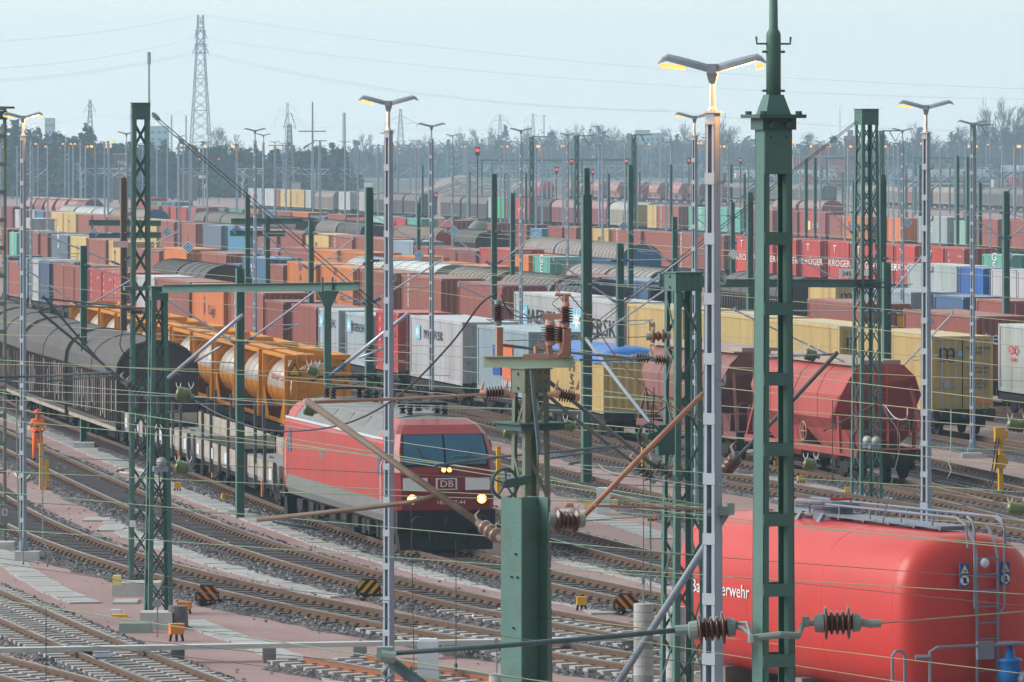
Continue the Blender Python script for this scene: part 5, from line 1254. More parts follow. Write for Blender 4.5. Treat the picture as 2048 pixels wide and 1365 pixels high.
def base_block(x, ytop, wpx, hpx, dpt, root, m_=concrete):
    d = dg(ytop + hpx, 0); hh = hpx * d / F; w_ = wpx * d / F
    b = MB(); b.hexa([Vector((i * w_ / 2 * f, j * dpt / 2 * f, z)) for z, f in ((-.1, 1.03), (hh, .97)) for i, j in ((-1, -1), (1, -1), (1, 1), (-1, 1))])
    q = local(root, (sx(x, d), d + dpt / 2, 0)); return b.build('mast_base', m_, root, q, -root.rotation_euler.z)
M6, z6 = lattice(281, 154.5, 207, .58, .42, R(8), 'tall rear lattice mast of the pair by the worker, guy wires at its top', leg=.10, pitch=.80, cap=.42, diag=.042)
M7, z7 = lattice(317, 146.5, 574, .60, .36, R(14), 'shorter front lattice mast of the pair by the worker, carrying a long beam', leg=.10, pitch=.78, cap=.32, diag=.042)
M5, z5 = lattice(1733, 192, 219, .78, .54, R(22), 'tall lattice mast behind the fire-service tank wagon with a long beam', leg=.10, pitch=1.0, cap=.5, diag=.042)
M4, z4 = lattice(1366, 100, 546, .62, .44, R(24), 'lattice mast with bolted head plate standing before the red tank wagon', leg=.095, pitch=.8, cap=.30, style='z', diag=.045)
M3, z3 = lattice(1061, 86, 738, .52, .37, R(30), 'rust-stained lattice mast carrying a disconnector switch', leg=.085, pitch=.74, cap=.34, style='z', m_=green_rust, diag=.045)
def ibeam(m, p0, p1, h=.2, w_=.16, up=(0, 0, 1)):
    p0, p1 = Vector(p0), Vector(p1); u = Vector((0, 0, 1))
    m.bar(p0, p1, .012, h)
    for s in (-1, 1): m.bar(p0 + u * s * h / 2, p1 + u * s * h / 2, w_, .014)
def local(root, v):
    q = Vector(v) - Vector(root.location); return Matrix.Rotation(-root.rotation_euler.z, 3, 'Z') @ q
base_block(273, 1166, 98, 27, .9, M6); base_block(312, 1226, 66, 34, .8, M7)
m = MB(); p0 = local(M7, D(325, 578, 146.2)); p1 = local(M7, D(718, 573, 141)); ibeam(m, p0, p1, .19, .2); m.build('beam', green, M7)
m = MB(); q0, q1 = local(M7, D(655, 582, 141.6)), local(M7, D(655, 768, 141.6)); m.bar(q0, q1, .16, .12)
m.poly([q0 + Vector((-.26, -.07, -.02)), q0 + Vector((.26, -.07, -.02)), q0 + Vector((.09, -.07, -.36)), q0 + Vector((-.09, -.07, -.36))], .14, (0, 1, 0))
for x_ in (-.12, .12): m.bar(q0 + Vector((x_, 0, -.05)), q0 + Vector((x_, 0, .32)), .04)
m.bar(q1 + Vector((-.06, 0, 0)), q1 + Vector((.1, 0, .0)), .22, .08); m.build('drop_post', green, M7)
m = MB(); p0 = local(M5, D(1318, 567, 184)); p1 = local(M5, D(1762, 567, 192.5)); ibeam(m, p0, p1, .24, .22)
m.box(p0 + Vector((.1, 0, .2)), (.22, .2, .2)); m.build('beam', green, M5)
m = MB()
for zz in (sz(565, 192), sz(575, 192)): m.box((0, 0, zz), (.95, .85, .05))
m.build('collar', green_dk, M5)
m = MB(); m.box((0, 0, sz(577, 154.5)), (.85, .7, .1)); m.build('collar', green, M6)
# --- disconnector on M3
dS = 85.5
def L3(x, y, dd=0.): return local(M3, D(x, y, dS + dd))
m = MB(); ibeam(m, L3(968, 724), L3(1146, 724, -.6), .15, .12); m.build('crossarm', mat('pale_green_steel', (.22, .31, .24), rough=.55, var=.1, dirt=(.35, .18, .09), dscale=1.3, damt=.5), M3)
m = MB()
m.bar(L3(998, 717), L3(998, 655), .10, .06); CB = mat('copper_bracket', (.42, .22, .16), rough=.55, var=.15); m.build('insulator_post', CB, M3)
m = MB(); m.bar(L3(1133, 720, -.5), L3(1133, 658, -.5), .12, .06); m.build('insulator_post', CB, M3)
m = MB(); m.bar(L3(1046, 714, -.7), L3(1125, 711, -.7), .08, .07)
m.bar(L3(1072, 693, -.7), L3(1072, 707, -.7), .05); m.bar(L3(1070, 694, -.7), L3(1096, 690, -.7), .05); m.bar(L3(1096, 690, -.7), L3(1100, 712, -.7), .08); m.tube([L3(1116, 712, -.7), L3(1124, 706, -.7), L3(1128, 690, -.7)], .06, 6)
m.build('switch_bracket', CB, M3)
m = MB(); m.bar(L3(1085, 634, -.7), L3(1125, 634, -.7), .03, .08); m.build('contact_plate', CB, M3)
m = MB(); m.tube([L3(1110, 590, -.5), L3(1142, 590, -.5)], .025, 6); m.bar(L3(1131, 590, -.5), L3(1131, 606, -.5), .07)
m.build('terminal', CB, M3)
for x_, y0, y1, dd, n_, rr, c_ in ((996, 652, 600, 0, 7, .10, 1), (1131, 656, 604, -.5, 6, .11, 2), (1100, 692, 642, -.7, 6, .13, 2), (1124, 694, 645, -.4, 6, .13, 2)):
    m = MB(); insulator(m, L3(x_, y0, dd), L3(x_, y1, dd), n_, rr, (c_, c_), 0, False); m.build('insulator', [ins_brown, cap_m, cap_pink], M3)
m = MB(); m.tube([L3(1063, 740, -.8), L3(1068, 800, -.8), L3(1075, 870, -.8), L3(1078, 905, -.8)], .03, 6); m.build('operating_rod', tube_d, M3)
for x0, x1 in ((960, 1018), (1108, 1160)):
    m = MB(); insulator(m, L3(x0, 788), L3(x1, 788 + (8 if x0 > 1000 else -4)), 6, .10, (1, 1), 0, False)
    for xx in (x0 + 4, x1 - 6): m.cur = 1; m.poly([L3(xx - 3, 780), L3(xx + 4, 780), L3(xx + 5, 757)], .02, (0, 1, 0))
    m.tube([L3(1018, 785), L3(1030, 795)] if x0 < 1000 else [L3(1095, 790), L3(1110, 788)], .045, 6); m.build('insulator', [ins_brown, cap_pink], M3)
m = MB(); c1 = .72
m.box((0, 0, sz(856, dS)), (c1, c1, .10)); m.box((0, 0, sz(849, dS)), (c1 + .12, c1 + .12, .02)); m.build('stiffener', green_dk, M3)
def spoked(root, c, r, name='tension_wheel'):
    m = MB(); n = 22
    for k in range(n):
        a, b = 2 * math.pi * k / n, 2 * math.pi * (k + 1) / n
        m.tube([c + Vector((r * math.cos(a), .02, r * math.sin(a))), c + Vector((r * math.cos(b), .02, r * math.sin(b)))], r * .11, 6)
    for k in range(5): m.bar(c, c + Vector((r * math.cos(k * 1.257 + .3), 0, r * math.sin(k * 1.257 + .3))), r * .1)
    m.lathe(c - Vector((0, .06, 0)), c + Vector((0, 1, 0)), [(0, r * .3), (.12, r * .3)], 10); m.bar(c, c + Vector((.45 if name else .3, .1, .05)), .1, .12)
    m.build(name, green_dk, root)
spoked(M3, local(M3, D(1011, 968, 85.4)), .21); spoked(M4, local(M4, D(1299, 873, 99.2)), .20)
m = MB(); m.box(local(M4, D(1330, 880, 99.4)), (.3, .14, .5)); m.build('wheel_bracket', green_dk, M4)
# --- M1: the near battened mast with a tube on top
d1 = 50.; M1 = empty('battened_mast', (sx(1547, d1), d1, 0), R(20), 'nearest green mast with ladder-like slots and a thick tube on top', 'catenary mast')
zt = sz(236, d1)
m = MB()
for s in (-1, 1):      # two channels
    def ch(z, k): return [Vector((s * .122 * k, -.10 * k, z)), Vector((s * .122 * k, .10 * k, z)), Vector((s * (.122 * k - .011), .10 * k, z)), Vector((s * (.122 * k - .011), -.10 * k, z))]
    m.loft([ch(z, k) for z, k in ((0, 1.5), (zt - .1, 1.0))])
    for t in (-1, 1):
        def fl(z, k): return [Vector((s * .122 * k, t * .10 * k, z)), Vector((s * .076 * k, t * .10 * k, z)), Vector((s * .076 * k, t * (.10 * k - .012), z)), Vector((s * .122 * k, t * (.10 * k - .012), z))]
        m.loft([fl(z, k) for z, k in ((0, 1.5), (zt - .1, 1.0))])
m.build('channel', green, M1)
k0 = zt - .42
for k in range(22):
    z = k0 - k * .585; f = 1.5 - .5 * z / zt; hh = .5 if k == 0 else .105
    for t in (-1, 1): m = MB(); m.box((0, t * (.10 * f + .004), z + (.2 if k == 0 else 0)), (.244 * f - .004, .009, hh)); m.build('batten_plate', green, M1)
m = MB(); m.box((0, 0, zt - .05), (.30, .27, .10)); m.box((0, 0, zt + .012), (.42, .42, .03))
for x_ in (-.16, .16):
    for y_ in (-.16, .16): m.lathe((x_, y_, zt + .02), (x_, y_, 20), [(0, .028), (.035, .028)], 6)
for x_ in (-.07, .07):
    m.lathe((x_, -.135, zt - .06), (x_, -9, zt - .06), [(0, .03), (.04, .03)], 6); m.lathe((x_, -.105, zt - .16), (x_, -.2, zt - .16), [(0, .012), (.012, .012)], 8)
m.build('head_plate', green_dk, M1)
m = MB()
zz = lambda y: sz(y, d1)
m.hexa([Vector((i * w_, j * w_, z)) for z, w_ in ((zt + .02, .115), (zz(190), .065)) for i, j in ((-1, -1), (1, -1), (1, 1), (-1, 1))])
m.sm = True; m.lathe((0, 0, zz(190)), (0, 0, 99), [(0, .062), (zz(72) - zz(190), .062), (zz(66) - zz(190), .058), (zz(58) - zz(190), .038), (zz(-60) - zz(190), .032)], 18); m.sm = False
for y_ in (182, 104): m.tube([(-.10, 0, zz(y_)), (.10, 0, zz(y_))], .012, 6)
for s in (-1, 1): m.tube([(s * .05, 0, zz(88)), (s * .15, 0, zz(88)), (s * .155, 0, zz(74))], .010, 6)
m.build('top_tube', green, M1)
# --- left edge mast
dM = 172.; M0 = empty('battened_mast', (sx(2, dM), dM, 0), R(20), 'tall rusty mast cut by the left edge of the photo', 'catenary mast')
m = MB(); zt0 = sz(217, dM)
for s in (-1, 1): m.box((s * .11, 0, zt0 / 2), (.05, .22, zt0))
for k in range(16): m.box((0, -.1, .5 + k * .8), (.2, .02, .12)); 
m.build('post', mat('mast_half_rusted', (.16, .22, .18), rough=.6, dirt=(.33, .17, .10), dscale=.35, damt=.95), M0)
m = MB(); m.box((.1, 0, zt0 + .02), (.55, .2, .06)); m.box((0, 0, zt0 - .2), (.3, .3, .25)); m.build('head_plate', green_dk, M0)
m = MB(); m.box((.02, -.2, sz(1028, dM)), (.24, .1, .55)); m.build('box', concrete_g, M0)
lettering('B', .16, darkblue, M0, (.04, -.27, sz(1024, dM)), ENDF)
m = MB(); m.box((.04, -.255, sz(1024, dM)), (.16, .01, .2)); m.build('plate', white_m, M0)
base_block(2, 1085, 52, 16, .7, M0)
# --- H-profile poles with cantilever arms
def hpole(x, ytop, d, w_, label, mm=green, rz=R(15), arms=(), zb=0., step=None):
    r = empty('catenary_mast', (sx(x, d), d, 0), rz, label, 'catenary mast', 'green catenary masts'); zt = sz(ytop, d)
    def hp(z0, z1, w_):
        m = MB(); 
        for s in (-1, 1): m.box((s * w_ / 2, 0, (z0 + z1) / 2), (.022, w_, z1 - z0))
        m.box((0, 0, (z0 + z1) / 2), (w_ - .024, .016, z1 - z0)); return m
    hp(zb, zt, w_).build('pole', mm, r)
    if step: hp(zt, sz(step, d), w_ * .6).build('upper_pole', mm, r)
    for arm in arms: cantilever(r, d, *arm)
    return r
def cantilever(r, d, foot, tip, tie=None, m_=None, rad=.035, reg=True, dd=0.):
    m_ = m_ or tube_l; A_ = local(r, D(foot[0], foot[1], d)); B_ = local(r, D(tip[0], tip[1], d + dd)); s = 1 if tip[0] > foot[0] else -1
    m = MB(); m.tube([A_ + (B_ - A_) * .16, B_], rad, 6)
    if tie is not None:
        t0 = local(r, D(foot[0] + s * 5, tie, d)); t0.x = A_.x * .3; q = t0 + (B_ - t0) * .17; m.tube([q, B_ + (t0 - B_) * .04], rad * .7, 6)
    if reg:
        q = A_ + (B_ - A_) * .36; e = q + (B_ - A_) * .42; e.z = q.z + (B_.z - A_.z) * .02; m.tube([q, e], rad * .6, 5); m.tube([e + Vector((0, 0, .02)), e + Vector((-s * .35, 0, -.14)), e + Vector((-s * .9, 0, -.16))], rad * .4, 5)
    m.lathe(B_, B_ + Vector((0, 0, 1)), [(-.06, rad * 1.3), (.1, rad * 1.3)], 6)
    a_ = m.build('cantilever', m_, r)
    m = MB(); insulator(m, A_, A_ + (B_ - A_) * .18, 3, rad * 2.0, (1, 1), 0, False, 8, .25)
    if tie is not None: insulator(m, t0, t0 + (B_ - t0) * .18, 3, rad * 1.8, (1, 1), 0, False, 8, .25)
    m.build('insulator', [ins_blue, tube_l], a_)
hpole(247, 356, 262, .24, 'brown catenary mast behind the tall rear lattice mast', brownpost, arms=[((245, 532), (78, 466), 467), ((249, 520), (356, 464), 466)])
P2 = hpole(167, 492, 230.6, .22, 'green mast on a concrete foot beyond the worker', arms=[((164, 616), (35, 527), 528), ((170, 616), (262, 560), 529)])
P3 = hpole(480, 537, 184, .22, 'green mast standing just left of the red locomotive', arms=[((476, 690), (331, 598), None), ((486, 690), (630, 583), None)])
hpole(738, 375, 205, .23, 'tall green mast rising behind the red locomotive', arms=[((735, 610), (660, 577), 522), ((742, 608), (886, 519), 522)])
hpole(988, 348, 268, .22, 'green mast behind the disconnector switch', arms=[((984, 532), (892, 463), 464), ((992, 530), (1083, 462), 463)])
hpole(1173, 390, 202, .29, 'stepped green mast with a thinner upper half, by the white cabinet', step=337, arms=[((1166, 682), (918, 571), 569), ((1181, 682), (1342, 572), 569)])
hpole(1240, 487, 231, .24, 'green mast rising in front of the yellow containers', arms=[((1236, 608), (1108, 520), 522), ((1245, 606), (1363, 519), 521)])
hpole(622, 440, 300, .22, 'green mast over the orange containers', arms=[((618, 540), (527, 467), 468), ((627, 540), (706, 478), 467)])
hpole(535, 436, 335, .22, 'green double-armed mast over the blue containers')
hpole(1349, 434, 300, .22, 'green mast right of the turquoise container', arms=[((1345, 527), (1256, 463), 461), ((1352, 527), (1440, 470), 461)])
hpole(1261, 330, 335, .26, 'thick green mast over the far ribbed vans')
hpole(837, 407, 440, .22, 'thin green mast over the black van', arms=[((834, 484), (747, 432), 431), ((840, 484), (910, 430), 430)])
hpole(1025, 387, 345, .23, 'green mast right of the black van end')
P14 = hpole(1773, 525, 202, .24, 'green mast beside the nearest red hopper wagon', arms=[((1768, 762), (1470, 621), 623), ((1778, 762), (1905, 628), 627)])
hpole(1765, 350, 245, .24, 'tall green mast just right of the lattice mast with the long beam', arms=[((1761, 600), (1592, 517), 519), ((1769, 600), (1842, 516), 517)])
hpole(1709, 362, 300, .2, 'thin green mast just left of the lattice mast with the long beam', arms=[((1706, 468), (1660, 424), 425)])
hpole(2012, 383, 262, .25, 'green mast over the turquoise container at the right', arms=[((2008, 480), (1930, 424), 426), ((2016, 480), (2062, 440), 426)])
hpole(1465, 405, 350, .2, 'green mast left of the nearest green mast', arms=[((1461, 490), (1384, 430), 432), ((1468, 490), (1506, 450), 432)])
hpole(1500, 385, 272, .24, 'thick green mast beside the nearest green mast')
hpole(495, 390, 335, .25, 'green mast behind the third lamp mast')
for k, (x, y, d_) in enumerate(((1052, 345, 700), (1217, 348, 640), (1342, 330, 620), (1390, 300, 760), (1612, 317, 520), (1630, 316, 560), (1915, 312, 520), (1935, 314, 560), (1960, 366, 480), (1489, 348, 640), (1462, 330, 640), (1805, 285, 620), (1840, 330, 640), (845, 330, 800), (1430, 330, 800))):
    hpole(x, y, d_, .25, ['thin green mast before the track hump', 'thin green mast before the pink hoppers', 'thin mast at the red hopper', 'thin mast by the paired lamp masts', 'left one of two thin masts over the maroon van', 'right one of two thin masts over the maroon van', 'left one of two thin masts over the tan vans', 'right one of two thin masts over the tan vans', 'short green mast over the ribbed vans at the right', 'thin mast with a blue diamond right of the lamp column', 'thin mast with a white name board', 'tall thin mast behind the right-hand lamp', 'thin mast above the tan van', 'thin mast left of the track hump', 'thin mast above the name board'][k])
# portal beams in mid-yard, with sign diamonds hung from span wires
for k, (x0, y0, x1, y1, d_) in enumerate(((178, 446, 322, 447, 330), (178, 471, 322, 471, 330), (462, 443, 606, 443, 335), (460, 467, 570, 468, 335))):
    m = MB(); ibeam(m, D(x0, y0, d_), D(x1, y1, d_), .3, .2); tag(m.build('crossbeam', green), ['upper green crossbeam beside the tall lattice mast', 'lower green crossbeam beside the tall lattice mast', 'upper green crossbeam over the blue containers', 'lower green crossbeam over the blue containers'][k], 'crossbeam', 'green crossbeams')
# ================================================================ LAMP MASTS
def lamp_arm(m, s, W=.10):
    secs = []
    for t, x, z, w_, h in ((0, .03, 0, .06, .085), (.3, .17, .04, .09, .085), (.6, .34, .085, .105, .085), (.85, .46, .115, .105, .075), (.96, .51, .10, .10, .05), (1, .56, .055, .085, .012)):
        secs.append([Vector((s * x, -w_, z - h * .55)), Vector((s * x, w_, z - h * .55)), Vector((s * x, w_ * .95, z + h * .1)), Vector((s * x, w_ * .6, z + h * .45)), Vector((s * x, -w_ * .6, z + h * .45)), Vector((s * x, -w_ * .95, z + h * .1))])
    m.loft(secs)
def lamp_head_mesh(sc=1.0):
    m = MB(); lamp_arm(m, -1); lamp_arm(m, 1); m.box((0, 0, -.005), (.1, .16, .1)); m.hexa([Vector((i * w_, j * w_, z)) for z, w_ in ((-.16, .03), (-.05, .06)) for i, j in ((-1, -1), (1, -1), (1, 1), (-1, 1))]); return m.mesh('lamp_head', [headm])
def lens_mesh(s):
    x0, x1 = ((.29, .54) if s < 0 else (.46, .53)); q = [Vector((s * x, y, z)) for x, y, z in ((x0, -.08, .03), (x0, .08, .03), (x1, .075, .05), (x1, -.075, .05))]; m = MB()
    m.hexa([Vector((v.x * .97 + s * .01, v.y * .8, v.z - .045)) for v in q] + [v for v in q]); return m.mesh('lamp_glass', [lamp_on])
def column_mesh(zt, w0, w1, k=None):
    # two channels joined by battens: slots towards local -x
    m = MB(); n = int(zt / .62)
    def half(z): f = z / zt; return (w0 + (w1 - w0) * f) / 2
    m.cur = 1
    for s in (-1, 1):
        m.cur = 1
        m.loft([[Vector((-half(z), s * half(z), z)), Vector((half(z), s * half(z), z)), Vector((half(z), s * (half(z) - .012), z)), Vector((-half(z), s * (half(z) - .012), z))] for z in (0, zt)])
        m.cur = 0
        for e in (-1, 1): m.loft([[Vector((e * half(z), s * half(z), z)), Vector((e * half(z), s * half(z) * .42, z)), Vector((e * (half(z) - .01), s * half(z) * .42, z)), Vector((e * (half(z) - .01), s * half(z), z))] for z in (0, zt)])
    m.cur = 0
    for i in range(n + 1):
        z = zt - .06 - i * .62
        if z < .1: break
        for e in (-1, 1): m.box((e * (half(z) + .003), 0, z), (.008, 2 * half(z), .12))
    m.cur = 0; m.box((0, 0, zt + .008), (w1 + .05, w1 + .05, .02))
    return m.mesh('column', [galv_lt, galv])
def lamp(x, yj, d, label, lit=(0, 0), near=True, w0=.16, w1=.115, rz=R(58), neck=.36, foot=False, glow=0.):
    zj = sz(yj, d); r = empty('lamp_mast', (sx(x, d), d, 0), 0, label, 'lamp mast', 'tall twin-arm lamp masts')
    zc = zj - .16 - neck
    me = cached(('col', round(zc, 1), w0, w1), lambda: column_mesh(round(zc, 1), w0, w1)); obj('column', me, r, (0, 0, zc - round(zc, 1)), rz)
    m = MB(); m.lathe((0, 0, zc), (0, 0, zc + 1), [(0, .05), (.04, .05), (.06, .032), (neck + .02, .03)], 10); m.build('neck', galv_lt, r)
    hd = obj('lamp_head', cached('lh', lamp_head_mesh), r, (0, 0, zj), R(-8))
    for s, on in zip((-1, 1), lit):
        if on: obj('lamp_glass', cached(('lg', s), lambda: lens_mesh(s)), hd)
    if foot:
        m = MB(); w_ = w0
        m.hexa([Vector((i * a_, j * a_, z)) for z, a_ in ((.12, w_ * 1.2), (.2, w_ * 1.2)) for i, j in ((-1, -1), (1, -1), (1, 1), (-1, 1))])
        m.hexa([Vector((i * a_, j * b_, z)) for z, a_, b_ in ((.2, w_ * 1.15, .02), (.75, w_ * .45, .02)) for i, j in ((-1, -1), (1, -1), (1, 1), (-1, 1))])
        m.hexa([Vector((j * b_, i * a_, z)) for z, a_, b_ in ((.2, w_ * 1.15, .02), (.75, w_ * .45, .02)) for i, j in ((-1, -1), (1, -1), (1, 1), (-1, 1))])
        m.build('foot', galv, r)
    if near:   # climbing brackets and cable clips
        m = MB()
        for k in range(4): z = zc - .72 - k * 1.04; m.box((w1 * .75, -.03, z), (w1 * .9, .02, .035)); m.box((w1 * 1.15, -.03, z + .05), (.03, .02, .09))
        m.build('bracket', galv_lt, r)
    if glow:
        for s, on in zip((-1, 1), lit):
            if on:
                l = bpy.data.lights.new('sodium_light', 'POINT'); l.energy = glow; l.color = (1, .36, .08); l.shadow_soft_size = .06
                o = bpy.data.objects.new('sodium_light', l); COL.objects.link(o); o.parent = hd; o.location = (s * .36, 0, -.09)
    return r
lamp(1425, 137, 62, 'nearest lamp mast with its left arm glowing, beside the nearest green mast', (1, 1), w0=.21, w1=.109, glow=60, neck=.3)
lamp(777, 207, 112, 'unbroken pale lamp mast in front of the red locomotive', (1, 0), w0=.17, w1=.115, glow=55)
lamp(1852, 215, 121, 'lamp mast rising behind the fire-service tank wagon', (1, 0), w0=.2, w1=.117, glow=55)
LA = lamp(46, 235, 165.6, 'lamp mast next to the worker in orange', (1, 1), w0=.15, w1=.11, glow=55, foot=True, rz=R(60))
lamp(863, 253, 236, 'lamp mast right behind the mast in front of the locomotive', (0, 0), glow=0)
LB = lamp(1945, 248, 222, 'lamp mast on a concrete foot beside the nearest yellow container', (0, 0), foot=True)
lamp(510, 262, 300, 'dark-headed lamp mast over the blue containers', (0, 0))
lamp(1042, 262, 285, 'lamp mast over the turquoise container', (0, 0))
lamp(1389, 235, 168, 'lamp mast half hidden behind the nearest lamp mast', (1, 0), glow=50)
base_block(54, 1104, 50, 18, .6, LA); base_block(1945, 907, 42, 10, .6, LB); base_block(168, 886, 42, 12, .7, P2); base_block(477, 1020, 42, 9, .7, P3); base_block(1772, 998, 28, 9, .6, P14)
mids = [(62, 272, 400, 0, 1), (253, 268, 360, 1, 1), (358, 274, 520, 0, 0), (527, 271, 440, 0, 0), (775, 269, 430, 0, 0), (1135, 270, 400, 0, 0), (1805, 262, 304, 0, 0), (905, 272, 470, 0, 0), (95, 285, 600, 0, 0), (209, 285, 620, 0, 0), (414, 285, 640, 0, 0), (550, 285, 620, 0, 0), (1072, 284, 560, 0, 0), (1205, 283, 520, 0, 0), (1250, 285, 600, 0, 0), (832, 283, 620, 0, 0), (935, 285, 640, 0, 0), (716, 283, 560, 0, 0), (1690, 280, 480, 0, 0), (1640, 285, 600, 0, 0), (1980, 278, 560, 0, 0), (1880, 287, 620, 0, 0), (1456, 283, 500, 0, 0), (1910, 285, 660, 0, 0), (1787, 287, 640, 0, 0), (1415, 277, 470, 0, 0), (690, 285, 600, 0, 0), (1001, 284, 610, 0, 0), (1332, 284, 600, 0, 0)]
names_m = ['lamp mast just right of the one next to the worker', 'glowing lamp mast left of the tall rear lattice mast']
for k, (x, y, d_, a_, b_) in enumerate(mids):
    near_ = sorted(mids, key=lambda q: abs(q[0] - x))
    lamp(x, y, d_, names_m[k] if k < 2 else f'mid-yard grey twin-arm lamp mast, {ORD[sorted(q[0] for q in mids[2:]).index(x)] if k - 2 < 50 and sorted(q[0] for q in mids[2:]).index(x) < 20 else ORD[len(mids) - 3 - sorted(q[0] for q in mids[2:]).index(x)]} of them from the {"left" if sorted(q[0] for q in mids[2:]).index(x) < 20 else "right"}', (a_, b_), near=False, glow=0)
# distant lamps
def far_lamp(zj, h, lit):
    m = MB(); m.cur = 0
    m.bar((0, 0, 0), (0, 0, zj), .22, .22); m.cur = 1
    if h: m.box((0, 0, zj + .05), (2.0 * .75, .3, .1))
    else:
        lamp_arm(m, -1); lamp_arm(m, 1)
    m.cur = 2
    for s, on in zip((-1, 1), lit):
        if on: m.box((s * .42, 0, zj - .06), (.34, .34, .26))
    m.cur = 3
    if any(lit): m.bar((-.02, -.115, zj - .2), (-.02, -.115, zj - 1.3), .2, .02)  # orange strip painting the lamp's glow onto the pole
    return m.mesh('lamp_mast', [galv, headm, lamp_on, mat('painted_pole_glow', (.62, .33, .18), rough=.5)])
rl = random.Random(21); cnt = 0
pts = []
for k in range(170):
    x = rl.uniform(-5, 2052); d_ = 600 + 1700 * rl.random() ** 1.1
    if x < 420: d_ = min(d_, 1150)
    if any(abs(x - q[0]) < 6 and abs(d_ - q[1]) < 300 for q in pts): continue
    pts.append((x, d_))
for x, d_ in sorted(pts):
    zj = 11.75 + rl.uniform(-.5, .35); p_ = .30 if 420 < x < 1000 else .5
    lit = (rl.random() < p_, rl.random() < p_ * .8); hflat = rl.random() < .3
    if hflat: lit = (0, 0)
    z_ = round(zj * 2) / 2
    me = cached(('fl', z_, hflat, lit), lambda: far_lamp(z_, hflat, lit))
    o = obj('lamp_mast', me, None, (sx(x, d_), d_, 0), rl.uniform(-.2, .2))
    on = any(lit)
    tag(o, ('distant lamp mast glowing orange against the wood' if on else 'distant unlit lamp mast against the wood'), 'lamp mast', 'distant lit lamp masts' if on else 'distant unlit lamp masts')
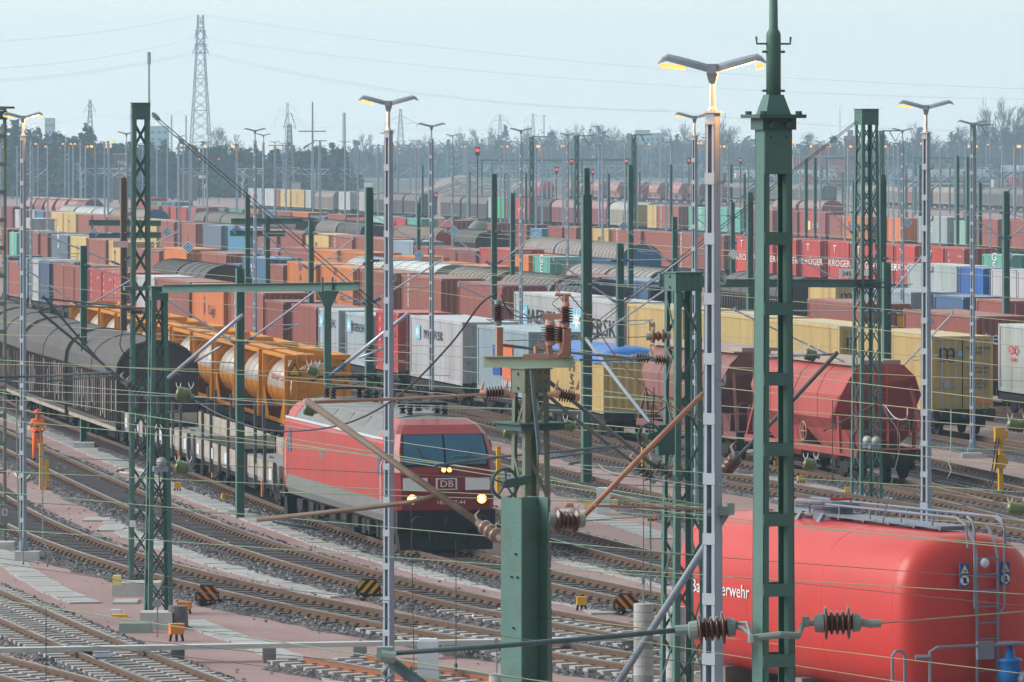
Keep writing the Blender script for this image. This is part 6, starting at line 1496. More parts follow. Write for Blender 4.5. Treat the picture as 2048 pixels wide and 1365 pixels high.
# ================================================================ OVERHEAD WIRES
def wire(x0, y0, x1, y1, m_, px=2., z0=6.3, z1=6.3, label='', sag=.0, d0=None, d1=None):
    sl_ = (y1 - y0) / max(x1 - x0, 1e-6)
    a = D(x0, y0, d0 if d0 else dg(y0, z0)); b = D(x1, y1, d1 if d1 else dg(y1, z1)); L_ = (b - a).length; pts = []
    for k in range(9):
        t = k / 8; p = a + (b - a) * t; p.z -= sag * 4 * t * (1 - t); pts.append(p)
    r = px * .5 * (a.y + b.y) / 2 / F
    m = MB(); m.sm = True; m.tube(pts, r, 5); return tag(m.build('overhead_wire', m_), label, 'wire', 'overhead wires')
WL = [
 (-40, 641, 1420, 752, wire_y, 1.8, 'brassy wire low over the brown van roofs'), (-40, 669, 1160, 700, wire_y, 1.6, 'thin brassy wire crossing the van eaves'), (-40, 718, 1420, 806, wire_g, 2, 'pale green wire crossing the van sides'), (-40, 728, 900, 752, wire_y, 1.6, 'thin wire just over the stake wagons'),
 (-40, 757, 780, 826, wire_p, 1.6, 'grey wire over the stake wagons'), (-40, 779, 1420, 832, wire_g, 2.2, 'pale green wire running to the rusted lattice mast'), (-40, 779, 1420, 1012, wire_g, 2.4, 'sloping green wire from the glass bell insulator to the locomotive cab'), (-40, 810, 1010, 945, wire_y, 1.7, 'brassy wire across the locomotive side'), (-40, 836, 760, 912, wire_g, 2.2, 'green wire with hanging rods above the worker'),
 (-40, 800, 1420, 826, wire_p, 1.5, 'grey wire along the locomotive roof edge'), (-40, 908, 1420, 978, wire_d, 1.8, 'dark wire at the height of the loudspeaker horn'), (-40, 941, 1420, 1010, wire_g, 2.2, 'green wire under the loudspeaker horn'), (-40, 981, 1420, 1113, wire_g, 2.2, 'green wire across the curved tracks'), (-40, 1000, 700, 1042, wire_d, 1.6, 'dark wire between the two curved tracks'),
 (-40, 1056, 1420, 1160, wire_g, 2.4, 'green wire low across the curved tracks and the green post'), (-40, 1113, 1420, 1272, wire_d, 1.7, 'dark wire above the lamp foot'), (-40, 1121, 1420, 1332, wire_d, 1.8, 'dark wire ending at the striped point signals'), (-40, 1195, 1130, 1370, wire_g, 3.2, 'thick green wire nearest the viewer, above the cable beam'), (-40, 1250, 1420, 1395, wire_d, 1.8, 'dark wire over the nearest turnout'), (-40, 1265, 800, 1366, wire_d, 1.7, 'dark green wire over the nearest turnout'),
 (560, 690, 1420, 812, wire_y, 1.7, 'brassy wire over the locomotive roof'), (560, 760, 1420, 832, wire_y, 1.6, 'thin brassy wire over the locomotive windscreen'), (560, 850, 1420, 975, wire_p, 1.6, 'grey wire across the windscreen'), (560, 884, 1420, 1020, wire_g, 2.2, 'green wire below the windscreen'), (560, 985, 1420, 1011, wire_g, 2.4, 'level green wire at the headlights'),
 (1150, 700, 2100, 812, wire_y, 2.2, 'brassy wire across the yellow container doors'), (1150, 745, 2100, 846, wire_y, 2.4, 'brassy wire below the yellow doors'), (1150, 790, 2100, 862, wire_y, 2.0, 'brassy wire over the red hopper flank'), (1150, 845, 2100, 938, wire_y, 2.4, 'double-looking brassy wire across the hopper frame'), (1150, 860, 2100, 905, wire_g, 1.8, 'thin green wire above the loudspeaker pair'), (1150, 640, 2100, 742, wire_y, 1.7, 'brassy wire over the hopper roof'), (1150, 720, 2100, 765, wire_y, 1.7, 'thin brassy wire at the hopper roof'),
 (1150, 930, 2100, 988, wire_g, 2.2, 'green wire at the loudspeaker pair'), (1150, 945, 2100, 1026, wire_d, 1.8, 'dark wire behind the tank walkway'), (1150, 1000, 2100, 1054, wire_y, 1.8, 'brassy wire above the tank walkway'), (1150, 1004, 2100, 1104, wire_g, 2.4, 'green wire along the tank walkway'), (1150, 1018, 2100, 1096, wire_g, 1.8, 'thin green wire along the tank top'), (1150, 1094, 2100, 1164, wire_d, 1.8, 'dark wire across the upper tank flank'), (1150, 1122, 2100, 1218, wire_d, 1.7, 'thin dark wire under the warning signs'), (1150, 1135, 2100, 1192, wire_g, 2.4, 'green wire through the tank lettering'), (1150, 1240, 2100, 1354, wire_y, 2.0, 'brassy wire low across the red tank'), (1150, 1262, 1900, 1380, wire_y, 1.8, 'brassy wire below the ribbed insulators'), (1150, 565, 2100, 648, wire_y, 1.6, 'thin brassy wire over the rust-brown train'), (1150, 590, 2100, 700, wire_y, 1.6, 'thin brassy wire over the yellow train')]
for x0, y0, x1, y1, m_, px, lb in WL: wire(x0, y0, x1, y1, m_, px * .82, label=lb)
for k, (x0, y0, x1, y1) in enumerate(((-20, 455, 760, 520), (-20, 510, 760, 580), (300, 500, 1100, 560), (600, 440, 1500, 505), (900, 470, 2080, 560), (1000, 520, 2080, 600), (640, 520, 1500, 590), (1200, 440, 2080, 500), (1300, 490, 2080, 545), (-20, 560, 600, 625), (700, 560, 1250, 640), (1400, 395, 2080, 440))):
    wire(x0, y0, x1, y1, wire_y, 1.1, 6.0, 6.0, label='thin pale wire above the mid-yard container rows')
# the guy wires of the tall lattice masts
wire(306, 228, 760, 614, cable, 2.0, label='upper guy wire falling from the tall rear lattice mast', d0=154, d1=150); wire(304, 233, 742, 610, cable, 1.8, label='lower guy wire falling from the tall rear lattice mast', d0=154, d1=150)
wire(1712, 243, 1180, 660, cable, 1.8, label='upper guy wire falling from the lattice mast behind the tank', d0=192, d1=196) if False else wire(1180, 655, 1712, 243, cable, 1.8, label='upper guy wire falling from the lattice mast behind the tank', d0=196, d1=192)
wire(1180, 664, 1712, 247, cable, 1.6, label='lower guy wire falling from the lattice mast behind the tank', d0=196, d1=192)
m = MB(); insulator(m, D(304, 226, 154), D(320, 241, 154), 3, .07, (0, 0), 0, False); tag(m.build('guy_insulator', cap_m), 'egg insulator at the top of the left guy wires', 'insulator', 'strain insulators')
# ---------------------------------------------------------------- registration tubes and rods near the viewer
def rod(pts, px, m_, label, name='cantilever_tube', extra=None):
    q = [D(x, y, d_) for x, y, d_ in pts]; m = MB(); m.sm = True; m.tube(q, px * .5 * pts[0][2] / F, 10)
    o = m.build(name, m_); tag(o, label, 'cantilever tube', 'cantilever tubes'); return o
def ins_part(root, p0, p1, n, rpx, mats, big=True, horns=0, caps=(1, 1)):
    a, b = D(*p0), D(*p1); m = MB(); insulator(m, a, b, n, rpx * p0[2] / F, caps, 0, big)
    return m
def ins(p0, p1, n, rpx, mats, label, big=True, horns=(), capf=.2):
    a, b = D(*p0), D(*p1); m = MB(); insulator(m, a, b, n, rpx * p0[2] / F, (1, 1), 0, big, 14, capf)
    for hx, hy, hl in horns:
        m.cur = 2; c = D(hx, hy, p0[2]); s_ = p0[2] / F; m.tube([c, c + Vector((-.25 * hl * s_, 0, .6 * hl * s_)), c + Vector((.1 * hl * s_, 0, hl * s_))], [3 * s_, 2.4 * s_, .4 * s_], 5)
    return tag(m.build('insulator', list(mats) + [MATS['white_cabinet'] if len(mats) < 3 else mats[2]][:1] if len(mats) < 3 else mats), label, 'insulator', 'strain insulators')
PK = mat('spark_horn', (.50, .36, .32), rough=.5)
rod([(615, 803, 68), (958, 1047, 66)], 14, tube_b, 'thick brown tube sloping down across the locomotive')
ins((955, 1045, 66), (1008, 1082, 65.6), 3, 15, [ins_taupe, tube_b, PK], 'taupe three-disc insulator at the green post', False, [(957, 1046, 26), (997, 1068, 26)])
rod([(628, 805, 68), (800, 798, 74), (968, 789, 84)], 7, tube_o, 'thin coppery rod above the locomotive roof')
rod([(515, 1040, 68), (700, 1020, 67.5), (815, 1006, 67.3), (880, 990, 67)], 10, tube_b, 'brown tube ending with a hook below the locomotive')
rod([(545, 1043, 68), (640, 1060, 68)], 6, tube_d, 'short dark rod below the brown hooked tube')
rod([(764, 1308, 49), (1000, 1292, 49.4), (1240, 1272, 49.8), (1350, 1261, 50)], 11, tube_d, 'long dark rod leading to the near ribbed insulator')
rod([(757, 1303, 49), (790, 1330, 49), (870, 1390, 48.6)], 24, tube_d, 'thick dark tube end in the bottom corner by the white cabinet')
m = MB(); c = D(770, 1306, 48.9); m.box(c, (.13, .12, .10)); m.lathe(D(762, 1312, 48.8), D(790, 1316, 48.8), [(0, .05), (.12, .05)], 10); m.tube([D(778, 1330, 48.8), D(765, 1345, 48.8), D(772, 1358, 48.8), D(785, 1350, 48.8)], .02, 6)
tag(m.build('tube_clamp', cap_m), 'dark cast clamp joining the near rod and tube', 'clamp')
ins((1376, 1262, 50), (1472, 1254, 50), 5, 34, [ins_brown, cap_m, PK], 'brown ribbed insulator on the left of the nearest green mast', True)
ins((1628, 1247, 50), (1722, 1245, 50), 5, 34, [ins_brown, cap_m, PK], 'brown ribbed insulator on the right of the nearest green mast', True)
MC = empty('mast_clamp', D(1550, 1272, 50), 0, 'cast yoke and shackles clamped round the nearest green mast', 'clamp'); mo = -Vector(MC.location)
def mcp(m, nm): m.v = [tuple(Vector(q) + mo) for q in m.v]; m.build(nm, cap_m, MC)
m = MB(); m.tube([D(1350, 1262, 50), D(1378, 1260, 50)], .045, 8); mcp(m, 'socket'); m = MB(); m.tube([D(1470, 1252, 50), D(1488, 1258, 49.9), D(1510, 1278, 49.8)], .022, 6); m.tube([D(1475, 1246, 50), D(1495, 1246, 49.9), D(1502, 1272, 49.8)], .018, 6); m.lathe(D(1506, 1285, 49.6), D(1506, 1270, 49.6), [(0, .045), (.06, .045)], 10); mcp(m, 'shackle'); m = MB()
m.tube([D(1510, 1276, 49.7), D(1560, 1270, 49.7), D(1597, 1272, 49.8)], .03, 8); mcp(m, 'yoke'); m = MB(); m.tube([D(1597, 1272, 49.8), D(1605, 1250, 50), D(1630, 1246, 50)], .024, 6); m.box(D(1612, 1243, 50), (.06, .05, .08)); mcp(m, 'shackle'); m = MB()
m.tube([D(1722, 1245, 50), D(1740, 1248, 50), D(1762, 1247, 50)], .035, 8); mcp(m, 'socket')
wire(1760, 1247, 2110, 1218, wire_y, 3., label='tensioned wire from the right ribbed insulator', d0=50, d1=54)
rod([(1215, 1400, 63), (1330, 1218, 62.5), (1452, 1028, 62)], 15, mat('blue_grey_tube', (.19, .25, .30), rough=.5, var=.15, scale=5), 'blue-grey tube sloping up to the nearest lamp mast')
m = MB(); m.box(D(1447, 1022, 62), (.16, .1, .09)); m.box(D(1462, 1018, 62), (.07, .12, .12)); m.lathe(D(1440, 1025, 62), D(1410, 1025, 62), [(0, .05), (.14, .05)], 8)
tag(m.build('tube_clamp', cap_m), 'cast clamp at the upper end of the blue-grey tube', 'clamp')
rod([(1166, 1034, 66), (1290, 905, 66.5), (1406, 788, 67)], 11, tube_o, 'coppery tube rising across the lattice mast')
rod([(1190, 1012, 66), (1300, 1015, 67), (1440, 1020, 68)], 5, tube_o, 'thin red-brown rod beside the white cabinet')
ins((1092, 1040, 65.4), (1168, 1042, 65.6), 5, 26, [ins_brown, cap_m, PK], 'brown ribbed insulator on the right of the green post', True, [(1160, 1030, 26)])
wire(1168, 1042, 1420, 1024, wire_g, 2.6, label='short wire from the insulator of the green post', d0=65.6, d1=72)
rod([(1075, 745, 90), (1190, 838, 95), (1308, 932, 99)], 9, tube_d, 'upper dark teal tube sloping to the tension wheel'); rod([(1062, 762, 90), (1150, 838, 94), (1262, 922, 99)], 8, tube_d, 'lower dark teal tube sloping to the tension wheel')
rod([(870, 932, 90), (1000, 914, 93), (1236, 893, 97)], 6, tube_d, 'long teal rod in front of the windscreen'); rod([(905, 914, 92), (1000, 914, 93)], 4, tube_d, 'short teal rod at the middle headlight'); rod([(1095, 918, 94), (1222, 899, 97)], 4, tube_d, 'thin teal rod under the yellow container')
rod([(1000, 690, 90), (1100, 702, 94), (1265, 717, 99)], 6, tube_d, 'teal rod behind the disconnector'); rod([(1160, 720, 94), (1210, 722, 97), (1305, 716, 99)], 4, tube_d, 'thin teal rod ahead of the ribbed insulator pair')
rod([(1172, 678, 110), (1240, 770, 105), (1300, 845, 100)], 7, MATS['blue_grey_tube'], 'blue-grey strut over the rusted container')
ins((1302, 718, 99), (1345, 722, 99), 5, 10, [ins_brown, cap_m, PK], 'dark ribbed insulator on the lattice mast at the yellow containers', False, [(1306, 712, 24), (1340, 714, 24)]); ins((1262, 714, 99.2), (1308, 718, 99.2), 5, 10, [ins_brown, cap_m, PK], 'dark ribbed insulator beside its twin at the yellow containers', False)
ins((1292, 674, 99), (1342, 671, 99), 3, 14, [mat('porcelain_redbrown', (.22, .10, .07), rough=.3), cap_m, PK], 'red-brown ribbed insulator before the yellow containers', True)
wire(1010, 682, 1292, 674, wire_y, 2, label='wire leading to the red-brown insulator', d0=95, d1=99)
for k, ((x0, y0), (x1, y1), lb) in enumerate((((1262, 922), (1312, 965), 'row of grey cap insulators under the tension wheel'), ((1300, 918), (1352, 962), 'second row of grey cap insulators under the tension wheel'))):
    ins((x0, y0, 99), (x1, y1, 99), 4, 12, [stake, cap_m, PK], lb, False, [(x0 + 5, y0 + 5, 24), (x1 - 5, y1 - 4, 24)])
rod([(1674, 706, 92), (1560, 828, 93), (1478, 912, 94)], 9, stake, 'grey tube in front of the red hopper wagon'); ins((1478, 908, 94), (1446, 948, 94.5), 3, 15, [ins_brown, stake, PK], 'dark disc insulator at the lower end of the grey tube', False, [(1468, 908, 24)])
rod([(1520, 716, 96), (1590, 712, 93), (1676, 708, 92)], 4, stake, 'grey tie rod meeting the grey tube at its tip')
rod([(77, 622, 140), (160, 690, 143), (246, 762, 146)], 6, tube_d, 'dark tube sloping to the paired lattice masts'); rod([(85, 592, 140), (170, 690, 142), (225, 750, 145)], 5, tube_d, 'second dark tube beside the first, at the paired masts')
rod([(77, 622, 140), (120, 612, 141), (290, 617, 146)], 4, tube_d, 'dark tie rod over the brown vans'); rod([(83, 597, 141), (230, 612, 146)], 4, tube_d, 'upper dark tie rod over the brown vans')
rod([(-10, 755, 130), (100, 752, 134), (222, 745, 140)], 5, tube_d, 'dark steady tube across the van sides'); rod([(-10, 762, 130), (60, 764, 132)], 4, tube_d, 'short dark tube at the left van'); rod([(95, 763, 134), (222, 752, 140)], 3.5, tube_d, 'thin dark steady rod across the van sides')
ins((243, 760, 146), (300, 800, 146), 5, 9, [stake, cap_m, PK], 'chain of dark insulators at the paired lattice masts', False, [(246, 760, 16), (258, 768, 16), (285, 790, 16)])
ins((255, 623, 147), (290, 624, 147), 5, 7, [ins_brown, cap_m, PK], 'lower ribbed insulator high on the paired masts', False, [(262, 620, 14)]); ins((240, 616, 147), (270, 617, 147), 5, 6, [ins_brown, cap_m, PK], 'upper ribbed insulator high on the paired masts', False)
rod([(337, 756, 146), (410, 694, 145), (484, 631, 144)], 8, tube_l, 'pale aluminium tube rising from the front lattice mast'); rod([(360, 752, 146), (352, 748, 146), (337, 757, 146.2)], 7, ins_blue, 'blue insulator at the foot of the pale tube')
rod([(390, 724, 145.5), (438, 696, 145), (442, 694, 145)], 5, tube_l, 'short pale tube branching from the sloping one'); rod([(402, 723, 145), (466, 726, 145), (472, 733, 145)], 3, tube_l, 'thin pale steady arm at the stake wagons')
rod([(662, 751, 141.6), (740, 688, 141), (818, 626, 140)], 7.5, tube_l, 'pale aluminium tube rising from the drop post'); rod([(660, 752, 141.5), (690, 729, 141.3)], 8.5, ins_blue, 'blue ribbed insulator on the drop post'); rod([(718, 716, 141), (768, 697, 141)], 5, tube_l, 'short pale tube branching by the drop post'); rod([(725, 722, 141), (810, 722, 141)], 3, tube_l, 'thin pale steady arm by the red container')
# green glazed insulators threaded on the wires
for k, (x, y, rp, ln, d_, lb) in enumerate(((370, 789, 15, 36, 118, 'plump olive insulator over the stake wagons'), (367, 936, 15, 34, 97, 'plump olive insulator beside the loudspeaker horn'), (627, 742, 11, 24, 130, 'olive insulator before the orange tank frame'), (622, 820, 13, 28, 112, 'olive insulator at the tip of the thick brown tube'), (1022, 866, 13, 30, 108, 'olive insulator half behind the rusted lattice mast'), (1141, 852, 12, 28, 110, 'olive insulator before the rusted container wagon'), (1624, 710, 13, 30, 140, 'olive insulator over the red hopper roof'), (1622, 929, 13, 30, 98, 'olive insulator above the small yellow box'), (2036, 851, 14, 44, 112, 'olive insulator cut by the right edge, upper one'), (2036, 1018, 14, 44, 88, 'olive insulator cut by the right edge, lower one'))):
    a, b = D(x - ln / 2, y - 3, d_), D(x + ln / 2, y + 5, d_); m = MB(); m.sm = True; rr = rp * d_ / F; L_ = (b - a).length
    m.lathe(a, b, [(0, rr * .3), (L_ * .03, rr * .8), (L_ * .18, rr), (L_ * .26, rr * .86), (L_ * .36, rr), (L_ * .46, rr * .86), (L_ * .56, rr), (L_ * .64, rr * .84), (L_ * .72, rr * .9), (L_ * .8, rr * .5)], 18)
    m.sm = False; m.cur = 1; m.lathe(a + (b - a) * .74, b, [(0, rr * .34), (L_ * .22, rr * .3), (L_ * .3, rr * .15)], 10)
    m.cur = 2
    for hx in (-ln * .36, ln * .34):
        c = D(x + hx, y - rp * .7, d_); s_ = d_ / F
        for s in (-1, 1): m.tube([c, c + Vector((s * 4 * s_, 0, 7 * s_)), c + Vector((s * 5 * s_, 0, 14 * s_))], [.9 * s_, .8 * s_, .3 * s_], 4)
    tag(m.build('insulator', [ins_green, cap_m, white_m]), lb, 'insulator', 'olive glazed insulators')
# black jumper cables
def jumper(pts, px, m_, label):
    q = [D(*p) for p in pts]; out = []
    for i in range(len(q) - 1):
        p0, p1, p2, p3 = q[max(i - 1, 0)], q[i], q[i + 1], q[min(i + 2, len(q) - 1)]
        for k in range(6):
            t = k / 6; out.append(.5 * ((2 * p1) + (p2 - p0) * t + (2 * p0 - 5 * p1 + 4 * p2 - p3) * t * t + (3 * p1 - p0 - 3 * p2 + p3) * t ** 3))
    out.append(q[-1]); m = MB(); m.sm = True; m.tube(out, px * .5 * pts[0][2] / F, 6); return tag(m.build('jumper_cable', m_), label, 'cable', 'loose cables')
jumper([(390, 802, 118), (440, 830, 112), (520, 858, 106), (600, 862, 102), (700, 845, 98), (800, 790, 94), (900, 690, 90), (960, 610, 87), (992, 588, 85.5)], 3.2, cable, 'long black cable looping up to the disconnector')
jumper([(1002, 590, 85.5), (1012, 615, 85.5), (1030, 632, 85.5), (1060, 636, 85), (1085, 630, 84.8)], 2.6, cable, 'short black cable sagging on the disconnector')
jumper([(1140, 590, 85), (1180, 640, 86), (1250, 735, 90), (1330, 805, 95), (1410, 845, 100)], 2.6, tube_o, 'rust-coloured cable running down from the disconnector')
jumper([(1105, 560, 85), (1120, 590, 85), (1105, 608, 85), (1122, 625, 85), (1101, 632, 85)], 2, tube_o, 'zigzag copper cable on the disconnector')
jumper([(1130, 540, 86), (1112, 575, 85), (1125, 602, 85)], 2, tube_o, 'thin copper cable above the disconnector')
jumper([(33, 795, 117), (38, 820, 116), (50, 845, 115), (70, 853, 114), (79, 853, 114)], 3, cable, 'black cable bowing in front of the lamp mast'); jumper([(79, 853, 114), (84, 900, 112), (85, 1000, 105), (87, 1080, 100), (97, 1100, 98), (95, 1133, 97)], 2.8, wire_d, 'dark hanging rod in front of the worker')
jumper([(33, 797, 117), (34, 900, 112), (38, 1050, 104), (45, 1100, 100), (47, 1128, 98)], 2.8, wire_d, 'dark green hanging rod left of the lamp mast')
jumper([(246, 660, 146), (240, 690, 146), (252, 712, 146), (265, 718, 146)], 2.4, cable, 'black cable loop on the rear lattice mast'); jumper([(335, 824, 146), (338, 850, 146), (325, 900, 146), (318, 950, 146), (325, 1020, 146), (322, 1060, 146)], 3, cable, 'black cable hanging down the front lattice mast')
jumper([(370, 800, 118), (360, 820, 119), (335, 824, 120)], 3, cable, 'short black cable under the olive insulator')
jumper([(1648, 862, 100), (1700, 835, 104), (1756, 808, 110), (1775, 832, 108), (1800, 880, 104), (1780, 980, 98), (1766, 1045, 94)], 2.6, cable, 'dark cable arching over the loudspeakers'); jumper([(1770, 812, 110), (1790, 836, 108), (1812, 838, 106), (1815, 815, 106)], 2.4, tube_l, 'pale bent rod beside the dark arching cable')
jumper([(1902, 820, 120), (1901, 900, 115), (1896, 920, 113), (1902, 940, 112), (1896, 955, 111)], 2, wire_g, 'green hanging rod left of the orange telephone post')
jumper([(1310, 790, 96), (1304, 830, 96), (1335, 812, 96)], 2.2, cable, 'small black cable loop at the rusted container'); jumper([(1308, 775, 96), (1306, 870, 97)], 2, cable, 'vertical black cable above the tension wheel')
for k, (x, y0, y1, d_, lb) in enumerate(((1287, 870, 1195, 99, 'thin dark tension rope falling to the concrete weights'), (1301, 880, 1370, 99, 'green tension rope beside the concrete weights'), (912, 1082, 1340, 80, 'thin dropper wire below the locomotive front'), (1003, 1070, 1300, 70, 'dark rope left of the green post'), (822, 1010, 1345, 80, 'thin dropper wire right of the white mast column'), (92, 1215, 1390, 62, 'dark green dropper over the nearest turnout'), (1665, 800, 965, 100, 'green dropper wire at the small yellow box'), (1573, 690, 800, 110, 'thin dropper over the hopper flank'))):
    m = MB(); m.tube([D(x, y0, d_), D(x + (6 if k == 4 else 0), y1, d_)], (1.1 if k != 1 else 2.2) * d_ / F * .8, 5); m.lathe(D(x, y1, d_), D(x, y0, d_), [(-.02, .02), (.07, .025), (.09, .01)], 6); tag(m.build('dropper_wire', wire_d if k != 1 else green), lb, 'wire', 'hanging droppers')
# ================================================================ SIGNS HUNG FROM SPAN WIRES
for k, (x, y, s, d_, kind, lb) in enumerate(((188, 466, 11, 330, 1, 'blue-ringed white diamond sign left of the tall lattice mast'), (334, 464, 11, 330, 1, 'blue-ringed white diamond sign right of the tall lattice mast'), (376, 495, 12.5, 300, 1, 'tilted blue-ringed diamond sign before the orange container'), (473, 460, 11, 335, 1, 'blue-ringed diamond sign before the cyan container'), (617, 463, 10, 330, 1, 'blue-ringed diamond sign partly behind a green mast'), (838, 511, 10.5, 300, 1, 'blue-ringed diamond sign before the orange containers'), (908, 462, 10.5, 340, 1, 'blue-ringed diamond sign over the red-ended van'), (1247, 453, 10.5, 330, 1, 'blue-ringed diamond sign over the ribbed grey roofs'), (1467, 509, 11, 300, 0, 'blank pale diamond sign before the red lettered containers'), (1815, 446, 9.5, 340, 1, 'blue-ringed diamond sign before the orange container at the right'), (2017, 512, 10, 300, 1, 'blue-ringed diamond sign before the turquoise container at the right'), (1757, 505, 8, 300, 1, 'blue-ringed diamond sign behind the lattice mast with the long beam'), (1353, 394, 5, 640, 2, 'small solid blue diamond before the pink hoppers'), (1487, 394, 5, 640, 2, 'small solid blue diamond left of the nearest green mast'))):
    p = D(x, y, d_); q = s * d_ / F; r = empty('diamond_sign', p, R(_rr.uniform(-10, 10)), lb, 'sign', 'diamond signs hung from span wires')
    def dia(k_, y_): return [Vector((0, y_, q * k_)), Vector((q * k_, y_, 0)), Vector((0, y_, -q * k_)), Vector((-q * k_, y_, 0))]
    m = MB(); m.poly(dia(1, 0), .02, (0, 1, 0)); m.build('plate', signblue if kind == 2 else signwhite, r)
    if kind == 1:
        m = MB()
        for o_, i_ in ((.82, .58), (.38, .10)):
            a_, b_ = dia(o_, -.006), dia(i_, -.006)
            for j in range(4): m.add([a_[j], a_[(j + 1) % 4], b_[(j + 1) % 4], b_[j]], [(0, 1, 2, 3)])
        m.build('blue_rings', signblue, r)
    m = MB(); m.tube([(0, 0, q), (0, 0, q + .35)], .012, 4); m.build('hanger', wire_d, r)
m = MB(); p = D(1692, 547, 188); m.box(p, (.42, .03, .28)); nb = m.build('number_board', white_m); tag(nb, 'white number board on the beam of the lattice mast', 'sign')
o = lettering('345', .21, black_m, nb, p + Vector((.02, -.02, -.02)), ENDF)
for k, (x, y, w_, d_, lb) in enumerate(((241, 489, 15, 255, 'pale pink plate on the brown catenary mast'), (1733, 546, 9, 188, 'white plate on the lattice mast with the long beam'), (265, 1048, 12, 150, 'small pale plate on the rear lattice mast'), (1469, 371, 18, 620, 'white name board on a thin mast'), (404, 354, 14, 1150, 'white name board before the wood'))):
    m = MB(); s_ = d_ / F; m.box(D(x, y, d_), (w_ * 2 * s_ * (.5 if k > 0 else 1), .03, (13 if k < 3 else 7) * s_)); tag(m.build('plate', white_m if k else mat('pink_plate', (.55, .42, .44), rough=.6)), lb, 'sign')
m = MB(); p = D(409, 372, 1150); s_ = 1150 / F
for a_, b_ in (((-5, -5), (5, 5)), ((-5, 5), (5, -5))): m.bar(p + Vector((a_[0] * s_, 0, a_[1] * s_)), p + Vector((b_[0] * s_, 0, b_[1] * s_)), .1, .25)
m.bar(p, p - Vector((0, 0, p.z)), .12); tag(m.build('crossing_sign', white_m), 'small white cross sign on a post before the wood', 'sign')
# ================================================================ THINGS ON THE GROUND
def striped(x, y, wpx, hpx, m_s, flip, label):
    d_ = dg(y + hpx / 2 + 10, 0.); s_ = d_ / F; w_, h_ = wpx * s_ / 2, hpx * s_ / 2; zc = (y and (sz(y, d_)))
    r = empty('point_signal', (sx(x, d_), d_, 0), R(8), label, 'point signal', 'octagonal striped point signals')
    oc = lambda k, y_: [Vector((a * w_ * k, y_, zc + b * h_ * k)) for a, b in ((-1, -1), (1, -1), (1, .05), (.55, 1), (-.55, 1), (-1, .05))]
    m = MB(); m.loft([oc(1, -.09), oc(1.02, 0), oc(1, .12)]); m.build('case', black_m, r)
    m = MB()
    for k in range(-3, 4):      # slanted bars clipped to the board
        c = k * w_ * .72 + w_ * .1; hw = w_ * .17; pts_ = []
        for x_, z_ in ((c - hw, -.82), (c + hw, -.82), (c + hw + (1 if flip else -1) * w_ * .95, .82), (c - hw + (1 if flip else -1) * w_ * .95, .82)): pts_.append([x_, z_ * h_])
        poly_ = pts_
        def clip(pl, f):
            out = []
            for i in range(len(pl)):
                a, b = pl[i], pl[(i + 1) % len(pl)]; fa, fb = f(a), f(b)
                if fa >= 0: out.append(a)
                if fa * fb < 0: t = fa / (fa - fb); out.append([a[0] + (b[0] - a[0]) * t, a[1] + (b[1] - a[1]) * t])
            return out
        for f in (lambda p: p[0] + w_ * .86, lambda p: w_ * .86 - p[0], lambda p: w_ * .98 - p[0] - (p[1] - 0) * .45 * w_ / h_ * 1.0, lambda p: w_ * .98 + p[0] - (p[1] - 0) * .45 * w_ / h_):
            poly_ = clip(poly_, f)
            if len(poly_) < 3: break
        if len(poly_) >= 3: m.poly([Vector((a, -.095, zc + b)) for a, b in poly_], .012, (0, -1, 0))
    m.build('stripes', m_s, r)
    m = MB(); m.box((0, 0, zc - h_ - .05), (w_ * 1.1, .3, .1)); m.box((0, 0, .1), (w_ * 1.5, .5, .12)); m.box((-w_ * .6, 0, .12), (.1, .7, .16)); m.bar((w_ * .5, 0, .12), (w_ * .5 + 1.4, .5, .12), .06); m.build('drive_box', steel_dark, r)
striped(414, 1186, 48, 32, orange_m, False, 'octagonal black and orange point signal right of the paired lattice masts'); striped(736, 1174, 50, 33, yellow, True, 'octagonal black and yellow point signal left of the pale lamp mast'); striped(1251, 1203, 50, 33, orange_m, False, 'octagonal black and orange point signal beside the concrete weights')
def ybox(x, y, wpx, hpx, m_, label, legs=True, dp=.7):
    d_ = dg(y + hpx * .5 + (hpx * .7 if legs else 0), 0.); s_ = d_ / F; w_, h_ = wpx * s_, hpx * s_; zc = sz(y, d_)
    r = empty('junction_box', (sx(x, d_), d_, 0), R(_rr.uniform(-12, 18)), label, 'junction box', 'small boxes on the ground')
    m = MB(); m.box((0, 0, zc), (w_, w_ * dp, h_)); m.box((0, 0, zc + h_ * .42), (w_ * 1.05, w_ * dp * 1.06, h_ * .18)); m.build('case', m_, r)
    if legs:
        m = MB()
        for a in (-.38, 0, .38): m.bar((a * w_, 0, zc - h_ / 2), (a * w_ * 1.25, 0, 0), .05)
        m.build('leg', steel_dark, r)
for a_ in ((355, 971, 13, 11, yellow, 'small yellow box on legs beside the front lattice mast'), (450, 993, 14, 10, yellow, 'small yellow box on legs left of the mast by the locomotive'), (1163, 1202, 19, 16, yellow, 'yellow box on splayed legs between the tracks at the lattice mast'), (369, 1211, 26, 14, orange_m, 'orange box half hidden behind the dark tin barrel'), (353, 1258, 28, 21, orange_m, 'largest orange box on a black foot, in front of the barrel'), (1602, 957, 14, 10, yellow, 'small yellow box behind the tank walkway'), (1695, 980, 11, 10, yellow, 'small yellow box left of the lattice mast behind the tank'), (1305, 1034, 18, 7, orange_m, 'flat orange box on legs behind the lattice mast'), (1139, 1009, 14, 5, orange_m, 'flat orange box left of the white cabinet'), (809, 1187, 14, 8, orange_m, 'tiny orange box between the rails right of the pale lamp mast'), (761, 1191, 16, 7, orange_m, 'flat orange box right beside the yellow striped signal')): ybox(*a_)
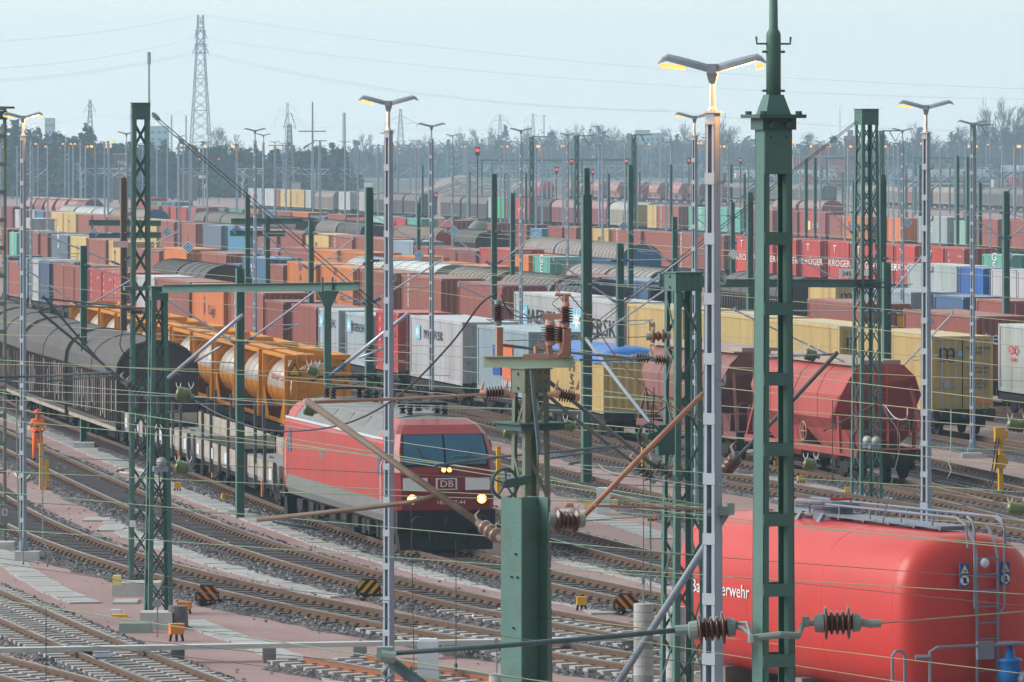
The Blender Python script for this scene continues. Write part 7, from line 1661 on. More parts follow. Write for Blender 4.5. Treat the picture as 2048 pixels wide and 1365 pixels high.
def plain_box(name, x, y, wpx, hpx, m_, label, cat, dp=.6, taper=1., z0=None, rz=0):
    d_ = dg(y + hpx / 2, 0.) if z0 is None else z0; s_ = d_ / F; w_, h_ = wpx * s_, hpx * s_; zb = sz(y + hpx / 2, d_)
    m = MB(); k = dp
    m.hexa([Vector((i * w_ / 2 * f, j * w_ / 2 * k * f, zb + z)) for z, f in ((0, 1), (h_ * .94, taper)) for i, j in ((-1, -1), (1, -1), (1, 1), (-1, 1))])
    m.hexa([Vector((i * w_ / 2 * f, j * w_ / 2 * k * f, zb + z)) for z, f in ((h_ * .94, taper), (h_, taper * .86)) for i, j in ((-1, -1), (1, -1), (1, 1), (-1, 1))])
    return tag(m.build(name, m_, None, (sx(x, d_), d_ + .2, 0), rz), label, cat)
plain_box('cabinet', 1207, 1003, 28, 54, whitebox, 'white cabinet with chamfered top between the tracks', 'cabinet', .8, .93); plain_box('cabinet', 856, 1325, 44, 92, whitebox, 'white cabinet at the bottom beside the pale lamp mast', 'cabinet', .8, .93)
plain_box('cabinet', 1180, 1010, 24, 13, yellow_l, 'pale yellow box touching the left side of the white cabinet', 'junction box', .6, .95, 189); plain_box('cabinet', 1229, 1007, 14, 14, yellow_l, 'pale yellow box behind the right side of the white cabinet', 'junction box', .6, .95, 189)
plain_box('cabinet', 233, 1162, 18, 20, yellow_l, 'pale yellow case standing on the rear mast block', 'junction box', .7, .95, 150.)
plain_box('motor_box', 270, 1257, 68, 20, grey_box, 'long grey-green point motor box beside the front mast block', 'point motor', .35, .92); plain_box('motor_box', 231, 1225, 22, 9, whitebox, 'small white box on a yellow tray left of the front mast block', 'junction box', .7, .9); plain_box('tray', 238, 1233, 30, 6, yellow, 'yellow tray under the small white box', 'tray', .7, .98)
m = MB(); d_ = dg(1258, 0); m.lathe((sx(356, d_), d_, 0), (sx(356, d_), d_, 9), [(0, .24), (.02, .25), (46 * d_ / F, .23), (46 * d_ / F + .01, .01)], 18); tag(m.build('barrel', mat('dull_tin', (.13, .125, .13), rough=.5, metal=.3, var=.3, scale=6)), 'dark tin barrel standing beside the front mast block', 'barrel')
m = MB(); d_ = dg(1275, 0); m.bar((sx(315, d_), d_, 0), (sx(315, d_), d_, 68 * d_ / F), .03); m.lathe((sx(315, d_), d_, 68 * d_ / F), (sx(315, d_), d_ - 1, 68 * d_ / F), [(-.01, .1), (.02, .1)], 12); tag(m.build('marker_post', concrete_g), 'thin post with a round pale disc before the mast block', 'marker post')
m = MB(); d_ = dg(1246, 0); m.lathe((sx(948, d_), d_, 0), (sx(948, d_), d_, 1), [(0, .055), (.16, .055), (.2, .035)], 10); mk = m.build('marker_stub', white_m); m = MB(); m.box((sx(950, d_), d_ - .04, .1), (.06, .05, .16)); m.build('red_half', red_m, mk); tag(mk, 'tiny red and white marker stub in the ballast', 'marker post')
m = MB(); p = P(210, 1307, .36); m.box((p.x, p.y - .3, .33), (.36, .9, .02)); tag(m.build('blue_plate', mat('slate_plate', (.07, .10, .17), rough=.6)), 'slate-blue plate lying between the rails by the cable beam', 'plate')
# telephone posts
def phone(x, ytop, ybase, label, dbl=True):
    d_ = dg(ybase, 0); s_ = d_ / F; h_ = (ybase - ytop) * s_; r = empty('telephone_post', (sx(x, d_), d_, 0), R(15), label, 'telephone post', 'orange telephone posts')
    m = MB(); m.box((0, 0, h_ / 2), (.14, .12, h_)); m.build('post', yellow, r); return r, h_, s_
r, h_, s_ = phone(83, 889, 980, 'pair of yellow posts with a cable, right in front of the worker'); m = MB(); m.box((.17, -.05, h_ * .33), (.12, .14, h_ * .66)); m.build('side_post', yellow, r); m = MB(); m.box((.03, 0, h_ + .01), (.24, .2, .05)); m.build('cap', yellow, r)
phone(45, 888, 950, 'short yellow post half hidden by the lamp mast'); phone(997, 893, 985, 'yellow post showing at the right edge of the locomotive')
phone(1287, 886, 955, 'yellow post behind the tension wheel'); phone(1552, 876, 940, 'yellow post seen through the slot of the nearest green mast'); phone(326, 884, 912, 'tiny yellow post behind the front lattice mast')
r, h_, s_ = phone(2001, 862, 990, 'yellow-orange post with two boxes and hanging hoses at the right')
for zc in (sz(869, dg(990)), sz(923, dg(990))):
    m = MB(); m.box((-.06, -.1, zc), (.36, .14, .45)); m.box((.18, -.06, zc), (.08, .14, .22)); m.build('box', yellow, r)
m = MB()
for q in (-.2, -.1): m.tube([(q, -.15, 1.9), (q - .1, -.2, 1.2), (q - .25, -.3, .5), (q - .6, -.6, .08), (q - 1.6, -.8, .05)], .025, 6)
m.build('hose', cable, r)
# loudspeakers
def horn(x, y, rpx, d_, parent_lb, yaw):
    s_ = d_ / F; c = D(x, y, d_); r = empty('loudspeaker', c, yaw, parent_lb, 'loudspeaker', 'grey loudspeaker horns'); rr = rpx * s_
    m = MB(); m.sm = True; m.lathe((0, .30, 0), (0, -1, 0), [(0, .05), (.1, .06), (.2, rr * .45), (.3, rr * .8), (.34, rr), (.35, rr * .98), (.33, rr * .9), (.25, rr * .55), (.1, .04)], 20); m.build('horn', mat('horn_grey', (.42, .44, .44), rough=.5), r)
    m = MB(); m.box((0, .2, -rr * 1.3), (.36, .2, .12)); m.bar((0, .2, -rr * 1.3), (0, .3, 0), .05); m.build('bracket', galv, r)
horn(323, 925, 11, 145.6, 'single loudspeaker horn on the front lattice mast', R(10)); horn(1735, 881, 9.5, 190.6, 'left one of two loudspeaker horns behind the tank', R(-6)); horn(1752, 882, 9.5, 190.4, 'right one of two loudspeaker horns behind the tank', R(8))
# tension weights: stacks of concrete discs
def weights(x, ytop, rpx, d_, label, n=20):
    s_ = d_ / F; rr = rpx * s_; zt_ = sz(ytop, d_); r = empty('tension_weight', (sx(x, d_), d_, 0), 0, label, 'tension weight', 'concrete tension weights')
    m = MB(); z = zt_; k = 0; hh = 18 * s_
    while z - hh > .2 and k < n:
        m.cur = 0 if k % 5 < 3 else 1; m.lathe((0, 0, z - hh), (0, 0, z), [(0, rr * .97), (.01, rr), (hh - .012, rr), (hh - .004, rr * .97)], 22); z -= hh; k += 1
    m.build('discs', [concrete, concrete_g], r)
    m = MB(); m.tube([(0, 0, zt_), (0, 0, zt_ + .5)], .015, 6); m.box((0, 0, zt_ + .4), (.06, .05, .16)); m.build('rod', cap_m, r)
weights(1287, 1207, 20, 98.6, 'stack of concrete discs hanging in front of the lattice mast'); weights(1351, 1213, 19, 101.5, 'second stack of concrete discs behind the lattice mast'); weights(993, 1347, 15.5, 84, 'top of a concrete weight stack left of the green post', 12)
# concrete post at lower centre, the big H-pole
M2 = hpole(1050, 995, 65, .36, 'thick green post cut by the lower edge, in front of the rusted lattice mast', green, R(38))
m = MB()
for x_, z_ in ((-.09, 7.0), (-.02, 6.75), (-.12, 6.75), (-.05, 6.2)): m.lathe((-.2, x_, z_), (-1, x_, z_), [(0, .014), (.012, .012)], 8)
m.build('bolt_hole', black_m, M2)
# hoses on the ground
for k, pts_ in enumerate((((22, 935), (50, 938), (62, 950), (50, 962), (36, 955), (28, 945)), ((232, 942), (255, 937), (285, 941), (300, 950), (270, 950), (240, 945)), ((1138, 928), (1165, 922), (1195, 928), (1208, 940), (1230, 948), (1270, 952)), ((1870, 964), (1900, 968), (1950, 978), (1975, 981), (1995, 968)))):
    q = [P(x, y, .05) for x, y in pts_]; m = MB(); m.sm = True; m.tube(q, .045, 6); tag(m.build('hose', mat('cream_hose', (.46, .42, .36), rough=.7) if k < 2 else mat('grey_hose', (.2, .19, .18), rough=.7)), ['cream hose lying at the lamp mast by the worker', 'cream hose coiled behind the paired lattice masts', 'grey hose loop beside the stepped mast', 'grey hose lying at the two-box telephone post'][k], 'hose')
# ================================================================ PEOPLE
def person(label, loc, rz):
    J = []; E = []; Rr = []
    def j(x, y, z, r_, par=None):
        J.append((x, y, z)); Rr.append(r_); i = len(J) - 1
        if par is not None: E.append((par, i))
        return i
    pel = j(0, 0, .98, .155); wst = j(0, 0, 1.12, .145, pel); ch = j(0, .0, 1.32, .165, wst); nk = j(0, -.01, 1.50, .065, ch); hd = j(0, -.03, 1.60, .085, nk); tp = j(0, -.025, 1.72, .095, hd); ns = j(0, -.125, 1.63, .022, hd)
    for s in (-1, 1):
        hp = j(s * .1, 0, .90, .11, pel); kn = j(s * .11, -.02, .50, .085, hp); an = j(s * .12, .02, .10, .062, kn); j(s * .13, -.07, .05, .05, an) 
        sh = j(s * .185, 0, 1.42, .085, ch); el = j(s * .285, .02, 1.15, .062, sh); wr = j(s * .11, -.22, 1.06, .045, el); pm = j(s * .05, -.25, 1.045, .036, wr)
        j(s * .085, -.21, 1.10, .012, pm)                                   # thumb
        for f in range(4):
            k1 = j(s * .015 - s * .0, -.27 + f * .008, 1.075 - f * .022, .0105, pm); j(-s * .03 + s * .004 * f, -.265 + f * .008, 1.07 - f * .022, .009, k1)
    me = bpy.data.meshes.new('person'); me.from_pydata(J, E, []); o = bpy.data.objects.new('person', me); COL.objects.link(o)
    sk = o.modifiers.new('skin', 'SKIN'); sb = o.modifiers.new('sub', 'SUBSURF'); sb.levels = 1; sb.render_levels = 1
    for v, r_ in zip(me.skin_vertices[0].data, Rr): v.radius = (r_, r_ * (.8 if r_ > .13 else 1))
    me.skin_vertices[0].data[0].use_root = True
    bpy.context.view_layer.update()
    m2 = bpy.data.meshes.new_from_object(o.evaluated_get(bpy.context.evaluated_depsgraph_get())); bpy.data.objects.remove(o)
    m2.name = 'person'; m2.materials.clear()
    for q in (hiviz, reflect, skin_m, boots): m2.materials.append(q)
    for p in m2.polygons:
        c = p.center; i = 0; p.use_smooth = True
        if c.z < .13: i = 3
        elif c.z > 1.51: i = 2
        elif c.y < -.225 and 1.0 < c.z < 1.13 and abs(c.x) < .11: i = 3
        elif .26 < c.z < .31 or .62 < c.z < .0 or 1.17 < c.z < 1.215 or (abs(c.x) > .2 and 1.24 < c.z < 1.28): i = 1
        p.material_index = i
    r = bpy.data.objects.new('person', m2); COL.objects.link(r); r.location = loc; r.rotation_euler = (0, 0, rz)
    m = MB(); m.sm = True; m.lathe((0, -.03, 1.69), (0, -.03, 2), [(0, .135), (.03, .14), (.08, .125), (.13, .08), (.155, .01)], 18); m.sm = False; m.box((0, -.15, 1.695), (.2, .12, .02)); m.build('helmet', hat_red, r)
    m = MB(); m.tube([(-.085, -.10, 1.715), (-.105, 0, 1.66), (-.08, .07, 1.60)], .02, 5); m.tube([(.085, -.10, 1.715), (.105, 0, 1.66), (.08, .07, 1.60)], .02, 5); m.build('chin_strap', boots, r)
    m = MB()
    for s in (-1, 1): m.lathe((s * .035, -.108, 1.655), (s * .035, -1, 1.655), [(0, .012), (.006, .008)], 6)
    m.box((0, -.112, 1.575), (.05, .01, .01)); m.build('face_features', boots, r)
    return tag(r, label, 'person', 'workers in orange')
w1 = person('worker in orange high-visibility suit and red helmet standing between the rails', (P(75, 923, .12)), R(14)); w1.scale = (1.02, 1.02, 1.02)
d_ = 780; w2 = w1.copy(); COL.objects.link(w2); w2.location = (sx(1935, d_), d_, sz(444, d_) + 0.); w2.location.z = max(0, w2.location.z); w2.rotation_euler = (0, 0, R(-40)); w2['label'] = 'distant worker in orange standing before the tan vans'; LABELS[w2['label']] = [w2]
for ch_ in w1.children: c_ = ch_.copy(); COL.objects.link(c_); c_.parent = w2
# ================================================================ BACKGROUND
bark = mat('bare_twigs', (.085, .062, .055), rough=.9, var=.25, scale=.3); ever = mat('evergreen_needles', (.028, .048, .038), rough=.9, var=.4, scale=.25); shrub = mat('winter_shrub', (.06, .05, .045), rough=.9, var=.4, scale=.2); birch = mat('birch_bark', (.45, .45, .43), rough=.8, var=.3, scale=1)
def bare_tree_mb(m, h, rnd, spread=.42, depth=5, base=Vector((0, 0, 0)), thick=1.):
    def grow(p, d, L_, r_, lev):
        e = p + d * L_; m.tube([p, e], [r_, r_ * .66], 3, False)
        if lev == 0: return
        for k in range(3 if lev > 1 else 4):
            a = rnd.uniform(0, 6.283); t = rnd.uniform(.25, 1.0) if k else 1.0
            s = spread * rnd.uniform(.5, 1.3); u = d.cross(Vector((math.cos(a), math.sin(a), .3))).normalized()
            nd = (d + u * s + Vector((0, 0, .18))).normalized(); grow(p + d * L_ * t, nd, L_ * rnd.uniform(.58, .8), max(r_ * .55, .022 * thick), lev - 1)
    grow(base, Vector((rnd.uniform(-.05, .05), rnd.uniform(-.05, .05), 1)).normalized(), h * .30, h * .014 * thick, depth)
def leaf_cloud(m, c, rx, rz, n, rnd, s0=.5, s1=1.1, cone=False):
    for k in range(n):
        t = rnd.random(); a = rnd.uniform(0, 6.283); 
        if cone: zz_ = rnd.random() ** 1.4; rr = rx * (1 - zz_) * rnd.uniform(.5, 1.1); p = Vector((c.x + math.cos(a) * rr, c.y + math.sin(a) * rr, c.z - rz + 2 * rz * zz_))
        else:
            ph = math.acos(rnd.uniform(-1, 1)); q = rnd.uniform(.45, 1.05); p = Vector((c.x + rx * q * math.sin(ph) * math.cos(a), c.y + rx * q * math.sin(ph) * math.sin(a), c.z + rz * q * math.cos(ph)))
        s = rnd.uniform(s0, s1); u = Vector((rnd.uniform(-1, 1), rnd.uniform(-1, 1), rnd.uniform(-.6, .6))).normalized() * s; v = Vector((rnd.uniform(-1, 1), rnd.uniform(-1, 1), rnd.uniform(-1, 1))).normalized() * s * .6
        m.add([p - u, p + v, p + u, p - v], [(0, 1, 2, 3)])
def prof_y(tab, x):
    for (x0, y0), (x1, y1) in zip(tab, tab[1:]):
        if x0 <= x <= x1: return y0 + (y1 - y0) * (x - x0) / (x1 - x0)
    return tab[-1][1]
def wood(name, label, tab, d0, d1, step, seed, dark=.5, bushy=True):
    rnd = random.Random(seed); m = MB(); x = tab[0][0]
    while x < tab[-1][0]:
        for row_ in range(3):
            xx = x + rnd.uniform(-step, step); d_ = d0 + (d1 - d0) * rnd.random(); yt = prof_y(tab, min(max(xx, tab[0][0]), tab[-1][0])) + rnd.uniform(-4, 14) + row_ * 6
            h = max(5., sz(yt, d_)); b = Vector((sx(xx, d_), d_, 0)); s_ = d_ / 1400
            if rnd.random() < dark:
                m.cur = 1; w_ = h * rnd.uniform(.18, .28); leaf_cloud(m, b + Vector((0, 0, h * .52)), w_, h * .5, 150, rnd, .5 * s_, 1.3 * s_, rnd.random() < .6)
            else:
                m.cur = 0; bare_tree_mb(m, h, rnd, .45, 4, b, 1.2 * s_)
                m.cur = 2; leaf_cloud(m, b + Vector((0, 0, h * .62)), h * .2, h * .34, 60, rnd, .12 * s_, .42 * s_)
            if bushy: m.cur = 2 if rnd.random() < .5 else 1; leaf_cloud(m, b + Vector((rnd.uniform(-3, 3), -6, 2.5)), 4 * s_, 3.2 * s_, 60, rnd, .5 * s_, 1.3 * s_)
        x += step
    o = m.build(name, [bark, ever, shrub]); return tag(o, label, 'woodland', kind='stuff')
LT = [(-60, 240), (0, 240), (40, 238), (60, 250), (110, 262), (150, 266), (165, 256), (172, 250), (180, 268), (210, 284), (300, 284), (380, 290), (440, 290), (560, 292), (690, 292)]
wood('woodland', 'dark mixed wood along the back of the yard at the left', LT, 1330, 1500, 9, 3, .55)
CT = [(560, 290), (690, 286), (720, 284), (780, 276), (860, 268), (950, 262), (1000, 258), (1080, 256), (1150, 252), (1230, 254), (1290, 270), (1330, 262), (1380, 252), (1420, 262), (1500, 264)]
wood('woodland', 'hazy bare wood on the horizon behind the locomotive masts', CT, 2150, 2600, 9, 5, .03)
RT = [(1480, 268), (1560, 272), (1640, 268), (1700, 275), (1760, 270), (1830, 262), (1900, 258), (1960, 250), (2000, 255), (2110, 245)]
wood('woodland', 'hazy mixed wood on the horizon at the right', RT, 1900, 2500, 9, 9, .16)
variants = []
for k in range(4):
    m = MB(); bare_tree_mb(m, 1.0 * 20, random.Random(40 + k), .34 + .06 * k, 6, thick=1.0 + .1 * k); variants.append(m)
vm = []
for k, mm in enumerate(variants):
    # split trunk (first limb) from the crown of branches
    nt_ = 6; tm = MB(); tm.v = mm.v[:6]; tm.f = mm.f[:3]; tm.m = mm.m[:3]; tm.smooth = mm.smooth[:3]
    cm = MB(); cm.v = mm.v[6:]; cm.f = [[i - 6 for i in f] for f in mm.f[3:]]; cm.m = mm.m[3:]; cm.smooth = mm.smooth[3:]
    vm.append((tm.mesh('trunk', [bark]), cm.mesh('crown', [bark])))
def solo(x, ytop, d_, k, label, cat='tree', group='bare trees standing above the wood', birchy=False):
    r = empty('bare_tree', (sx(x, d_), d_, 0), (x * 1.7) % 6.28, label, cat, group); h = sz(ytop, d_); s = h / 20 * .98 * 1.0
    zmax = max(v.co.z for v in vm[k][1].vertices); s = h / zmax
    for nm, me in zip(('trunk', 'crown'), vm[k]): o = obj(nm, me, r); o.scale = (s, s, s)
    return r
ST = [(448, 250, 1700, 3, 'round-crowned bare tree right of the power pylon'), (473, 262, 1750, 2, 'smaller bare tree beside the round-crowned one'), (1148, 243, 2150, 1, 'tallest bare tree over the middle of the horizon'), (1178, 246, 2150, 0, 'second tall bare tree over the middle of the horizon'), (1215, 242, 2200, 2, 'wide bare tree over the pink hoppers'), (1238, 248, 2200, 1, 'bare tree at the right end of the middle wood'), (1100, 250, 2300, 0, 'thin bare tree over the turquoise container'), (1060, 248, 2300, 1, 'bare tree by the paired green mast tops'), (1348, 250, 2000, 2, 'bare tree left of the nearest lamp mast'), (1378, 240, 2000, 1, 'tall bare tree just left of the nearest lamp mast'), (1445, 224, 1900, 0, 'tall bare tree between the nearest lamp mast and green mast'), (1470, 248, 1950, 3, 'lower bare tree between the nearest masts'),
      (1978, 196, 1900, 0, 'tall poplar-like bare tree at the right horizon'), (2000, 190, 1900, 1, 'tallest bare tree at the right horizon'), (2022, 204, 1900, 2, 'broad bare tree near the right edge'), (2045, 206, 1900, 1, 'bare tree cut by the right edge'), (1905, 248, 2000, 3, 'bare tree over the tan vans'), (1840, 240, 2100, 1, 'bare tree behind the lamp mast of the tank'), (1630, 262, 2100, 3, 'rounded tree behind the canopy building'), (925, 252, 2300, 0, 'bare tree over the track hump, left one'), (960, 254, 2300, 2, 'bare tree over the track hump, right one'), (990, 250, 2300, 1, 'bare tree left of the far tank wagons'), (725, 262, 1700, 2, 'small tree with a lit mast, left of the pale lamp mast'), (845, 266, 2200, 1, 'bare tree right of the pale lamp mast')]
for x, yt, d_, k, lb in ST: solo(x, yt, d_, k, lb)
for x, yt, d_, lb in ((162, 335, 1290, 'slender white-stemmed birch before the left wood'), (485, 342, 1290, 'slender birch before the wood, left of the back container row'), (632, 345, 1300, 'slender birch behind the back container row')):
    r = empty('birch_tree', (sx(x, d_), d_, 0), x, lb, 'tree', 'birches'); h = sz(yt, d_); m = MB(); m.tube([(0, 0, 0), (.2, 0, h * .5), (.5, 0, h)], [.22, .14, .05], 5); m.build('trunk', birch, r)
    m = MB(); rnd = random.Random(int(x))
    for k in range(26):
        z = h * (.3 + .7 * k / 26); a = rnd.uniform(0, 6.28); l = h * .28 * rnd.uniform(.4, 1); m.tube([(.3, 0, z), (.3 + math.cos(a) * l * .6, math.sin(a) * l * .6, z + l * .7), (.3 + math.cos(a) * l, math.sin(a) * l, z + l * .8)], [.07, .05, .03], 3)
    m.build('crown', birch, r)
for x, yt, w_, d_, lb in ((360, 325, 26, 1300, 'dark spreading evergreen right of the tall lattice mast'), (415, 330, 20, 1310, 'dark evergreen under the power pylon'), (25, 244, 30, 1320, 'tall dark pine at the left edge'), (165, 248, 24, 1330, 'tall dark pine above the left wood'), (345, 360, 22, 1290, 'low dark bush before the wood')):
    r = empty('evergreen_tree', (sx(x, d_), d_, 0), 0, lb, 'tree', 'evergreens before the wood'); h = sz(yt, d_); rnd = random.Random(int(x)); m = MB(); m.tube([(0, 0, 0), (0, 0, h * .8)], [.35, .1], 5); m.build('trunk', bark, r)
    m = MB()
    for q in range(9): leaf_cloud(m, Vector((rnd.uniform(-1, 1) * w_ * d_ / F * .7, rnd.uniform(-1, 1), h * (.25 + .68 * q / 9))), w_ * d_ / F * (.55 - .03 * q), h * .12, 60, rnd, .3, .9)
    m.build('crown', ever, r)
# power pylon
haze_tint_m = mat('painted_haze_blue', (.42, .50, .56), rough=.9, var=.05)  # distance haze put into the colour of the farthest structures
pyl = mat('pylon_steel', (.20, .24, .27), rough=.6, var=.1)
def pylon(x, ytop, ybase, d_, wb, wt, label, arms, thin=.3, name='power_pylon'):
    pyl = haze_tint_m if 'faint' in label or 'hazy' in label else MATS['pylon_steel']
    h = sz(ytop, d_); r = empty(name, (sx(x, d_), d_, 0), R(12), label, 'power pylon', 'power pylons'); m = MB(); n = 15
    def hw(z): 
        t = z / h; return (wb * (1 - t) ** 1.15 + wt) / 2
    for k in range(n):
        za, zb = h * k / n, h * (k + 1) / n; a, b = hw(za), hw(zb)
        for s, t in ((-1, -1), (1, -1), (1, 1), (-1, 1)): m.bar((s * a, t * a, za), (s * b, t * b, zb), thin)
        for f, g_ in (((-1, -1), (1, -1)), ((1, -1), (1, 1)), ((1, 1), (-1, 1)), ((-1, 1), (-1, -1))):
            m.bar((f[0] * a, f[1] * a, za), (g_[0] * b, g_[1] * b, zb), thin * .55); m.bar((g_[0] * a, g_[1] * a, za), (f[0] * b, f[1] * b, zb), thin * .55)
            if k % 3 == 0: m.bar((f[0] * a, f[1] * a, za), (g_[0] * a, g_[1] * a, za), thin * .8)
    m.build('tower', pyl, r)
    m = MB()
    for z, w_, ax in arms:
        for s in (-1, 1):
            e = Vector((s * w_, 0, z)) if ax == 'x' else Vector((0, s * w_, z)); b = hw(z)
            for t in (-1, 1):
                o_ = Vector((s * b, t * b, z)) if ax == 'x' else Vector((t * b, s * b, z)); m.bar(o_, e, thin * .7); m.bar(o_ + Vector((0, 0, 3)), e, thin * .6)
            m.bar(e, e - Vector((0, 0, min(3.2, w_ * .35))), .25 if w_ > 8 else .12)
    m.build('crossarm', pyl, r); return h
dP = 2500.; hP = pylon(401, 30, 290, dP, 7.2, 2.2, 'tall lattice power pylon on the left horizon', ((sz(55, dP), 9, 'y'), (sz(88, dP), 9, 'y'), (sz(106, dP), 3.4, 'x'), (sz(76, dP), 2.6, 'x')), .34)
m = MB()
for z_ in (62, 90, 106): m.box((0, 0, sz(z_, dP)), (5.4 if z_ > 70 else 4.4, 5, .35))
q = m.build('platform', pyl, None, (sx(401, dP), dP, 0), R(12)); bpy.context.view_layer.update()
pr_ = [o for o in COL.objects if o.name.startswith('power_pylon')][0]; q.parent = pr_; q.location = (0, 0, 0); q.rotation_euler = (0, 0, 0)
pylon(180, 200, 290, 2600, 4, .8, 'slim lattice pylon above the left wood', ((sz(222, 2600), 2.5, 'x'),), .26); pylon(579, 248, 320, 1300, 1.7, .7, 'small lattice mast with a short crossarm before the wood', ((sz(254, 1300), 1.3, 'x'),), .16)
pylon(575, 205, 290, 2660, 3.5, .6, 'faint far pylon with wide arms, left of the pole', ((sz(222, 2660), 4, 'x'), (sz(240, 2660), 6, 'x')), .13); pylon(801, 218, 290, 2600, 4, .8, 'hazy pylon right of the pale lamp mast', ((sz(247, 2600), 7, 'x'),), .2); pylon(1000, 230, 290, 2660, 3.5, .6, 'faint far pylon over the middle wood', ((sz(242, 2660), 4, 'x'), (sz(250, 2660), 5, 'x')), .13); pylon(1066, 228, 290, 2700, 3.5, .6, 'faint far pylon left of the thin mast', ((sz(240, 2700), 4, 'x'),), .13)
for k, (xa, ya, xb, yb, da, db, lb) in enumerate(((-40, 84, 397, 30, 2100, 2490, 'faint top conductor left of the power pylon'), (-40, 140, 389, 78, 2100, 2490, 'upper faint conductor left of the power pylon'), (-40, 166, 385, 108, 2100, 2490, 'lower faint conductor left of the power pylon'), (-40, 162, 385, 104, 2100, 2490, 'second lower faint conductor left of the power pylon'), (413, 78, 2100, 200, 2490, 1900, 'upper faint conductor right of the power pylon'), (417, 107, 1340, 222, 2490, 2000, 'lower conductor right of the power pylon'), (417, 111, 1340, 224, 2490, 2000, 'second lower conductor right of the power pylon'), (404, 30, 2100, 180, 2490, 1900, 'faint top conductor right of the power pylon'), (1340, 222, 2100, 262, 2000, 1700, 'far right continuation of the lower conductor'), (60, 246, 180, 230, 2700, 2700, 'thin conductor on the slim lattice pylon'), (180, 230, 1000, 260, 2700, 2700, 'thin long conductor right of the slim lattice pylon'))):
    a, b = D(xa, ya, da), D(xb, yb, db); pts_ = []
    for i in range(13): t = i / 12; p = a + (b - a) * t; p.z -= 4 * t * (1 - t) * (5 if k in (4, 5, 6, 7) else 2); pts_.append(p)
    m = MB(); m.tube(pts_, .05, 3); tag(m.build('power_line', pyl), lb, 'power line', 'power lines')
def pole(name, x, ytop, d_, r0, r1, m_, label, cat, extra=None):
    h = sz(ytop, d_); r = empty(name, (sx(x, d_), d_, 0), 0, label, cat); m = MB(); m.tube([(0, 0, 0), (0, 0, h)], [r0, r1], 8); m.build('pole', m_, r)
    if extra: m = MB(); extra(m, h); m.build('antenna' if 'radio' in name else 'crossarm', m_, r)
    return r
pole('radio_mast', 298, 110, 1350, .34, .2, pyl, 'thin grey radio mast beside the tall lattice mast', 'radio mast', lambda m, h: m.tube([(0, 0, h - 2.2), (0, 0, h + .6)], .42, 8))
pole('floodlight_pole', 625, 204, 1000, .24, .12, concrete_g, 'tall tapering pole behind the back container row', 'pole', lambda m, h: (m.box((0, 0, sz(263, 1000)), (4.6, .2, .2)), [m.box((.2, 0, h - 1 - i * .8), (.25, .1, .05)) for i in range(8)]))
pole('radio_mast', 1088, 232, 2400, .3, .2, pyl, 'thin far mast with a small crossbar over the middle wood', 'radio mast', lambda m, h: m.box((0, 0, h), (2.4, .2, .2)))
pole('chimney', 688, 226, 2700, 1.0, .8, haze_tint_m, 'faint blue industrial chimney on the horizon', 'chimney'); pole('chimney', 266, 222, 2700, 1.5, 1.4, haze_tint_m, 'faint pale tower left of the tall lattice mast', 'tower')
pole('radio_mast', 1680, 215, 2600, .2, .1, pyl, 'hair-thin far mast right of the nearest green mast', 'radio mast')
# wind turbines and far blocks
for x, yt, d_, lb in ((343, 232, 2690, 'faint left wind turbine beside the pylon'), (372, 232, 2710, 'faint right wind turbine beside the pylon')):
    h = sz(yt, d_); r = empty('wind_turbine', (sx(x, d_), d_, 0), 0, lb, 'wind turbine', 'wind turbines'); m = MB(); m.tube([(0, 0, 0), (0, 0, h)], [.6, .35], 8); m.build('tower', haze_tint_m, r); m = MB()
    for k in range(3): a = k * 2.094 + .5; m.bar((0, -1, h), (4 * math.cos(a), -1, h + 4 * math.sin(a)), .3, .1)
    m.build('rotor', haze_tint_m, r)
def block(x0, x1, yt, yb, d_, m_, label, name='building', wins=0, extra=None):
    w_ = (x1 - x0) * d_ / F; h = sz(yt, d_); dp = w_ * .6; r = empty(name, (sx((x0 + x1) / 2, d_), d_, 0), 0, label, 'building'); m = MB(); m.box((0, 0, h / 2), (w_, dp, h)); m.build('wall', m_, r)
    m = MB(); m.box((0, 0, h + .15), (w_ * 1.02, dp * 1.02, .3)); m.build('roof', concrete_g, r)
    if wins:
        m = MB(); n = max(3, int(w_ / 4)); fl = max(1, int(h / 3.2))
        for f in range(fl):
            for k in range(n): m.box((-w_ / 2 + (k + .5) * w_ / n, -dp / 2 - .02, 1.8 + f * 3.2), (w_ / n * .5, .08, 1.3))
        q = m.build('window', glass_blue, r); q['kind'] = 'stuff'
    if extra: extra(r, w_, h, dp)
    return r
redb = mat('brick_red', (.24, .075, .06), rough=.8, var=.1, scale=.3); dkred = mat('dark_red_cladding', (.13, .06, .07), rough=.8)
block(90, 110, 238, 290, 2680, haze_tint_m, 'faint blue high-rise block above the left wood', wins=1); block(300, 338, 254, 290, 2660, haze_tint_m, 'faint wide building left of the power pylon', wins=1); block(1270, 1300, 262, 290, 2620, haze_tint_m, 'faint far building right of the middle wood', wins=1); block(1300, 1330, 268, 290, 2600, haze_tint_m, 'lower faint building beside it on the horizon', wins=1)
block(1688, 1720, 274, 330, 1750, redb, 'dark red building with a roof tower behind the guy wires', wins=1, extra=lambda r, w_, h, dp: MB.build((lambda m: (m.box((-.5, 0, h + 1), (1.6, 1.6, 2.)), m)[1])(MB()), 'tower', concrete_g, r))
def canopy(r, w_, h, dp):
    m = MB(); m.box((-2, -dp * .7, h * .62), (w_ * .8, dp * .6, .8)); m.build('canopy', mat('canopy_yellow', (.60, .33, .05), rough=.6), r)
    lettering('station', 1.2, white_m, r, (0, -dp / 2 - .1, h * .42), ENDF)
block(1622, 1672, 292, 340, 1650, redb, 'low red building with a yellow canopy and pale lettering', wins=0, extra=canopy)
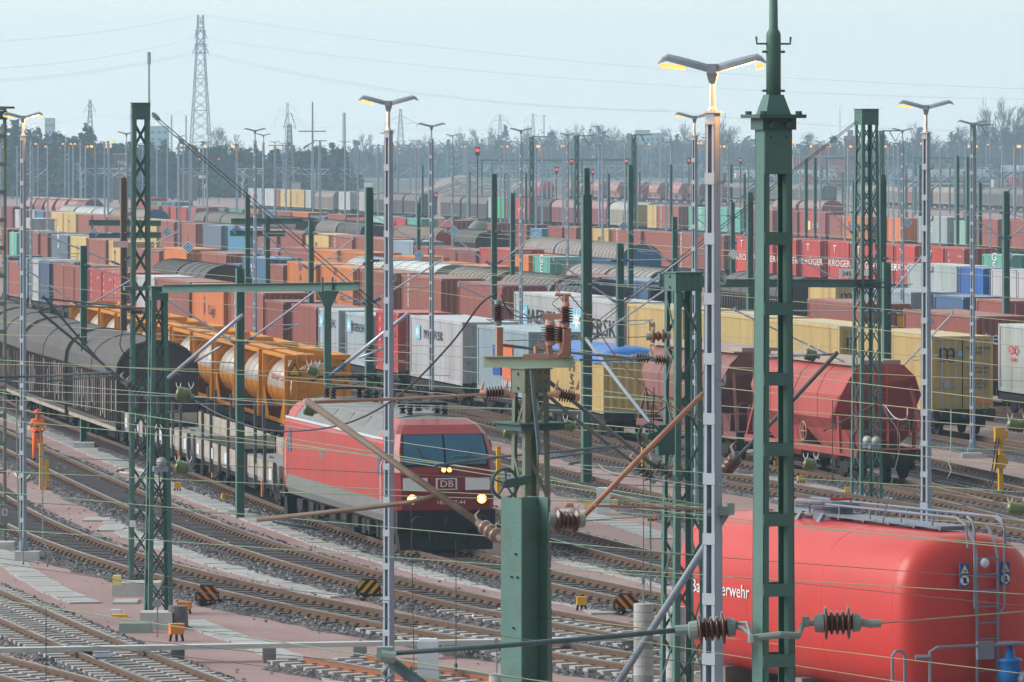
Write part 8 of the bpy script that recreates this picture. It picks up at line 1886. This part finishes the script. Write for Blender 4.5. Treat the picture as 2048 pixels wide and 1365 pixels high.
block(1585, 1690, 314, 336, 1600, mat('orange_red_wall', (.34, .12, .08), rough=.8), 'long low red wall building under the yellow canopy', wins=0)
block(226, 256, 310, 345, 1290, dkred, 'dark red hall with white lettering at the edge of the wood', wins=0, extra=lambda r, w_, h, dp: lettering('Mö', 1.3, white_m, r, (.3, -dp / 2 - .05, h * .82), ENDF))
block(362, 394, 345, 380, 1270, dkred, 'dark hall half hidden in the wood', wins=0); block(728, 745, 365, 384, 1180, white_m, 'small white hut behind the back container row', wins=1); block(583, 601, 367, 381, 1190, concrete, 'small pale hut above the yellow back-row containers', wins=1)
# the track hump
m = MB(); d0, dy = 1330., 150.; nx, ny = 30, 12; wx0, wx1 = sx(795, d0), sx(1075, d0)
def hz_(u, v): return 4.9 * math.exp(-((u - .45) / .30) ** 2) * math.sin(math.pi * min(1, max(0, v))) ** .5
vs_ = [(wx0 + (wx1 - wx0) * i / nx, d0 - 30 + dy * j / ny, .02 + hz_(i / nx, j / ny)) for j in range(ny + 1) for i in range(nx + 1)]
m.sm = True; m.add(vs_, [(j * (nx + 1) + i, j * (nx + 1) + i + 1, (j + 1) * (nx + 1) + i + 1, (j + 1) * (nx + 1) + i) for j in range(ny) for i in range(nx)])
tag(m.build('hill', mat('hump_gravel', (.27, .21, .19), rough=.95, var=.15, scale=.4)), 'low gravel hump with curving tracks behind the ribbed vans', kind='structure')
def on_h(u, v): return Vector((wx0 + (wx1 - wx0) * u, d0 - 30 + dy * v, .02 + hz_(u, v) + .12))
m = MB()
for k in range(9):
    f0, f1 = .02 + k * .05, .98 - k * .03
    for o_ in (0, .012): m.tube([on_h(f0 + (f1 - f0) * t + .08 * math.sin(t * 3.1 + k) + o_, .02 + .42 * t * (1 - .05 * k)) for t in [q / 10 for q in range(11)]], .09, 4, False)
for k in range(4):
    for o_ in (0, .01): m.tube([on_h(.62 - .1 * k + .2 * t + o_, .04 + .4 * t) for t in [q / 8 for q in range(9)]], .08, 4, False)
tag(m.build('hump_rails', rail_head), 'steel rails curving over the gravel hump', kind='structure')
# white delivery vans on the far car train
def whitevan(x, y, d_, label):
    r = empty('delivery_van', (sx(x, d_), d_, sz(y, d_)), R(13), label, 'van', 'white delivery vans loaded on the far train'); m = MB()
    sec = lambda x_, k: [Vector((x_, a * .95 * k, z)) for a, z in ((-1, .3), (1, .3), (1, 1.2), (.85, 2.2), (-.85, 2.2), (-1, 1.2))]
    m.loft([sec(-2.5, .95), sec(1.2, 1)]); m.loft([[Vector((1.2, a, z)) for a, z in ((-.95, .3), (.95, .3), (.8, 2.1), (-.8, 2.1))], [Vector((2.3, a, z)) for a, z in ((-.9, .3), (.9, .3), (.8, 1.1), (-.8, 1.1))]]); m.build('body', white_m, r)
    m = MB(); m.poly([(.3, -.99, 1.25), (1.25, -.99, 1.25), (1.2, -.9, 1.95), (.3, -.9, 1.95)], .02, (0, -1, 0)); m.build('side_window', black_m, r)
    m = MB()
    for x_ in (-1.6, 1.5): m.lathe((x_, -.97, .32), (x_, 1, .32), [(0, .32), (.15, .32)], 10)
    m.build('wheel', black_m, r)
vv = [(1828 + k * 17.5, 356, 1500) for k in range(9)] + [(2022 + k * 15, 347, 1620) for k in range(3)] + [(1512 + k * 17, 358, 1500) for k in range(2)] + [(1590 + k * 16, 357, 1500) for k in range(5)] + [(1490, 359, 1500)]
for k, (x, y, d_) in enumerate(vv): whitevan(x, y, d_, f'white delivery van on the far train, {ORD[k]} of them from the middle' if k < 9 else ('white delivery van high at the right edge, on the farthest train' if k < 12 else 'white delivery van on the far train beside the nearest green mast'))
m = MB(); a, b = D(1440, 361, 1503), D(2110, 363, 1503); m.bar(a - Vector((0, 0, .2)), b - Vector((0, 0, .2)), 2.4, .35); m.bar(a - Vector((0, 0, 1.2)), b - Vector((0, 0, 1.2)), 2.2, .5); m.bar(D(2000, 352, 1622), D(2110, 352, 1622), 2.4, .35)
for k in range(14): q = a + (b - a) * (k / 13); m.bar(q, (q.x, q.y, 0), .3)
tag(m.build('car_carrier', steel_dark), 'long dark two-deck car train carrying white vans', 'flat wagon')
for k, (x0, x1, y, col) in enumerate(((1580, 1600, 362, 'teal'), (1600, 1622, 363, 'orange'), (1985, 2010, 374, 'white'), (2020, 2050, 366, 'red'), (1830, 1850, 366, 'mint'), (1780, 1800, 364, 'cyan'))):
    d_ = 1380; o = container(col, (x1 - x0) * d_ / F, 2.6, False); o.location = (sx((x0 + x1) / 2, d_), d_, sz(y + 8, d_)); o.rotation_euler = (0, 0, R(90 + 12))
    o.location.z = max(1.2, o.location.z); f = obj('container_wagon', cached(('fa', 13), lambda: flat_all(13)), None, (o.location.x, d_, 0), R(102)); w_ = PAL[col][2]
    tag(o, f'{w_} container seen side-on before the white vans', 'container', 'containers standing on the trains'); tag(f, f'dark wagon under the {w_} container seen side-on', 'flat wagon', 'flat wagons under the containers')
# far catenary thicket
rl = random.Random(77)
for k in range(85):
    x = rl.uniform(930, 2060) if k < 70 else rl.uniform(60, 900); d_ = rl.uniform(800, 1500) if k < 70 else rl.uniform(1150, 1280); r_ = R(rl.uniform(-20, 20))
    def fm():
        m = MB(); m.cur = 0; m.box((0, 0, 3.9), (.26, .2, 7.8)); m.cur = 1
        for s in (-1, 1): m.tube([(s * .15, 0, 5.2), (s * 2.6, 0, 7.0)], .06, 4); m.tube([(s * .15, 0, 6.9), (s * 2.6, 0, 7.0)], .045, 4); m.tube([(s * 1.1, 0, 5.9), (s * 2.9, 0, 6.0)], .04, 4)
        return m.mesh('catenary_mast', [green, tube_l])
    o = obj('catenary_mast', cached('farcat', fm), None, (sx(x, d_), d_, 0), r_); tag(o, 'distant catenary mast with two pale V-shaped arms', 'catenary mast', 'distant catenary masts with V-shaped arms')
for k, (x0, x1, y, d_) in enumerate(((960, 1270, 321, 1000), (1160, 1272, 320, 960), (1650, 1790, 317, 1000), (1826, 1950, 317, 1000))):
    m = MB(); m.bar(D(x0, y, d_), D(x1, y, d_), .2, .25); 
    for x in (x0 + 4, x1 - 4): m.bar(D(x, y - 2, d_), (sx(x, d_), d_, 0), .28)
    tag(m.build('gantry', green), ['long thin gantry behind the far tank wagons', 'short gantry left of the tall green mast', 'thin gantry right of the canopy building', 'thin gantry behind the lamp mast of the tank'][k], 'gantry')
for k, (x, yt, yb, d_) in enumerate(((1063, 274, 400, 640), (1153, 272, 400, 620), (1267, 270, 400, 600), (1763, 262, 400, 560), (1946, 250, 400, 540))):
    r, z_ = lattice(x, d_, yt, .55, .45, R(10), f'green far lattice mast with a triangle bracket, {ORD[k]} from the left', leg=.16, pitch=1.2, cap=0, diag=.09); m = MB(); m.tube([(0, 0, z_), (1.9, 0, z_), (1.3, 0, z_ - 1), (.75, 0, z_)], .06, 4); m.build('bracket', green_dk, r)
# red signals
for k, (x, y, d_, h_) in enumerate(((955, 303, 700, 30), (1143, 324, 900, 10), (1113, 341, 900, 10), (1253, 324, 900, 10), (1378, 323, 900, 10), (170, 328, 1200, 10), (399, 320, 1200, 10), (438, 320, 1200, 10), (872, 392, 900, 8), (1481, 322, 1000, 8), (1186, 345, 1000, 22))):
    r = empty('light_signal', (sx(x, d_), d_, 0), 0, ['brightest red light signal on a dark post right of the second lamp mast', 'red light signal left of the stepped mast', 'small red light low over the far tank wagons', 'small red light beside the thick green mast', 'red light behind the half-hidden lamp mast', 'tiny red light before the left wood', 'red light under the power pylon', 'tiny red light right of the pylon foot', 'red tail lamp beside the ribbed vans', 'tiny red light left of the nearest green mast', 'square red signal glow over the pink hoppers'][k], 'signal', 'red light signals')
    z = sz(y, d_); m = MB(); m.bar((0, 0, 0), (0, 0, z), .12 if k != 8 else .05); m.build('post', steel_dark, r); m = MB(); m.box((0, .1, z), (.5, .2, 1.0)); m.build('head', black_m, r); m = MB(); m.lathe((0, 0, z + .1), (0, -1, z + .1), [(0, .2 if k == 0 else .15), (.05, .15)], 12); m.build('lens', red_on, r)
# parapet-level leftovers: duplicate-label report
dup_ = {l: [o.name for o in os_] for l, os_ in LABELS.items() if len(os_) > 1}
print('SHARED LABELS', len(dup_)); [print('  ', len(v), l, v[:3]) for l, v in sorted(dup_.items(), key=lambda q: -len(q[1]))[:12]]
